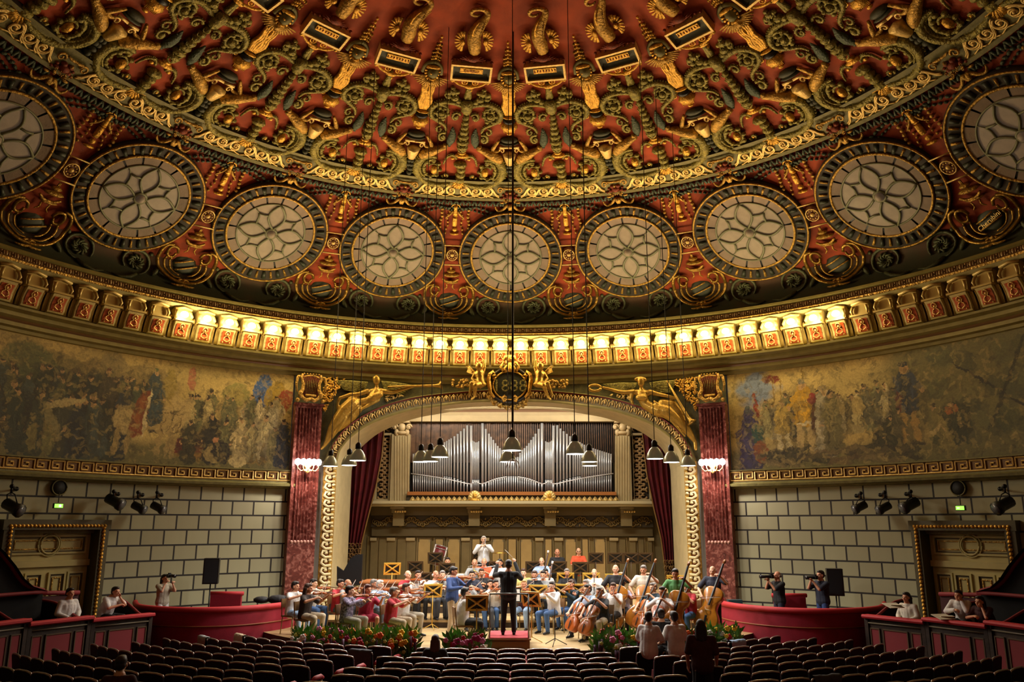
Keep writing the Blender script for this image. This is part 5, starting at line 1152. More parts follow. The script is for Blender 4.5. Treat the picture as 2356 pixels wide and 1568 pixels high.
# podium
root = thing('conductor_podium', 'wooden conductor podium with red carpet top and metal rail', 'podium')
p0, p1 = at_z(1123, 1493, 0), at_z(1219, 1493, 0); pw = p1[0]-p0[0]; px_, py_ = (p0[0]+p1[0])/2, p0[1]
b = MB(); b.smooth = False; b.box((px_, py_+.65, .11), (pw, 1.3, .22)); b.box((px_, py_+.65, .215), (pw+.06, 1.36, .03)); b.box((px_, py_-.012, .11), (pw-.16, .02, .12)); b.build('base', mat('podium_wood', '#7a4a1c', .4), root)
b = MB(); b.smooth = False; b.box((px_, py_+.65, .24), (pw-.04, 1.26, .025)); b.build('carpet', mat('podium_carpet', '#b8434a', .9), root)
b = MB(); 
for g in (-1, 1): b.tube([(px_+g*pw*.47, py_+.06, .2), (px_+g*pw*.47, py_+.06, 1.22)], .017, 6)
b.tube([(px_-pw*.47, py_+.06, 1.22), (px_+pw*.47, py_+.06, 1.22)], .022, 6); b.build('rail', mat('rail_metal', '#777872', .3, .7), root)
POD = (px_, py_+.55)

# ================================================================ SEATS
VEL = mat('seat_velvet', '#7c1a1e', .7); SHELL = mat('seat_shell', '#050404', .6, spec=.25); RAIL = mat('seat_rail', '#bdb8ac', .25, .5, 0, 20, .3, 8, coat=.4)
root = thing('auditorium_seat', '', 'seat', group='')
b = MB(); b.smooth = False; W_, T_ = .283, .035
pf = [(-W_, 0), (W_, 0), (W_, .555), (W_-.02, .58), (W_*.4, .6), (-W_*.4, .6), (-W_+.02, .58), (-W_, .555)]
b.prism(pf, .04, (0, 0, .3), Matrix.Rotation(math.radians(8), 3, 'X')); b.build('back_shell', SHELL, root)
b = MB(); R8 = Matrix.Rotation(math.radians(8), 3, 'X'); P = [R8 @ Vector(v) for v in ((-W_, .0, .54), (-W_+.02, .0, .585), (-W_*.45, 0, .605), (W_*.45, 0, .605), (W_-.02, 0, .585), (W_, 0, .54))]
b.tube([(v.x, v.y, v.z+.3) for v in P], .02, 6); b.build('top_rail', RAIL, root)
b = MB(); b.smooth = False; b.prism([(x*.94, z*.9) for x, z in pf], .055, (0, .045, .31), R8); b.box((0, .16, .42), (.46, .1, .4), Matrix.Rotation(math.radians(14), 3, 'X')); b.build('cushion', mat('seat_cushion', '#6a1418', .8), root)
b = MB(); b.tube([(.3, .0, .64), (.3, .12, .67), (.3, .3, .67), (.3, .38, .64)], [.03, .046, .048, .032], 8); b.build('armrest', mat('arm_velvet', '#b02024', .6), root)
b = MB(); b.tube([(.3, .33, 0), (.3, .33, .4), (.3, .34, .61)], .018, 6); b.tube([(.3, .02, 0), (.3, .02, .6)], .018, 6); b.blob((.3, .0, .6), .032); b.build('arm_post', mat('arm_post_cream', '#b39a68', .4), root)
reg(root); first = True; nseat = 0; SEATL = []
ROWS = [8.9, 9.8, 10.65, 11.5, 12.35, 13.25, 14.1, 15.0, 15.9, 16.8, 17.7]
def inbox(x, y): return math.hypot((abs(x)-8.2)/2.25, (y-10.0)/3.05) < 1.0
for ri, r in enumerate(ROWS):
    for block in ('left', 'centre', 'right'):
        st = .6/r if block == 'centre' else .6/r
        if block == 'centre':
            n_ = int(round(2*math.radians(12.4)*r/.6)); an = [(-n_/2+.5+i+(.25 if ri % 2 else -.25))*.6/r for i in range(n_)]
        else: an = [math.radians(16.2)+(i+.5)*.6/r for i in range(40)]; an = [-a for a in an] if block == 'left' else an
        k = 0
        for a in an:
            x, y = r*math.sin(a), CY0-r*math.cos(a); z = floor_z(y)
            u, v = proj((x, y, z+.9))
            if not (-25 < u < 2381 and v < 1592): 
                if block != 'centre' and abs(a) > .8: break
                k += 1; continue
            if math.hypot(x, y) > 10.55 or inbox(x, y) or abs(a) > 1.25: break
            k += 1
            o = root if first else copy_tree(root); 
            o.location = (x, y, z); o.rotation_euler = (0, 0, a if block != 'right' else a)
            o.rotation_euler = (0, 0, a)
            o['label'] = f"empty black backed seat, {ORD[ri]} row from the stage, {ORD[k-1]} {'from the left' if block == 'centre' else 'from the aisle'}, {block} block"
            o['group'] = f'auditorium seats in the {block} block'
            first = False; nseat += 1; SEATL.append((u, v, x, y, z, a))
print('SEATS', nseat)

# ================================================================ RED ROUND BOXES AND LOGES
RV = mat('box_velvet', '#8e0f24', .75, 0, .1, 60, .1, 5); RIMV = mat('rim_velvet', '#b01f26', .7); DW = mat('dark_wood', '#2e1f14', .45, 0, .1, 15, .3, 6); BLKV = mat('black_velvet', '#050404', .9)
for s_, side in ((-1, 'left'), (1, 'right')):
    P = [(-6.12, 10.3), (-6.05, 9.6), (-6.25, 8.7), (-6.9, 7.75), (-7.8, 7.35), (-8.8, 7.45), (-9.75, 8.0), (-10.3, 8.8), (-10.6, 9.4)]; P = [(-s_*x, y) for x, y in P]; Q = [tuple(p) for p in spline(P, 5)]
    root = thing('round_box', f'rounded crimson velvet stage box bulging out beside the stage on the {side}', 'theatre box')
    b = MB(); b.smooth = True
    b.grid([[(x, y, z) for x, y in Q] for z in (-.95, .22)]); b.grid([[(x*1.0, y, z) for x, y in Q] for z in (.24, .62)]); b.build('front_wall', RV, root)
    b = MB(); b.tube([(x, y, .64) for x, y in Q], .075, 8); b.build('rim', RIMV, root)
    b = MB(); b.tube([(x, y-.01, .23) for x, y in Q], .018, 5); b.build('piping', mat('piping_gold', '#8a4a22', .6), root)
    b = MB(); b.smooth = False; b.add([(x, y, -.2) for x, y in Q]+[(Q[-1][0], 11.5, -.2), (Q[0][0]+s_*.0, 12.2, -.2)], [tuple(range(len(Q)+2))]); b.build('floor', DW, root)
    # inner low partition
    b = MB(); b.smooth = False
    c = (s_*8.1, 9.9) if s_ > 0 else (-8.3, 10.2); b.box((c[0], c[1], .3), (.9, .12, 1.0)); b.build('partition', RV, root); b = MB(); b.tube([(c[0]-.5, c[1], .82), (c[0]+.5, c[1], .82)], .06, 7); b.build('partition_rim', RIMV, root)
    # loges
    bd = [52.3, 60.3, 68.2, 76.1, 84.0, 92]; zr = [.58, .65, .74, .84, .94]
    for i in range(4):
        a0, a1, z = bd[i], bd[i+1], zr[i]; r = 11.4
        root = thing('loge', f"wood framed loge with three red front panels, {ORD[i]} from the stage, {side} side", 'theatre box')
        f = lambda t, z_, d=0: np.array([s_*(r-d)*math.sin(math.radians(a0+(a1-a0)*t)), (r-d)*math.cos(math.radians(a0+(a1-a0)*t)), z_])
        pa, pb = f(0, 0), f(1, 0)
        g = lambda t, z_, d=0: np.array([*(pa*(1-t)+pb*t)[:2], z_])-np.array([*unit((pa+pb)/2)[:2], 0])*d
        def slab(b, t0, t1, z0, z1, d0, d1): 
            q = [g(t0, z0, d0), g(t1, z0, d0), g(t1, z1, d0), g(t0, z1, d0), g(t0, z0, d1), g(t1, z0, d1), g(t1, z1, d1), g(t0, z1, d1)]
            b.add(q, [(0, 1, 2, 3), (7, 6, 5, 4), (0, 4, 5, 1), (1, 5, 6, 2), (2, 6, 7, 3), (3, 7, 4, 0)])
        b = MB(); b.smooth = False; slab(b, .01, .99, -.95, z-.05, -.06, .0); b.build('front', DW, root)
        b = MB(); b.smooth = False; slab(b, .0, 1.0, z-.05, z+.03, -.12, .1); b.tube([g(0, z-.01, .1), g(1, z-.01, .1)], .05, 7); b.build('rim', RIMV, root)
        LM = mat('grey_moulding', '#7d7059', .4)
        b = MB(); b.tube([g(.05, z-.16, .03), g(.95, z-.16, .03)], .018, 5); b.build('moulding', LM, root); b = MB(); b.tube([g(.05, -.36, .03), g(.95, -.36, .03)], .018, 5); b.build('moulding', LM, root)
        for j, (t0, t1) in enumerate(((.1, .23), (.31, .69), (.77, .9))):
            b = MB(); b.smooth = False; slab(b, t0, t1, -.26, z-.3, 0, .015); pn = b.build('red_panel', VEL, root)
            b = MB(); b.smooth = False
            slab(b, t0-.015, t1+.015, z-.3, z-.275, 0, .03); slab(b, t0-.015, t0, -.28, z-.28, 0, .03); slab(b, t1, t1+.015, -.28, z-.28, 0, .03); slab(b, t0-.015, t1+.015, -.285, -.26, 0, .03); b.build('panel_frame', mat('frame_wood', '#5a4630', .4), pn)
        for t in (.035, .965):
            b = MB(); b.smooth = False; slab(b, t-.03, t+.03, -.9, z-.06, 0, .05); b.build('post', DW, root)
        # curved partition going back from the far (outer) end
        A_ = math.radians(a0+.9); er = np.array([s_*math.sin(A_), math.cos(A_)])
        S_ = [(11.4, z-.04), (11.7, z+.0), (12.1, z+.14), (12.6, z+.28), (13.4, z+.32)]
        b = MB(); b.smooth = False; b.grid([[(*(er*q), -.6) for q, h in S_], [(*(er*q), h) for q, h in S_]]); b.build('partition', BLKV, root)
        b = MB(); b.tube(spline([(*(er*q), h) for q, h in S_], 3), .035, 6); b.build('partition_rim', VEL, root)
    # rear corridor wall of the loges and the higher rank with its swept screen
    root = thing('rear_loge_wall', f'low dark red wall with velvet rail behind the {side} loges', 'theatre box')
    b = MB(); b.smooth = False; b.lathe([(13.2, -.9), (13.2, 1.05)], 24, a0=s_*57, a1=s_*96); b.build('wall', mat('dim_red', '#48191a', .7), root)
    b = MB(); b.tube([(s_*13.2*math.sin(math.radians(a)), 13.2*math.cos(math.radians(a)), 1.08+.012*(a-57)) for a in range(57, 97, 3)], .06, 6); b.build('rim', VEL, root)
    root = thing('swept_screen', f'black screen with red velvet S-curved edge at the {side} frame edge', 'screen')
    pts = [(-60, 1240), (-20, 1252), (0, 1270), (25, 1300), (45, 1330), (66, 1348), (100, 1358)] 
    if s_ > 0: pts = [(2356-x, y+2) for x, y in pts]
    W2 = []
    for x, y in pts: a, z = at_r(x, y, 12.6); W2.append(np.array([12.6*math.sin(math.radians(a)), 12.6*math.cos(math.radians(a)), z]))
    b = MB(); b.smooth = False; b.grid([[(p[0], p[1], .6) for p in W2], W2]); inn = [p*np.array([.985, .985, 1]) for p in W2]; b.grid([W2, inn]); b.build('panel', BLKV, root)
    b = MB(); b.tube(spline(W2, 3), .06, 7); b.build('rim', VEL, root); b = MB(); q = W2[-1]; b.tube([(p[0]*.99, p[1]*.99, q[2]-.02) for p in W2], .05, 6); b.build('ledge', VEL, root)
    # door with gilt rope frame
    root = thing('door', f'tall olive panelled door with gold rope frame in the {side} wall', 'door'); root.name = 'door_1' if s_ < 0 else 'door_2'; root['kind'] = 'structure'
    for k in ('label', 'category'): 
        if k in root: del root[k]
    ac = math.radians(58.1); er = np.array([s_*math.sin(ac), math.cos(ac), 0]); et = np.array([math.cos(ac), -s_*math.sin(ac), 0])*s_; c0 = er*14.0   # et points away from stage
    D = lambda u, z_, d=0: c0+et*u+np.array([0, 0, z_])+er*d
    def dslab(b, u0, u1, z0, z1, d0, d1): q = [D(u, z_, d) for d in (d0, d1) for u, z_ in ((u0, z0), (u1, z0), (u1, z1), (u0, z1))]; b.add(q, [(0, 1, 2, 3), (7, 6, 5, 4), (0, 4, 5, 1), (1, 5, 6, 2), (2, 6, 7, 3), (3, 7, 4, 0)])
    hw = 1.33; zt = 2.86
    b = MB(); b.smooth = False; dslab(b, -hw-.06, -hw+.2, -1, zt, .02, .9); dslab(b, hw-.2, hw+.06, -1, zt, .02, .9); dslab(b, -hw-.1, hw+.1, zt-.2, zt+.06, .0, .9); b.build('frame', mat('door_frame_olive', '#4a4220', .5), root)
    b = MB(); 
    for g in (-1, 1):
        for k in range(34): b.blob(D(g*(hw-.1), -.6+k*.1, .0), (.05, .05, .06), Matrix.Rotation(.6, 3, 'Y'), 6, 4)
    for k in range(26): b.blob(D(-hw+.08+k*.1, zt-.1, .0), (.06, .05, .045), Matrix.Rotation(.5, 3, 'Y'), 6, 4)
    b.build('rope_moulding', GOLD, root)
    b = MB(); b.smooth = False; dslab(b, -hw+.2, hw-.2, zt-.3, zt-.2, .3, .6); b.build('cornice', OLIVED, root)
    DP = mat('door_paint', '#bcae6c', .5, 0, .05, 20, .06, 3); DPD = mat('door_groove', '#4a3d1c', .6)
    b = MB(); b.smooth = False; dslab(b, -hw+.2, hw-.2, -.9, zt-.22, .45, .55); b.build('slab', DP, root)
    def panel(u0, u1, z0, z1):
        b = MB(); b.smooth = False
        b.frame(D((u0+u1)/2, (z0+z1)/2, .45), None, et*(u1-u0)/2, np.array([0, 0, (z1-z0)/2]), -er*.05, .05); o = b.build('panel_frame', DP, root)
        b = MB(); b.smooth = False; b.frame(D((u0+u1)/2, (z0+z1)/2, .45), None, et*((u1-u0)/2-.06), np.array([0, 0, (z1-z0)/2-.06]), -er*.015, .03); b.build('groove', DPD, o); b = MB(); b.smooth = False; b.frame(D((u0+u1)/2, (z0+z1)/2, .45), None, et*((u1-u0)/2-.12), np.array([0, 0, (z1-z0)/2-.13]), -er*.03, .025); b.build('bead', DULLGOLD, o)
    panel(-1.02, 1.02, 2.02, 2.52); 
    b = MB(); b.tube([D(.24*math.cos(t), 2.27+.24*math.sin(t), .4) for t in np.linspace(0, 6.283, 25)], .028, 6); b.tube([D(.3*math.cos(t), 2.27+.3*math.sin(t), .42) for t in np.linspace(0, 6.283, 25)], .018, 6); b.build('roundel', DP, root)
    b = MB(); b.smooth = False; dslab(b, -hw+.2, hw-.2, 1.7, 1.86, .36, .46); b.build('transom', DP, root)
    for u0, u1 in ((-1.06, -.58), (-.54, -.07), (.07, .54), (.58, 1.06)): panel(u0, u1, -.8, 1.55)
    # ---- wall gear
    def W(x, y, r): a, z = at_r(x, y, r); return np.array([r*math.sin(math.radians(a)), r*math.cos(math.radians(a)), z])
    sx = (lambda x: x) if s_ < 0 else (lambda x: x)
    pos = {'left': [(28, 1118, 1165), (262, 1130, 1152), (318, 1132, 1166), (362, 1132, 1166)], 'right': [(2311, 1118, 1160), (2095, 1130, 1160), (2035, 1132, 1167), (1980, 1134, 1165)]}[side]
    for i, (x, y0, y1) in enumerate(pos):
        root = thing('stage_spotlight', f"black theatre spotlight hanging from a wall arm, {ORD[i]} from the {side} frame edge", 'spotlight')
        a, c, e = W(x-10*s_, y0+6, 14.25), W(x, y0, 13.7), W(x, y1, 13.7)
        b = MB(); b.tube([a, c], .025, 6); b.tube([c, c-[0, 0, .15]], .025, 6); b.blob(c, .06); b.blob(a, .06); b.tube([c-[0, 0, .15], c-[.1, 0, .2], e-[.13, 0, -.05]], .015, 5); b.tube([c-[0, 0, .15], c-[-.1, 0, .2], e+[.13, 0, .05]], .015, 5); b.build('yoke', DKMETAL, root)
        d = unit(np.array([-e[0]*.25, 4-e[1]*.2, -4])-0*e); d = unit(np.array([-s_*.75, -.1, -.35])) ; big = 1.25 if i in (0, 1) else 1
        b = MB(); b.tube([e-d*.2*big, e-d*.17*big, e+d*.1*big, e+d*.12*big, e+d*.22*big], [.05, .11*big, .11*big, .13*big, .14*big], 10); b.build('housing', BLACK, root)
        b = MB(); b.tube([e+d*.222*big, e+d*.232*big], .11*big, 10); b.build('lens', mat('lens_grey', '#5a5c60', .2), root)
    x, y = (133, 1163) if s_ < 0 else (2211, 1168); c = W(x, y, 13.95); rz = Matrix.Rotation(-math.atan2(c[0], c[1]), 3, 'Z')
    root = thing('exit_sign', f'small lit green emergency exit sign above the {side} door', 'sign')
    b = MB(); b.smooth = False; b.box(c, (.24, .07, .13), rz); b.build('housing', DKMETAL, root); b = MB(); b.smooth = False; b.box(c+np.array([-c[0], -c[1], 0])*.003, (.21, .035, .1), rz); b.build('lit_panel', mat('exit_green', '#4ad048', .4, emit=2.2, ecol='#8de84a'), root)
    b = MB(); b.smooth = False; q = c+np.array([-c[0], -c[1], 0])*.0045; b.box(q+[.03, 0, 0], (.04, .02, .06), rz); b.box(q-[.04, 0, 0], (.06, .02, .016), rz); b.build('pictogram', mat('exit_white', '#ffffff', .4, emit=2.5, ecol='#ffffff'), root)
    b = MB(); b.tube([c+[0, 0, .08], c+[0, 0, .35]], .012, 5); b.build('hanger', DKMETAL, root)
    x, y = (135, 1121) if s_ < 0 else (2206, 1122); c = W(x, y, 14.24)
    root = thing('round_grille', f'round dark ventilation grille high in the {side} block wall', 'grille'); er2 = unit([c[0], c[1], 0])
    et2 = np.array([er2[1], -er2[0], 0]); b = MB(); b.tube([c+er2*.05, c-er2*.04], .2, 20); b.build('disc', mat('grille_dark', '#16150f', .7), root)
    b = MB(); b.tube([c-er2*.05+et2*.2*math.cos(t)+np.array([0, 0, .2*math.sin(t)]) for t in np.linspace(0, 6.283, 25)], .018, 6); b.build('rim', OLIVED, root)
    # PA speakers
    x0, y0, x1, y1 = (468, 1283, 505, 1342) if s_ < 0 else (1902, 1307, 1940, 1369); c = at_y((x0+x1)/2, (y0+y1)/2, 9.6 if s_ < 0 else 9.4); hh = abs(at_y(x0, y0, c[1])[2]-at_y(x0, y1, c[1])[2]); ww = abs(at_y(x1, y0, c[1])[0]-at_y(x0, y0, c[1])[0])
    root = thing('loudspeaker', f'black box loudspeaker on a stand in the {side} round box', 'loudspeaker')
    b = MB(); b.smooth = False; b.box(c, (ww*.9, .35, hh), Matrix.Rotation(-s_*.25, 3, 'Z')); b.build('cabinet', BLACK, root); b = MB(); b.smooth = False; b.box(c+np.array([-s_*.045, -.17, 0]), (ww*.76, .03, hh*.9), Matrix.Rotation(-s_*.25, 3, 'Z')); b.build('front_grille', mat('grille_cloth', '#141416', .8), root)
    b = MB(); b.tube([c-[0, 0, hh/2], (c[0], c[1], -.2)], .02, 6)
    for k in range(3): t = k*2.09; b.tube([(c[0], c[1], .15), (c[0]+.3*math.cos(t), c[1]+.3*math.sin(t), -.18)], .012, 5)
    b.build('stand', DKMETAL, root)

# ================================================================ PENDANT LAMPS OVER THE ORCHESTRA
LAMPG = mat('lamp_glow', '#ffffff', .4, emit=9, ecol='#fff6ee'); SHADE = mat('lamp_shade', '#9a946c', .3, .2, emit=.06, ecol='#d8cf9c')
LZ = 4.42; lamps = [(760, 1072), (803, 1070), (823, 1059), (968, 1062), (990, 1061), (1012, 1051), (1178, 1036), (1168, 1062), (1323, 1044), (1356, 1062), (1357, 1071), (1507, 1055), (1545, 1063), (1583, 1071)]
root = None
for i, (x, y) in enumerate(lamps):
    c = at_z(x, y, LZ)
    if root is None:
        root = thing('pendant_lamp', '', 'lamp', tuple(c))
        b = MB(); b.lathe([(.215, 0), (.22, .03), (.19, .14), (.13, .24), (.07, .3), (.0, .3)], 20); b.build('shade', SHADE, root)
        b = MB(); b.lathe([(.06, .28), (.075, .3), (.075, .42), (.04, .47), (.0, .48)], 12); b.build('socket', BLACK, root)
        b = MB(); b.lathe([(.0, .015), (.195, .02), (.2, .0), (.0, -.012)], 20); b.build('bulb', LAMPG, root)
        b = MB(); b.tube([(0, 0, .45), (0, 0, 10.6)], .011, 5); b.build('cable', mat('cable_grey', '#3a3a30', .6), root)
        reg(root); o = root
    else: o = copy_tree(root, loc=tuple(c))
    r = math.hypot(c[0], c[1]); zt = np.interp(r, PR[:11, 0], PR[:11, 1])
    for ch in bpy.data.objects:
        if ch.parent == o and ch.name.startswith('cable'): ch.scale = (1, 1, (zt-LZ)/10.6)
    o['label'] = f'bell shaped pendant lamp over the orchestra, {ORD[sorted(range(14), key=lambda j: lamps[j][0]).index(i)]} counting from the left'; o['group'] = 'pendant lamps above the orchestra'
for x, y, p in ((-4.2, 7.0, 1), (-4.4, 9.5, 1), (-2.0, 7.0, 1), (-2.0, 9.5, 1), (0, 6.2, 1), (0, 8.8, 1), (2.0, 7.0, 1), (2.0, 9.5, 1), (4.2, 7.0, 1), (4.4, 9.5, 1)):
    light('pendant_light', 'SPOT', (x, y, LZ-.05), 330, (1, .96, .91), .18, (0, 0, 0), spot=math.radians(150))
# hanging centre rod of the big chandelier line with small dark fitting
root = thing('chandelier_rod', 'thin dark rod hanging down the middle of the hall with white fitting', 'rod'); c = at_z(1180, 1078, 4.15)
b = MB(); b.tube([c+[0, 0, .2], (c[0], c[1], np.interp(math.hypot(c[0], c[1]), PR[:11, 0], PR[:11, 1])+.02)], .02, 6); b.build('rod', mat('rod_dark', '#15140f', .5), root)
b = MB()
for k in range(6): t = k*1.047; b.tube([c+[0, 0, .25], c+[.12*math.cos(t), .12*math.sin(t), .18], c+[.17*math.cos(t), .17*math.sin(t), .02]], .012, 5)
b.build('fitting', mat('white_metal', '#dcdcdc', .3), root)
# ================================================================ PEOPLE
V3 = lambda *a: np.array(a, float)
def hand(pr, wr, d, up, curl=.5, thumb=1):
    """palm, four unequal bent fingers and a thumb; wr wrist, d pointing direction, up back-of-hand normal"""
    d = unit(d); up = unit(np.asarray(up)-d*(np.asarray(up)@d)); sd = np.cross(d, up)
    pr.append(('c', wr, wr+d*.045, .026, .03)); pc = wr+d*.075
    for k in (-1.5, -.5, .5, 1.5): pr.append(('c', wr+d*.03+sd*k*.012, pc+sd*k*.02, .017, .0125))
    for k, L in ((-1.5, .03), (-.5, .038), (.5, .04), (1.5, .034)):
        a = pc+sd*k*.021; m = a+(d*math.cos(curl)-up*math.sin(curl))*L; e = m+(d*math.cos(curl*2.4)-up*math.sin(curl*2.4))*L*.85
        pr.append(('c', a, m, .0115, .0105)); pr.append(('c', m, e, .0105, .009))
    t0 = wr+d*.03+sd*thumb*.028; t1 = t0+unit(d*.7+sd*thumb*.9-up*.3)*.036; t2 = t1+unit(d+sd*thumb*.1-up*.6)*.03
    pr.append(('c', t0, t1, .015, .012)); pr.append(('c', t1, t2, .012, .0095))
def head(pr, c, tilt=0, turn=0):
    R = (Matrix.Rotation(turn, 3, 'Z') @ Matrix.Rotation(tilt, 3, 'X'))
    P = lambda x, y, z: c+np.array(R @ Vector((x, y, z)))
    pr += [('e', P(0, .012, .03), (.078, .095, .095), R), ('e', P(0, -.03, -.03), (.062, .068, .08), R), ('c', P(0, -.05, -.085), P(0, -.062, -.09), .034, .026),
           ('c', P(0, -.088, .012), P(0, -.112, -.022), .01, .016), ('e', P(.08, .008, -.012), (.013, .02, .032), R), ('e', P(-.08, .008, -.012), (.013, .02, .032), R),
           ('c', P(-.04, -.083, .03), P(.04, -.083, .03), .014, .014), ('c', P(-.02, -.09, -.055), P(.02, -.09, -.055), .011, .011), ('c', P(.035, -.06, -.02), P(.04, -.045, -.03), .03, .03), ('c', P(-.035, -.06, -.02), P(-.04, -.045, -.03), .03, .03)]
    return P, R
def skeleton(pose):
    s = dict(hip=V3(0, .06, .52), waist=V3(0, .05, .7), chest=V3(0, .02, .88), neck=V3(0, .01, 1.03), head=V3(0, -.02, 1.19), sh=[V3(.17, .02, .98), V3(-.17, .02, .98)],
             knee=[V3(.14, -.40, .52), V3(-.14, -.40, .52)], ank=[V3(.15, -.36, .1), V3(-.15, -.36, .1)], hipj=[V3(.09, .05, .52), V3(-.09, .05, .52)], tilt=0., turn=0., curl=.6)
    def stand(h=0):
        for k, z in (('hip', .93), ('waist', 1.08), ('chest', 1.26), ('neck', 1.44), ('head', 1.6)): s[k] = V3(0, s[k][1]*.3, z)
        s['sh'] = [V3(.19, .01, 1.39), V3(-.19, .01, 1.39)]; s['hipj'] = [V3(.09, .0, .93), V3(-.09, 0, .93)]; s['knee'] = [V3(.11, -.03, .5), V3(-.11, -.03, .5)]; s['ank'] = [V3(.13, .02, .09), V3(-.13, .02, .09)]
    E, Wr, Hd, Hu = [None]*2, [None]*2, [None]*2, [V3(0, 0, 1)]*2
    if pose == 'violin':
        E = [V3(.27, -.2, .83), V3(-.36, -.17, .9)]; Wr = [V3(.24, -.46, 1.0), V3(-.13, -.4, .99)]; Hd = [V3(-.1, -.6, .5), V3(.7, -.4, -.2)]; s['tilt'] = .12; s['turn'] = .25; s['knee'][1] = V3(-.2, -.36, .5)
    elif pose == 'cello':
        E = [V3(.36, -.18, .86), V3(-.36, -.2, .8)]; Wr = [V3(.16, -.27, 1.03), V3(-.24, -.46, .64)]; Hd = [V3(-.6, -.3, .3), V3(.5, -.5, -.2)]; s['knee'] = [V3(.27, -.36, .5), V3(-.27, -.36, .5)]; s['ank'] = [V3(.3, -.32, .1), V3(-.3, -.32, .1)]; s['tilt'] = .1
    elif pose == 'bass':
        stand(); E = [V3(.4, -.1, 1.3), V3(-.36, -.16, 1.15)]; Wr = [V3(.24, -.24, 1.5), V3(-.2, -.42, 1.0)]; Hd = [V3(-.5, -.2, .3), V3(.4, -.4, -.5)]; s['tilt'] = .2
    elif pose == 'wind':
        E = [V3(.28, -.16, .78), V3(-.28, -.16, .78)]; Wr = [V3(.05, -.33, .9), V3(-.05, -.33, .83)]; Hd = [V3(-.6, -.4, .2), V3(.6, -.4, .2)]; s['tilt'] = .08
    elif pose == 'rest':
        E = [V3(.27, -.02, .74), V3(-.27, -.02, .74)]; Wr = [V3(.12, -.24, .66), V3(-.12, -.24, .66)]; Hd = [V3(-.3, -.8, -.1), V3(.3, -.8, -.1)]; s['curl'] = .3
    elif pose == 'crossed':
        E = [V3(.25, -.1, .76), V3(-.25, -.1, .76)]; Wr = [V3(-.02, -.2, .82), V3(.02, -.18, .78)]; Hd = [V3(-1, 0, .2), V3(1, 0, .2)]; s['curl'] = .3
    elif pose == 'lean':
        s['head'] = V3(.02, -.2, 1.12); s['neck'] = V3(0, -.12, .99); s['chest'] = V3(0, -.08, .85); s['sh'] = [V3(.17, -.1, .95), V3(-.17, -.1, .95)]; E = [V3(.22, -.34, .8), V3(-.25, -.3, .76)]; Wr = [V3(.1, -.26, 1.0), V3(0, -.42, .82)]; Hd = [V3(-.2, 0, 1), V3(1, -.2, 0)]; s['curl'] = .9
    elif pose == 'trumpet':
        stand(); s['tilt'] = -.05; E = [V3(.3, -.2, 1.25), V3(-.3, -.2, 1.2)]; Wr = [V3(.08, -.34, 1.42), V3(-.08, -.36, 1.4)]; Hd = [V3(-.4, -.5, .3), V3(.4, -.5, .3)]
    elif pose == 'photo':
        stand(); E = [V3(.2, -.26, 1.25), V3(-.22, -.24, 1.26)]; Wr = [V3(.04, -.34, 1.48), V3(-.1, -.22, 1.52)]; Hd = [V3(-.2, -.5, .5), V3(.3, -.5, .4)]; s['curl'] = 1.0
    elif pose == 'conduct':
        stand(); E = [V3(.34, -.18, 1.35), V3(-.3, -.2, 1.28)]; Wr = [V3(.28, -.34, 1.6), V3(-.14, -.42, 1.66)]; Hd = [V3(-.1, -.4, .8), V3(.2, -.5, .7)]; s['tilt'] = .2
    elif pose == 'solo':
        stand(); s['turn'] = .3; s['tilt'] = .35; E = [V3(.3, -.2, 1.2), V3(-.34, -.12, 1.18)]; Wr = [V3(.26, -.42, 1.38), V3(-.08, -.36, 1.22)]; Hd = [V3(-.1, -.5, .4), V3(.8, -.3, -.1)]
    elif pose == 'stand':
        stand(); E = [V3(.26, .0, 1.12), V3(-.26, .0, 1.12)]; Wr = [V3(.25, -.12, .9), V3(-.25, -.12, .9)]; Hd = [V3(0, -.3, -1), V3(0, -.3, -1)]; Hu = [V3(1, 0, 0), V3(-1, 0, 0)]; s['curl'] = .35
    s['E'], s['W'], s['D'], s['U'] = E, Wr, Hd, Hu; return s
FIG = {}
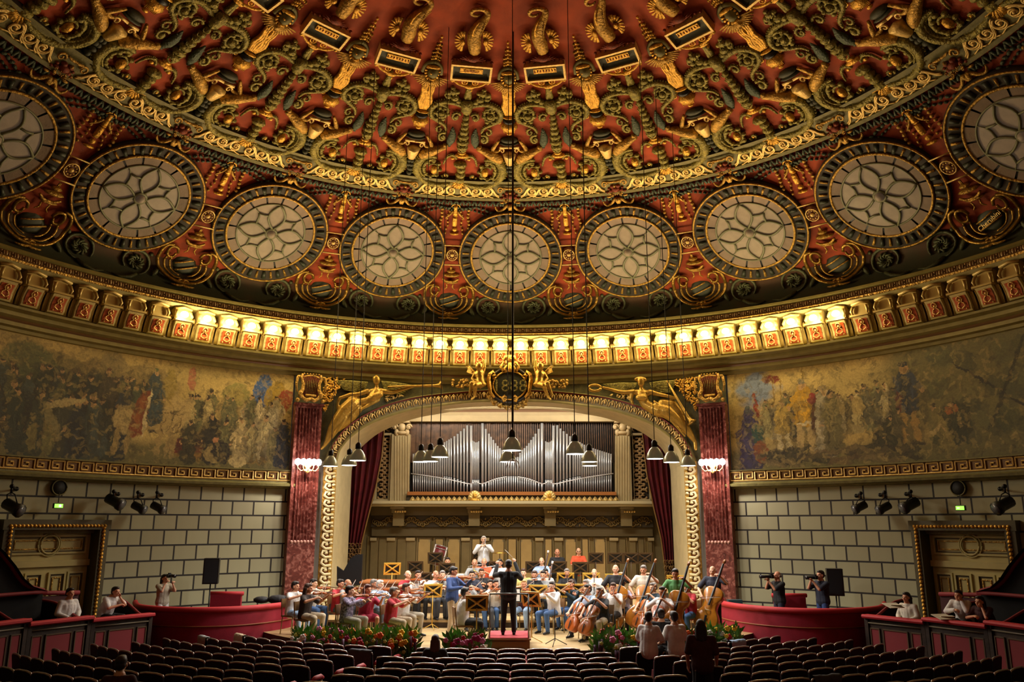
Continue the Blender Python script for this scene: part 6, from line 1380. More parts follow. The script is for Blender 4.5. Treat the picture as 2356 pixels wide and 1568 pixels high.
def fig_meshes(pose):
    if pose in FIG: return FIG[pose]
    s = skeleton(pose); pr = []; P, R = head(pr, s['head'], s['tilt'], s['turn'])
    pr += [('c', s['neck']-[0, 0, .03], s['head']-[0, -.02, .08], .056, .052), ('c', s['neck'], s['chest'], .09, .125), ('c', s['chest'], s['waist'], .13, .12), ('c', s['waist'], s['hip'], .12, .14)]
    for i in (0, 1):
        pr += [('c', s['neck']-[0, 0, .05], s['sh'][i], .06, .06), ('c', s['sh'][i], s['E'][i], .054, .041), ('c', s['E'][i], s['W'][i], .041, .026), ('c', s['hipj'][i], s['knee'][i], .085, .056), ('c', s['knee'][i], s['ank'][i], .055, .036)]
        hand(pr, s['W'][i], s['D'][i], s['U'][i], s['curl'], 1 if i else -1)
    out = {'body': fuse('body', pr, .0125, 1)}
    def torso(g): 
        c, w_, h = s['chest'], s['waist'], s['hip']; f = V3(.07, 0, 0)
        q = [('c', c, h, .142+g, .15+g), ('c', s['neck']-[0, 0, .05], c, .1+g, .142+g), ('c', c+f, w_+f*.8, .128+g, .118+g), ('c', c-f, w_-f*.8, .128+g, .118+g), ('c', w_+f*.8, h+f, .12+g, .13+g), ('c', w_-f*.8, h-f, .12+g, .13+g), ('c', s['neck']-[0, 0, .045], c, .085+g, .12+g)]
        for i in (0, 1): q += [('c', s['neck']-[0, 0, .06], s['sh'][i], .058+g, .064+g), ('c', s['sh'][i], s['chest'], .066+g, .1+g)]
        return q
    g = .012
    for nm, long_ in (('shirt_short', 0), ('shirt_long', 1)):
        q = torso(g)
        for i in (0, 1):
            a, e, w_ = s['sh'][i], s['E'][i], s['W'][i]
            if long_: q += [('c', a, e, .062+g, .05+g), ('c', e, w_+(e-w_)*.08, .05+g, .034+g)]
            else: q += [('c', a, a+(e-a)*.8, .064+g, .06+g)]
        out[nm] = fuse(nm, q, .016, 1)
    q = [('c', s['hip']+[.05, 0, .06], s['hip']-[.05, 0, -.06], .135, .135)]
    for i in (0, 1): q += [('c', s['hipj'][i], s['knee'][i], .105, .076), ('c', s['knee'][i], s['ank'][i]+[0, 0, .0], .074, .056)]
    out['trousers'] = fuse('trousers', q, .016, 1)
    q = [('c', s['hip']+[.06, 0, .05], s['hip']-[.06, 0, -.05], .14, .14)]
    for i in (0, 1): q += [('c', s['hipj'][i], s['hipj'][i]*.25+s['knee'][i]*.75, .11, .11)]
    q += [('c', s['knee'][0]*.6+s['hip']*.4, s['knee'][1]*.6+s['hip']*.4, .1, .1)]; out['skirt'] = fuse('skirt', q, .016, 2)
    q = []
    for i in (0, 1): a = s['ank'][i]; q += [('c', a-[0, -.03, .045], a-[0, .1, .055], .042, .036), ('c', a-[0, .1, .058], a-[0, .16, .062], .036, .028)]
    out['shoes'] = fuse('shoes', q, .014, 1)
    for nm in ('short', 'long', 'bald'):
        q = []
        if nm == 'bald': q = [('e', P(x, y, z), (.03, .035, .04), R) for x, y, z in ((.068, .03, .0), (-.068, .03, .0), (.05, .075, -.01), (-.05, .075, -.01), (0, .092, -.01))]
        else:
            q = [('e', P(0, .028, .052), (.088, .1, .085), R), ('e', P(0, .055, .0), (.082, .072, .08), R), ('e', P(0, -.04, .1), (.06, .05, .035), R)]
            if nm == 'long': q += [('c', P(.07, .03, .0), P(.085, .04, -.16), .032, .03), ('c', P(-.07, .03, .0), P(-.085, .04, -.16), .032, .03), ('c', P(0, .08, 0), P(0, .1, -.2), .06, .05), ('c', P(.05, .07, 0), P(.06, .08, -.2), .05, .04), ('c', P(-.05, .07, 0), P(-.06, .08, -.2), .05, .04)]
        out['hair_'+nm] = fuse('hair', q, .014, 1)
    b = MB(); [b.blob(P(x, -.089, .008), (.012, .008, .007), R, 6, 4) for x in (-.031, .031)]; out['eyes'] = b.mesh('eyes', [])
    b = MB(); 
    for x in (-.032, .032): b.tube([P(x+.022*math.cos(t), -.1, .008+.018*math.sin(t)) for t in np.linspace(0, 6.283, 9)], .003, 4)
    b.tube([P(-.055, -.095, .012), P(-.076, 0, .012)], .003, 4); b.tube([P(.055, -.095, .012), P(.076, 0, .012)], .003, 4); out['glasses'] = b.mesh('glasses', [])
    for me in out.values():
        if not me.materials: me.materials.append(None)
    FIG[pose] = out; s['P'] = P; s['R'] = R; out['_s'] = s; return out
SKIN = [mat('skin_1', '#c98f6c', .55), mat('skin_2', '#b87d5c', .55), mat('skin_3', '#d8a584', .55)]
HAIRC = {'dark': mat('hair_dark', '#1d1511', .55), 'brown': mat('hair_brown', '#3f281a', .55), 'grey': mat('hair_grey', '#7c7670', .6), 'white': mat('hair_white', '#cfcac2', .6), 'blond': mat('hair_blond', '#b89a62', .55), 'red': mat('hair_auburn', '#4a1d16', .5)}
CLO = dict(white='#d8d6d2', cream='#cfc8b6', grey='#8b8d8c', black='#131316', navy='#1c2133', blue='#2e4678', lightblue='#a3b8d4', red='#a51a26', crimson='#9c1836', orange='#e05a34', green='#4f8a4c', lilac='#b9b2cc', maroon='#3c1418', yellow='#b8a860', brown='#2a1d18', jeans='#3f5f8c', paleblue='#8fa8c4', beige='#b5a488', khaki='#a8a08c', dgrey='#3a3d44', teal='#1f3440', plaid='#5a4a6c')
def cl(c, r=.8): return mat('cloth_'+c, CLO[c], r, 0, .15, 25, .1, 8) if c != 'plaid' else mat('cloth_plaid', '#3c2c58', .8, 0, 0, 20, .6, 22, col2='#b0a4c0')
def linkmat(o, m): o.material_slots[0].link = 'OBJECT'; o.material_slots[0].material = m
npers = 0
def person(loc, rz, pose, top, legs, hair, hairc, label, long_=False, skin=0, glasses=False, scale=1., skirt=False):
    global npers; npers += 1
    F = fig_meshes(pose); root = thing('person', label, 'person', loc, rz); root.scale = (scale,)*3
    def part(nm, key, m):
        o = bpy.data.objects.new(nm, F[key]); COL.objects.link(o); o.parent = root; linkmat(o, m); return o
    part('body', 'body', SKIN[skin % 3]); part('shirt', 'shirt_long' if long_ else 'shirt_short', cl(top)); 
    part('skirt' if skirt else 'trousers', 'skirt' if skirt else 'trousers', cl(legs)); part('shoes', 'shoes', BLACK)
    if hair: part('hair', 'hair_'+hair, HAIRC[hairc])
    part('eyes', 'eyes', BLACK)
    if glasses: part('glasses', 'glasses', BLACK)
    return root
# ---- furniture and instruments
CH = None
def chair(loc, rz, label):
    global CH
    if CH is None:
        CH = thing('orchestra_chair', '', 'chair'); WD = mat('chair_wood', '#7d5a34', .5)
        b = MB(); b.smooth = False; b.box((0, .02, .44), (.42, .42, .04)); b.build('seat', WD, CH)
        b = MB(); b.smooth = False; b.box((0, .25, .76), (.4, .03, .22), Matrix.Rotation(-.1, 3, 'X')); b.tube([(-.19, .22, .44), (-.19, .26, .88)], .014, 5); b.tube([(.19, .22, .44), (.19, .26, .88)], .014, 5); b.build('backrest', WD, CH)
        for x in (-.18, .18):
            for y in (-.16, .2): b = MB(); b.tube([(x, y, .43), (x*1.1, y*1.15, 0)], .014, 5); b.build('leg', mat('chair_leg', '#a89468', .4, .4), CH)
        reg(CH); o = CH
    else: o = copy_tree(CH)
    o.location = loc; o.rotation_euler = (0, 0, rz); o['label'] = label; o['group'] = 'orchestra chairs on the stage'; return o
def outline(n=40):
    P = [(0, .5), (.11, .49), (.19, .44), (.225, .35), (.21, .25), (.16, .17), (.145, .08), (.155, .0), (.2, -.07), (.26, -.17), (.285, -.29), (.26, -.41), (.17, -.485), (0, -.5)]
    P = [tuple(p) for p in spline(P, 2)]; return P+[(-x, z) for x, z in P[-2:0:-1]]
INST = {}
VARN = {'violin': ('#9c4a14', .36), 'cello': ('#a85214', .75), 'bass': ('#b3701e', 1.12)}
def string_inst(kind, label, a, d, face, root_loc, rz, sc=1., body_col=None):
    """a: tail end point, d: direction to scroll, face: outward normal of the belly (local to the player)"""
    L = VARN[kind][1]; th = {'violin': .035, 'cello': .13, 'bass': .2}[kind]; d = unit(d); face = unit(np.asarray(face)-d*(np.asarray(face)@d)); sd = np.cross(d, face)
    root = thing(kind if kind != 'bass' else 'double_bass', label, 'musical instrument', root_loc, rz); root.scale = (sc,)*3
    c = np.asarray(a)+d*L/2; O = outline(); n = len(O); b = MB(); T = lambda x, z, h: c+sd*x*L+d*z*L+face*h
    vs = [T(x*.93, z*.95, th/2+.012*L) for x, z in O]+[T(x, z, th/2) for x, z in O]+[T(x, z, -th/2) for x, z in O]+[T(x*.9, z*.94, -th/2-.015*L) for x, z in O]+[T(0, 0, th/2+.03*L), T(0, 0, -th/2-.03*L)]
    fs = [(4*n, i, (i+1) % n) for i in range(n)]+[(4*n+1, 3*n+(i+1) % n, 3*n+i) for i in range(n)]
    for q in range(3): fs += [(q*n+i, q*n+(i+1) % n, (q+1)*n+(i+1) % n, (q+1)*n+i)[::-1] for i in range(n)]
    b.add(vs, fs); b.build('body', mat('varnish_'+kind+(body_col or ''), body_col or VARN[kind][0], .25, 0, 0, 20, .15, 5, coat=.5), root)
    nk = .52 if kind != 'bass' else .6; b = MB(); b.tube([T(0, .44, th/2), T(0, .5+nk*.6, .0), T(0, .5+nk, -.01*L)], [.028*L, .024*L, .02*L], 7); b.tube([T(0, .5+nk, -.0), T(0, .5+nk+.07, -.03*L), T(0, .5+nk+.05, -.07*L), T(0, .5+nk+.0, -.06*L)], [.026*L, .03*L, .03*L, .015*L], 7); b.build('neck', mat('neck_wood', '#8a5222', .35), root)
    b = MB(); b.smooth = False; b.tube([T(0, .05, th/2+.08*L), T(0, .5+nk-.02, .02*L)], [.03*L, .02*L], 4, flat=.4, nrm=face); b.tube([T(0, -.45, th/2+.03*L), T(0, -.18, th/2+.06*L)], [.018*L, .03*L], 4, flat=.4, nrm=face); b.build('fingerboard', BLACK, root)
    b = MB(); b.tube([T(-.07, -.06, th/2+.02*L), T(-.04, -.06, th/2+.08*L), T(.04, -.06, th/2+.08*L), T(.07, -.06, th/2+.02*L)], .012*L, 5); b.build('bridge', mat('bridge_wood', '#d2b27c', .5), root)
    if kind != 'violin': b = MB(); b.tube([T(0, -.5, 0), T(0, -.5-(.28 if kind == 'cello' else .12), 0)], .008, 5); b.build('endpin', DKMETAL, root)
    return root
def bow(label, p, q, loc, rz, sc=1.):
    b = MB(); p, q = np.asarray(p), np.asarray(q); m = (p+q)/2+[0, 0, .012]; b.tube([p, m, q], .006, 5); b.blob(p+unit(q-p)*.03-[0, 0, .012], (.012, .02, .014), nu=6, nv=4)
    root = thing('bow', label, 'bow', loc, rz); root.scale = (sc,)*3; b.build('stick', mat('bow_wood', '#5c3018', .4), root)
    b = MB(); b.tube([p-[0, 0, .02], q-[0, 0, .012]], .004, 4); b.build('hair', mat('bow_hair', '#e8e2d2', .6), root); return root
def tube_inst(name, label, L, rs, m, loc, rz, sc=1., extra=None):
    root = thing(name, label, 'musical instrument', loc, rz); root.scale = (sc,)*3; b = MB(); b.tube([V3(*p) for p in L], rs, 8); b.build('tube', m, root)
    if extra: extra(root)
    return root
BRASS = mat('brass', '#c89a44', .25, .8); EBONY = mat('ebony', '#0f0d0d', .3); SILV2 = mat('silver_metal', '#d2d4d6', .25, .8)

SPANS = [(0, 9.2, 0.0), (9.2, 11.0, .2), (11.0, 12.9, .45), (12.9, 16.3, .7)]
def spot(px, py, hh, tier=None):
    for i, (y0, y1, z) in enumerate(SPANS):
        p = at_z(px, py, z+hh)
        if (tier is None or tier == i) and y0+.1 <= p[1] <= y1-.1: return p[0], p[1], z
    best = None
    for i, (y0, y1, z) in enumerate(SPANS):
        if tier is not None and tier != i: continue
        p = at_z(px, py, z+hh); yc = min(max(p[1], y0+.35), y1-.35); e = abs(yc-p[1])
        if best is None or e < best[0]: q = at_y(px, py, yc); best = (e, q[0], yc, z)
    return best[1:]
HH = {'violin': 1.30, 'cello': 1.30, 'wind': 1.30, 'rest': 1.31, 'crossed': 1.31, 'lean': 1.23, 'bass': 1.72, 'trumpet': 1.73, 'photo': 1.73, 'conduct': 1.72, 'solo': 1.71, 'stand': 1.73}
rad = math.radians
# (px, py of head top, pose, facing deg, top, legs, hair, hair colour, description, opts)
ORCH = [
 (679, 1338, 'violin', 62, 'white', 'paleblue', 'short', 'dark', 'dark haired person in white shirt and pale jeans, farthest left violinist', {}),
 (709, 1343, 'violin', 72, 'brown', 'beige', 'long', 'brown', 'woman in dark brown top and beige trousers playing violin at far left', {}),
 (721, 1332, 'violin', 66, 'cream', 'jeans', 'short', 'dark', 'man in cream shirt and blue jeans with violin beside the left jamb', {}),
 (783, 1326, 'violin', 55, 'red', 'dgrey', 'short', 'dark', 'dark haired man in bright red t-shirt behind the plaid shirted violinist', {}),
 (800, 1327, 'violin', 60, 'grey', 'dgrey', 'bald', 'grey', 'balding violinist just right of the red t-shirt man', {}),
 (804, 1348, 'violin', 78, 'plaid', 'khaki', 'short', 'dark', 'man in purple plaid shirt and khaki trousers playing violin', {'long_': True}),
 (846, 1345, 'violin', 30, 'crimson', 'crimson', 'long', 'red', 'auburn haired woman in short crimson dress playing violin', {'skirt': True}),
 (860, 1330, 'violin', 50, 'grey', 'dgrey', 'short', 'grey', 'grey haired violinist behind the woman in the crimson dress', {}),
 (874, 1335, 'violin', 48, 'lightblue', 'dgrey', 'short', 'white', 'white haired violinist right of the crimson dress', {}),
 (905, 1351, 'violin', 80, 'red', 'beige', 'short', 'grey', 'grey haired man in deep red shirt and beige trousers, front desk violin', {'scale': .985}),
 (934, 1342, 'violin', 70, 'white', 'khaki', 'short', 'brown', 'man in white shirt and pale trousers, leg stretched beside the red shirted violinist', {}),
 (938, 1321, 'violin', 40, 'red', 'dgrey', 'bald', 'grey', 'elderly balding man in red shirt behind the front desk violins', {}),
 (962, 1319, 'wind', 20, 'white', 'black', 'short', 'dark', 'person in white shirt on the second tier left of the soloist', {}),
 (1002, 1320, 'violin', 30, 'white', 'dgrey', 'bald', 'white', 'bald man in white shirt left of the standing soloist', {}),
 (1018, 1320, 'wind', 10, 'grey', 'dgrey', 'short', 'grey', 'player in grey hidden behind the soloist shoulder', {}),
 (1030, 1277, 'rest', 5, 'white', 'black', 'short', 'dark', 'dark haired man in white shirt behind a dark music stand at the rear left', {}),
 (1074, 1328, 'violin', 25, 'grey', 'black', 'short', 'brown', 'player just right of the soloist, second row', {}),
 (1069, 1352, 'violin', 105, 'white', 'black', 'short', 'dark', 'dark haired player in white shirt right behind the soloist', {'long_': True}),
 (1086, 1315, 'wind', 0, 'navy', 'black', 'short', 'dark', 'man in navy shirt and glasses in the woodwind row', {'glasses': True}),
 (1092, 1288, 'wind', 0, 'grey', 'black', 'bald', 'grey', 'wind player in grey left below the rear music stand', {}),
 (1113, 1238, 'trumpet', 0, 'white', 'black', 'short', 'white', 'white haired man in white shirt standing highest at the rear', {'long_': True}),
 (1114, 1284, 'wind', 0, 'orange', 'black', 'bald', 'grey', 'balding player with orange shirt in front of the standing white haired man', {}),
 (1108, 1300, 'wind', 8, 'black', 'black', 'short', 'brown', 'player in black in front of the orange shirt', {}),
 (1128, 1333, 'violin', 8, 'black', 'jeans', 'long', 'dark', 'young woman in black top and blue jeans left of the conductor', {}),
 (1140, 1326, 'violin', 15, 'cream', 'dgrey', 'short', 'dark', 'player in cream right behind the young woman in jeans', {}),
 (1150, 1295, 'wind', -5, 'white', 'black', 'short', 'dark', 'dark haired man in white shirt beside the conductor shoulder', {}),
 (1204, 1301, 'wind', 0, 'yellow', 'black', 'short', 'brown', 'player in yellow top right of the conductor', {}),
 (1206, 1327, 'violin', -15, 'maroon', 'paleblue', 'short', 'blond', 'blond viola player in maroon and pale jeans right of the conductor', {}),
 (1230, 1318, 'wind', -8, 'black', 'black', 'short', 'brown', 'player in black between blond viola player and grey shirted man', {}),
 (1246, 1275, 'wind', -4, 'lightblue', 'black', 'bald', 'grey', 'bald bassoonist in light blue shirt on the rear tier', {}),
 (1255, 1304, 'wind', -5, 'cream', 'black', 'short', 'dark', 'dark haired player looking down in front of the bassoonist', {}),
 (1282, 1263, 'rest', 0, 'black', 'black', 'bald', 'grey', 'bald man in black shirt seated on the highest tier', {}),
 (1331, 1260, 'crossed', 0, 'orange', 'black', 'bald', 'grey', 'balding man in bright orange polo on the highest tier, arms folded', {'glasses': True}),
 (1250, 1320, 'wind', -10, 'grey', 'black', 'short', 'dark', 'man in grey t-shirt with dark short hair in the middle right', {}),
 (1304, 1299, 'wind', 0, 'black', 'black', 'short', 'grey', 'player whose face rises over a golden X-backed stand', {}),
 (1271, 1338, 'violin', -45, 'white', 'jeans', 'short', 'dark', 'man in white shirt, sunglasses and blue jeans with viola, right of podium', {'long_': True, 'glasses': True}),
 (1315, 1330, 'violin', -50, 'teal', 'jeans', 'short', 'brown', 'woman in dark striped top with jeans right of the white shirted viola player', {'long_': True}),
 (1348, 1331, 'violin', -40, 'grey', 'dgrey', 'short', 'grey', 'grey haired viola player in the middle right', {}),
 (1367, 1299, 'wind', -8, 'white', 'paleblue', 'bald', 'grey', 'man in white shirt and pale trousers on the middle tier, centre right', {'long_': True}),
 (1391, 1331, 'wind', -30, 'grey', 'black', 'bald', 'white', 'bald player partly hidden behind the black shirted cellist', {}),
 (1411, 1341, 'violin', -30, 'white', 'black', 'short', 'brown', 'young player between two cellists', {}),
 (1353, 1345, 'cello', -55, 'lightblue', 'navy', 'short', 'dark', 'cellist in light blue shirt nearest the podium', {}),
 (1381, 1351, 'cello', -50, 'black', 'beige', 'short', 'grey', 'cellist in black t-shirt and beige trousers at the front', {'scale': .985}),
 (1430, 1335, 'cello', -30, 'lilac', 'dgrey', 'short', 'dark', 'cellist in lilac shirt and grey trousers, third from podium', {}),
 (1504, 1341, 'cello', -58, 'teal', 'black', 'short', 'grey', 'grey haired cellist in dark blue shirt', {}),
 (1524, 1350, 'cello', -40, 'white', 'dgrey', 'short', 'dark', 'cellist in white shirt behind the grey haired cellist', {}),
 (1583, 1341, 'cello', -60, 'red', 'jeans', 'short', 'dark', 'cellist in bright red shirt near the right jamb', {}),
 (1416, 1299, 'bass', -15, 'black', 'black', 'bald', 'grey', 'bald double bass player in black, leftmost of the basses', {}),
 (1480, 1300, 'bass', -22, 'cream', 'dgrey', 'short', 'grey', 'double bass player in pale grey shirt', {}),
 (1553, 1308, 'bass', -18, 'green', 'black', 'short', 'dark', 'double bass player in green t-shirt', {}),
 (1639, 1302, 'bass', -30, 'navy', 'black', 'bald', 'grey', 'bald double bass player in navy shirt, farthest right beside the pilaster', {}),
]
cello_cols = ['#a85214', '#8f4a14', '#8c2f1c', '#a0541a', '#98461a', '#9c3c16']
ci = vi = 0
for i, (px, py, pose, deg, top, legs, hr, hc, desc, op) in enumerate(ORCH):
    sc = op.get('scale', 1.0); tier = 0 if pose == 'cello' else None
    if pose == 'bass': tier = None
    if py < 1290 and pose != 'bass': x, y, z = spot(px, py, HH[pose]*sc)
    else: x, y, z = spot(px, py, HH[pose]*sc, tier)
    rz = rad(deg); loc = (x, y, z); who = desc.split(',')[0]; who = ' '.join(who.split()[:9])
    person(loc, rz, pose, top, legs, hr, hc, desc if len(desc.split()) > 3 else desc+' player', skin=i, **op)
    if pose in ('violin', 'cello', 'wind', 'rest', 'crossed', 'lean'): chair(loc, rz, f'wooden chair under the {who}')
    if pose == 'violin': 
        string_inst('violin', f'violin of the {who}', V3(.05, -.12, 1.075), V3(.28, -.62, .0), V3(-.1, -.05, 1), loc, rz, sc); bow(f'bow of the {who}', V3(-.1, -.46, .99), V3(.34, -.26, 1.3), loc, rz, sc)
    elif pose == 'cello':
        string_inst('cello', f'cello of the {who}', V3(-.02, -.6, .22), V3(.12, .42, .84), V3(0, -1, .4), loc, rz, sc, cello_cols[ci % 6]); ci += 1; bow(f'bow of the {who}', V3(-.26, -.52, .58), V3(.36, -.52, .7), loc, rz, sc)
    elif pose == 'bass':
        string_inst('bass', f'large golden brown double bass of the {who}', V3(-.12, -.62, .16), V3(.28, .3, 1.0), V3(0, -1, .3), loc, rz, sc); bow(f'bow of the {who}', V3(-.22, -.52, .95), V3(.36, -.62, 1.0), loc, rz, sc)
    elif pose == 'wind':
        k = i % 4; pos = [(0, -.13, 1.13)]
        if 'bassoon' in desc: tube_inst('bassoon', f'dark bassoon of the {who}', [(.02, -.3, .35), (.1, -.24, .9), (.22, -.16, 1.5)], [.03, .027, .022], mat('bassoon_red', '#2c100c', .3), loc, rz, sc, lambda r: (MB().tube([V3(.21, -.165, 1.46), V3(.225, -.155, 1.54)], .03, 8).build('bell_ring', mat('white_plastic', '#f0ece4', .4), r)))
        elif k in (0, 2): tube_inst('clarinet', f'black clarinet of the {who}', [(0, -.13, 1.13), (.0, -.27, .92), (0, -.42, .66), (0, -.44, .62)], [.01, .015, .017, .032], EBONY, loc, rz, sc)
        elif k == 1: tube_inst('flute', f'silver flute of the {who}', [(.05, -.13, 1.13), (-.25, -.2, 1.1), (-.5, -.24, 1.06)], [.011, .011, .011], SILV2, loc, rz, sc)
        else: tube_inst('french_horn', f'brass horn of the {who}', [(0, -.14, 1.13), (.0, -.3, 1.0)]+[(.0+.14*math.cos(t), -.34, .84+.14*math.sin(t)) for t in np.linspace(1.6, 8.0, 14)]+[(-.16, -.3, .72), (-.24, -.26, .68)], [.008]+[.014]*13+[.03, .05, .12], BRASS, loc, rz, sc)
    elif pose == 'trumpet': tube_inst('trombone', f'trombone held by the {who}', [(0, -.13, 1.54), (.02, -.5, 1.3), (.03, -.8, 1.0), (.06, -.8, 1.0), (.05, -.3, 1.42), (.06, -.1, 1.62)], [.01, .012, .012, .012, .014, .02], SILV2, loc, rz, sc)
# soloist and conductor
def feet(px, py, z): p = at_z(px, py, z); return p[0], p[1]
x, y, _ = spot(1043, 1304, 1.71, 0); person((x, y, 0), rad(62), 'solo', 'blue', 'beige', 'short', 'dark', 'standing soloist in blue shirt and loose beige trousers playing violin', long_=True, skin=1)
string_inst('violin', 'violin of the standing soloist in blue', V3(.05, -.12, 1.47), V3(.28, -.6, -.05), V3(-.1, -.05, 1), (x, y, 0), rad(62)); bow('bow of the standing soloist in blue', V3(-.02, -.42, 1.22), V3(.4, -.2, 1.6), (x, y, 0), rad(62))
person((POD[0]-.02, POD[1], .2425), rad(180), 'conduct', 'black', 'black', 'short', 'dark', 'conductor in black seen from behind on the podium, arms raised', long_=True, skin=0, scale=1.0)
b = MB(); b.tube([V3(-.12, -.47, 1.74), V3(.1, -.6, 1.95)], [.006, .002], 5); bt = b.build('baton', mat('baton_white', '#eee8dc', .5), None, label='white baton in the raised hand of the conductor', cat='baton'); bt.location = (POD[0]-.02, POD[1], .24); bt.rotation_euler = (0, 0, rad(180))
# photographers, listeners
def camera_(loc, rz, label, long=.22):
    root = thing('photo_camera', label, 'camera', loc, rz); b = MB(); b.smooth = False; b.box((0, -.2, 1.59), (.14, .08, .1)); b.box((0, -.2, 1.65), (.06, .06, .04)); b.build('camera_body', BLACK, root)
    b = MB(); b.tube([V3(0, -.23, 1.59), V3(0, -.23-long*.4, 1.59), V3(0, -.23-long, 1.59)], [.035, .04, .05], 12); b.build('lens', mat('lens_black', '#1c1c1e', .3), root)
def standpos(px, py, yw, hh): p = at_y(px, py, yw); return p[0], p[1], p[2]-hh
x, y, z = standpos(380, 1320, 9.1, 1.73); person((x, y, -.2), rad(58), 'photo', 'khaki', 'white', 'long', 'dark', 'long haired photographer in patterned top standing in the left round box', skin=2, scale=(z+1.73+.2)/1.73); camera_((x, y, -.2), rad(58), 'black camera held up by the photographer in the left box')
x, y, z = standpos(1788, 1313, 9.2, 1.73); person((x, y, -.2), rad(-72), 'photo', 'black', 'navy', 'bald', 'grey', 'bald photographer in black t-shirt standing in the right round box', skin=1, scale=(z+1.73+.2)/1.73); camera_((x, y, -.2), rad(-72), 'long lens camera of the bald photographer in the right box', .34)
x, y, z = standpos(1887, 1311, 8.8, 1.73); person((x, y, -.2), rad(-68), 'photo', 'navy', 'blue', 'short', 'dark', 'photographer in navy t-shirt before the right loudspeaker', skin=0, scale=(z+1.73+.2)/1.73); camera_((x, y, -.2), rad(-68), 'black camera of the photographer in navy in the right box', .28)
def sit(px, py, yw, pose, deg, *a, **k): 
    an_, z_ = at_r(px, py, 11.95); p = V3(11.95*math.sin(rad(an_)), 11.95*math.cos(rad(an_)), z_); person((p[0], p[1], p[2]-HH[pose]), rad(deg), pose, *a, **k); return p
sit(162, 1352, 4.7, 'rest', 60, 'white', 'black', 'short', 'dark', 'dark haired young listener in pale shirt in the second left loge', long_=True)
sit(252, 1350, 5.9, 'lean', 70, 'white', 'black', 'short', 'dark', 'listener in white t-shirt leaning on hand in the first left loge')
sit(2085, 1362, 6.0, 'rest', -60, 'cream', 'black', 'long', 'dark', 'woman with papers and dark hair in the first right loge', long_=True)
sit(2210, 1357, 5.2, 'lean', -50, 'white', 'black', 'short', 'dark', 'man in white shirt leaning over papers in the second right loge', long_=True)
sit(2262, 1371, 4.8, 'lean', -60, 'maroon', 'black', 'long', 'dark', 'dark haired woman in maroon behind the leaning man in white')
for px, py, yw, lab in ((2055, 1392, 5.9, 'first'), (2170, 1418, 4.9, 'second')):
    an_, z_ = at_r(px, py, 11.3); p = V3(11.3*math.sin(rad(an_)), 11.3*math.cos(rad(an_)), z_); b = MB(); b.smooth = False; b.box(p, (.42, .3, .012), Matrix.Rotation(.3, 3, 'Z') @ Matrix.Rotation(.3, 3, 'X')); b.box(p+[.1, .05, .012], (.3, .24, .01), Matrix.Rotation(-.2, 3, 'Z')); b.build('paper_sheets', mat('paper', '#cfc6ae', .7), None, label=f'loose white sheets on the rim of the {lab} right loge', cat='paper')
def aud(px, py, z, hh, *a, **k): p = at_z(px, py, z+hh); person((p[0], p[1], z), *a, **k)
aud(1492, 1407, -.32, 1.31, rad(150), 'rest', 'white', 'black', 'short', 'dark', 'boy in white shirt seen from behind left of the vest wearer', skin=2, scale=1.0)
aud(1520, 1399, -.72, 1.73, rad(178), 'stand', 'black', 'navy', 'short', 'dark', 'dark vested youth standing with back to us among front seats', skin=2)
aud(1550, 1406, -.32, 1.31, rad(200), 'rest', 'white', 'black', 'short', 'dark', 'seated youth in white shirt seen from behind right of the dark vest', skin=2)
aud(1611, 1424, -.62, 1.73, rad(170), 'stand', 'maroon', 'black', 'long', 'dark', 'person in dark maroon standing in the right aisle with back turned', skin=1, scale=1.0)
aud(1002, 1458, -.7, 1.30, rad(180), 'rest', 'black', 'black', 'long', 'brown', 'long haired listener seated in the front row seen from behind', skin=2, scale=.98)
aud(280, 1510, -.42, 1.30, rad(190), 'rest', 'maroon', 'black', 'short', 'dark', 'listener head and shoulders among the seats at lower left', skin=2)

# ---- music stands
SG = mat('stand_gold', '#cfa23c', .45, .0); STD = None
def stand(px, py, rz, label, tier=None, dark=False):
    global STD
    x, y, z = spot(px, py, 1.02, tier)
    root = thing('music_stand', label, 'music stand', (x, y, z), rz); M_ = mat('stand_dark', '#4a3418', .5) if dark else SG
    tl = Matrix.Rotation(rad(18), 3, 'X'); P = lambda a, h, d=0: V3(*(tl @ Vector((a, d, h))))+[0, 0, 1.02]
    b = MB(); b.smooth = False; b.frame(P(0, 0, .0), None, P(.26, 0)-P(0, 0), P(0, .19)-P(0, 0), (P(0, 0, -.02)-P(0, 0)), .05)
    for a in (-1, 1): b.tube([P(-.23, -.16*a, -.012), P(.23, .16*a, -.014)], .024, 4)
    b.tube([P(-.05, 0, -.012), P(.05, 0, -.012)], .03, 4); b.build('desk', M_, root)
    b = MB(); b.smooth = False; b.add([P(-.24, -.17, .012), P(.24, -.17, .012), P(.24, .17, .012), P(-.24, .17, .012)], [(0, 1, 2, 3)]); b.box(P(0, -.19, .04), (.5, .07, .015)); b.build('back_plate', mat('stand_black', '#0e0c08', .6), root)
    b = MB(); b.tube([(0, .01, .9), (0, .02, .0+.12)], .014, 6); b.build('pole', M_, root)
    for k in range(3): t = k*2.094+.5; b = MB(); b.tube([(0, .02, .14), (.26*math.cos(t), .02+.26*math.sin(t), .01)], .01, 5); b.build('leg', M_, root)
    b = MB(); b.smooth = False; b.add([P(-.2, -.16, .03), P(.2, -.16, .03), P(.2, .14, .03), P(-.2, .14, .03)], [(0, 1, 2, 3)]); s_ = b.build('sheet_music', mat('sheet_white', '#e4dfd0', .7), None, label=f'white sheet music on the {label.split(",")[0][:60]}', cat='sheet music'); s_.location = (x, y, z); s_.rotation_euler = (0, 0, rz)
    return root
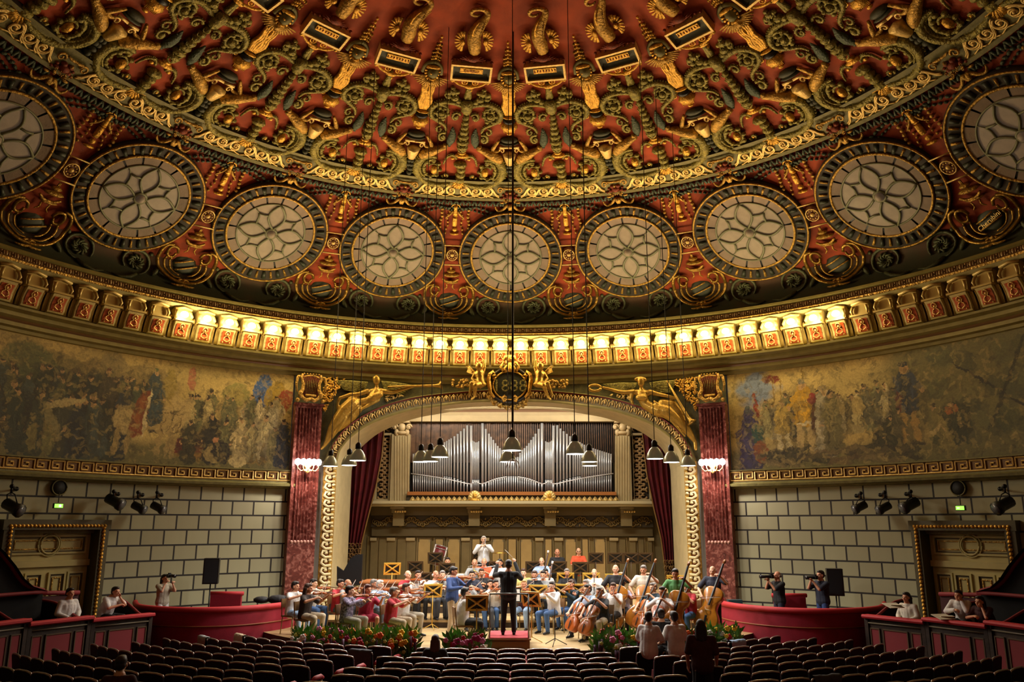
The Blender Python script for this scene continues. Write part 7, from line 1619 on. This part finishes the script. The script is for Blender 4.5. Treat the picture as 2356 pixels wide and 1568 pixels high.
for px, py, deg, t, dk_, lab in [(902, 1317, 15, None, 0, 'golden X-backed music stand before the brown harpsichord'), (956, 1297, 0, None, 1, 'dark flat music stand at the rear left of the tiers'), (1002, 1284, 0, None, 1, 'dark X-backed stand under the bass drum'), (996, 1358, 20, 0, 0, 'golden music stand left of the soloist'), (1097, 1386, 4, 0, 0, 'large bright golden X-backed stand left of the podium'), (1103, 1274, 0, None, 1, 'dark stand before the highest white haired player'), (1028, 1309, 0, None, 1, 'dark stand hiding the man in white at the rear left'), (1222, 1377, -32, 0, 0, 'bright golden stand turned sideways right of the podium'), (1301, 1328, 0, None, 0, 'golden X-backed stand in the middle right of the orchestra'), (1286, 1301, 0, None, 1, 'dark stand before the bald man in black'), (1335, 1305, 0, None, 1, 'dark stand below the orange shirted man'), (1371, 1290, 0, None, 1, 'first dark empty stand of the rear right row'), (1416, 1290, 0, None, 1, 'second dark empty stand of the rear right row'), (1452, 1291, 0, None, 1, 'third dark empty stand of the rear right row'), (1484, 1292, 0, None, 1, 'fourth dark empty stand of the rear right row'), (1360, 1329, 0, None, 0, 'golden stand before the white shirted man, centre right'), (1413, 1334, -10, None, 0, 'golden stand before the leftmost bass player'), (1556, 1343, -15, None, 0, 'golden stand before the green shirted bass player'), (1333, 1358, -20, 0, 0, 'golden stand left of the light blue cellist'), (1291, 1348, -20, 0, 0, 'golden stand behind the viola player in white'), (1239, 1360, -15, 0, 0, 'golden stand just behind the sideways one'), (973, 1330, 10, None, 1, 'dark stand at the left of the second tier'), (1178, 1368, 180, 0, 0, 'low golden conductor stand in front of the podium'), (1143, 1300, 0, None, 1, 'dark stand left behind the conductor'), (1227, 1300, 0, None, 1, 'dark stand right behind the conductor')]:
    stand(px, py, rad(deg), lab, t, dk_)
p = at_z(1277, 1484, 0); root = thing('tripod_stand', 'thin black folding tripod stand on the bare floor right of the podium', 'stand', (p[0], p[1], 0)); b = MB(); b.tube([(0, 0, .1), (0, 0, .85)], .012, 6); b.build('pole', DKMETAL, root)
for k in range(3): t = k*2.094+.3; b = MB(); b.tube([(0, 0, .16), (.3*math.cos(t), .3*math.sin(t), .01)], .01, 5); b.build('leg', DKMETAL, root)
# ---- percussion and keyboards
def cyl_y(b, c, r, L, ang, n=24): d = V3(math.cos(ang), math.sin(ang)*.3, -.18); d = unit(d); b.tube([c-d*L/2, c+d*L/2], r, n)
x, y, z = spot(1010, 1240, 1.35, 3); c = V3(x, y, z+1.0); root = thing('bass_drum', 'maroon bass drum with white hoops tilted on a frame at the rear', 'drum')
d = unit(V3(.9, .1, -.25)); b = MB(); b.tube([c-d*.2, c+d*.2], .34, 28); b.build('shell', mat('drum_maroon', '#6e2224', .4), root)
for s_ in (-1, 1): b = MB(); b.tube([c+d*s_*.19, c+d*s_*.235], .36, 28); b.build('hoop', mat('hoop_white', '#d8d2cc', .4), root)
b = MB()
for k in range(8): t = k*.785; u = unit(np.cross(d, V3(0, 0, 1))); v_ = np.cross(d, u); b.tube([c-d*.23+(u*math.cos(t)+v_*math.sin(t))*.36, c+d*.23+(u*math.cos(t)+v_*math.sin(t))*.36], .014, 5)
b.build('tension_rod', SILV2, root); b = MB(); 
for s_ in (-1, 1): b.tube([(x+s_*.3, y, z), (x+s_*.25, y, z+.7)], .02, 6); b.tube([(x+s_*.3, y-.3, z+.02), (x+s_*.3, y+.3, z+.02)], .02, 6)
b.build('frame', DKMETAL, root)
for i, px in enumerate((1062, 1090, 1118, 1142)):
    x, y, z = spot(px, 1300, .82, 2); root = thing('timpani', f'copper kettledrum with pale skin, {ORD[i]} from the left of the row', 'drum', (x, y, z))
    b = MB(); b.lathe([(.02, .2), (.2, .3), (.3, .5), (.34, .72)], 20); b.build('kettle', mat('copper', '#8a4a2c', .3, .6), root); b = MB(); b.lathe([(0, .8), (.34, .8), (.36, .78), (.36, .72), (.34, .7)], 20); b.build('drumhead', mat('drum_skin', '#c2bcae', .5), root)
    b = MB(); [b.tube([(.25*math.cos(t), .25*math.sin(t), 0), (.3*math.cos(t), .3*math.sin(t), .6)], .015, 5) for t in (0.3, 2.4, 4.5)]; b.build('leg', DKMETAL, root)
x, y, z = spot(1150, 1276, 1.25, 3); root = thing('cymbal', 'thin suspended cymbal behind the conductor', 'cymbal', (x, y, z)); b = MB(); b.lathe([(0, 1.22), (.05, 1.21), (.28, 1.17), (.0, 1.165)], 24); b.build('plate', BRASS, root); b = MB(); b.tube([(0, 0, 0), (0, 0, 1.2)], .012, 5); b.build('pole', DKMETAL, root)
# harpsichord with brown lid
b = MB(); b.smooth = False; x0, y0, z0 = spot(905, 1312, .95, 1); out_ = [(-.95, -.5), (.95, -.5), (1.0, -.3), (.5, .3), (-.1, .6), (-.85, .75), (-.95, .7)]
root = thing('harpsichord', 'closed brown wooden keyboard instrument with flat lid at the rear left', 'harpsichord', (x0, y0+.2, z0)); 
b.add([(x, y, .95) for x, y in out_]+[(x, y, .9) for x, y in out_], [tuple(range(7)), tuple(range(13, 6, -1))]+[(i, 7+i, 7+(i+1) % 7, (i+1) % 7) for i in range(7)]); b.build('lid', mat('lid_brown', '#a8683c', .35), root)
b = MB(); b.smooth = False; o2 = [(x*.96, y*.96) for x, y in out_]; b.add([(x, y, .9) for x, y in o2]+[(x, y, .62) for x, y in o2], [tuple(range(7)), tuple(range(13, 6, -1))]+[(i, 7+i, 7+(i+1) % 7, (i+1) % 7) for i in range(7)]); b.build('case', mat('case_brown', '#5c3418', .4), root)
for x, y in ((-.8, -.4), (.8, -.4), (-.7, .55)): b = MB(); b.tube([(x, y, 0), (x, y, .62)], [.03, .045], 8); b.build('leg', mat('case_brown', '#5c3418', .4), root)
# black grand piano parts stored at the left
root = thing('grand_piano', 'black grand piano lid and case standing on edge beside the left curtain', 'piano'); L_ = [(775, 1345), (775, 1302), (790, 1313), (806, 1284), (818, 1276), (834, 1274), (831, 1345)]
Q = [at_y(x, y, 10.6) for x, y in L_]; b = MB(); b.smooth = False; n = len(Q); b.add([q for q in Q]+[q+[0, .12, 0] for q in Q], [tuple(range(n)), tuple(range(2*n-1, n-1, -1))]+[(i, n+i, n+(i+1) % n, (i+1) % n) for i in range(n)]); b.build('lid', BLACK, root)
q = at_y(803, 1372, 10.45); b = MB(); b.smooth = False; b.box((q[0], q[1]+.3, .5), (1.2, .5, .6)); b.build('case', BLACK, root)
for x in (-.5, .5): b = MB(); b.tube([(q[0]+x, q[1]+.3, .2 if q[1] > 9.3 else 0), (q[0]+x, q[1]+.3, .3)], .04, 6); b.build('leg', BLACK, root)
# bags on the rim of the left box, small case by right pilaster
q = at_y(640, 1383, 9.0); b = MB(); b.blob((q[0], q[1], .76), (.32, .2, .13)); b.blob((q[0]-.5, q[1]+.1, .74), (.24, .18, .1)); b.blob((q[0]+.25, q[1], .76), (.16, .14, .1)); b.build('bag', mat('bag_black', '#17171b', .7, 0, .4, 12), None, label='soft dark bags and clothes heaped on the left box rim', cat='bag')
q = at_y(1690, 1378, 9.9); b = MB(); b.smooth = False; b.box((q[0], q[1], .5), (.4, .2, .4)); b.build('teal_case', mat('teal_case', '#27454a', .5), None, label='small dark teal case behind the right box rim by the pilaster', cat='case')
# jackets draped on seats
for i, (px, py, c) in enumerate([(470, 1458, 'grey'), (560, 1455, 'beige'), (1870, 1550, 'dgrey'), (1690, 1475, 'paleblue'), (830, 1500, 'dgrey'), (1560, 1500, 'grey')]):
    s_ = min(SEATL, key=lambda t: (t[0]-px)**2+4*(t[1]-py)**2); SEATL.remove(s_); M4 = Matrix.Translation((s_[2], s_[3], s_[4])) @ Matrix.Rotation(s_[5], 4, 'Z'); b = MB(); rg = random.Random(i)
    b.grid([[tuple(M4 @ Vector((-.27+.54*u+.03*rg.random(), y_-.1+.03*rg.random(), z_+.02*rg.random()))) for u in np.linspace(0, 1, 9)] for y_, z_ in ((-.045, .5), (-.06, .66), (-.07, .82), (-.06, .915), (.0, .93), (.07, .915), (.1, .8), (.12, .66))]); b.build('draped_jacket', cl(c), None, label=f"{ {'grey': 'grey', 'beige': 'beige', 'dgrey': 'dark', 'paleblue': 'pale blue'}[c] } jacket draped over an auditorium seat back, {ORD[[470, 560, 830, 1560, 1690, 1870].index(px)]} from the left", cat='jacket')

# ---- flower arrangements
FC = {'red': '#b0161c', 'orange': '#e0621a', 'yellow': '#e6b41e', 'pink': '#d07aa0', 'magenta': '#a0185c', 'white': '#ddd8cc', 'lime': '#b8b850', 'purple': '#4a1f3c'}
def flowers(px, py, w, label, seed, top=.75, cols=('red', 'orange', 'yellow', 'magenta', 'lime', 'purple')):
    rg = random.Random(seed); yy = 5.5
    for _ in range(6): p = at_y(px, py, yy); yy = 13-math.sqrt(max(8.1**2-p[0]**2, 1))-.16
    root = thing('flower_arrangement', label, 'flowers', (p[0], yy, -.3))
    def pt(): return V3((rg.random()-.5)*w, (rg.random()-.5)*.45, .1+rg.random()*(top-.25))
    for nm, c, n_, L in (('leaves', '#3f7a2c', 150, .26), ('leaves', '#6f9440', 130, .26), ('leaves', '#7c8c7a', 60, .18)):
        b = MB()
        for i in range(int(n_*w)):
            a = pt(); d = unit(V3(rg.random()-.5, rg.random()*-.8+.2, rg.random()*.9)); sd = unit(np.cross(d, V3(.1, 1, 0))); LL = L*(.6+rg.random()*.8)
            b.add([a, a+d*LL*.5+sd*.035, a+d*LL, a+d*LL*.5-sd*.035], [(0, 1, 2, 3)])
        b.build(nm, mat('leaf_'+c[1:], c, .5), root)
    for c in cols:
        b = MB()
        for i in range(int(7.5*w)+1 if c not in ('lime', 'purple') else int(12*w)):
            a = pt(); a[1] -= .2; r = .04 if c in ('lime',) else .045+.03*rg.random()
            if c in ('red', 'orange', 'yellow', 'magenta', 'pink'): a[2] = top*.4+rg.random()*top*.55
            if c == 'purple': b.tube([a, a-[0, .03, .15], a-[0, .02, .3]], [.03, .035, .01], 5); continue
            for k in range(5): t = k*1.256; b.blob(a+V3(r*.6*math.cos(t), -.01, r*.6*math.sin(t)), (r*.55, r*.4, r*.5), nu=5, nv=4)
            b.blob(a+[0, -.02, 0], r*.4, nu=5, nv=4)
        b.build(c+'_blossoms', mat('petal_'+c, FC[c], .6), root)
    b = MB(); b.smooth = False; b.box((0, .02, .02), (w*.8, .28, .12)); b.box((0, .02, -.2), (w*.7, .06, .4)); b.build('trough', mat('trough_green', '#26331c', .7), root)
flowers(745, 1462, 1.35, 'flower bed with orange lilies at the left stage edge', 1, .7, ('orange', 'yellow', 'pink', 'lime', 'purple', 'white'))
flowers(815, 1474, 1.3, 'flower bed of mixed red and orange blooms left of centre', 2, .72, ('orange', 'magenta', 'red', 'lime', 'purple'))
flowers(898, 1486, 1.25, 'flower bed with red and yellow roses before the red shirted violinist', 3, .8, ('red', 'yellow', 'lime', 'purple', 'orange'))
flowers(1073, 1488, .95, 'small flower basket with magenta peony left of the podium', 4, .75, ('red', 'magenta', 'white', 'pink'))
flowers(1415, 1488, 1.0, 'flower bed with red ginger and pink heads right of the podium', 5, .75, ('red', 'pink', 'purple', 'white', 'lime'))
flowers(1470, 1482, .9, 'yellow green flower cascade behind the boy in white', 6, .7, ('lime', 'yellow', 'red', 'purple'))
flowers(1590, 1466, .8, 'flower bed behind the maroon clad listener', 7, .65, ('red', 'orange', 'lime'))
flowers(1655, 1458, .95, 'flower bed with yellow lily beside the right round box', 8, .7, ('yellow', 'red', 'lime', 'white'))
print('PEOPLE', npers, 'OBJ', len(bpy.data.objects))
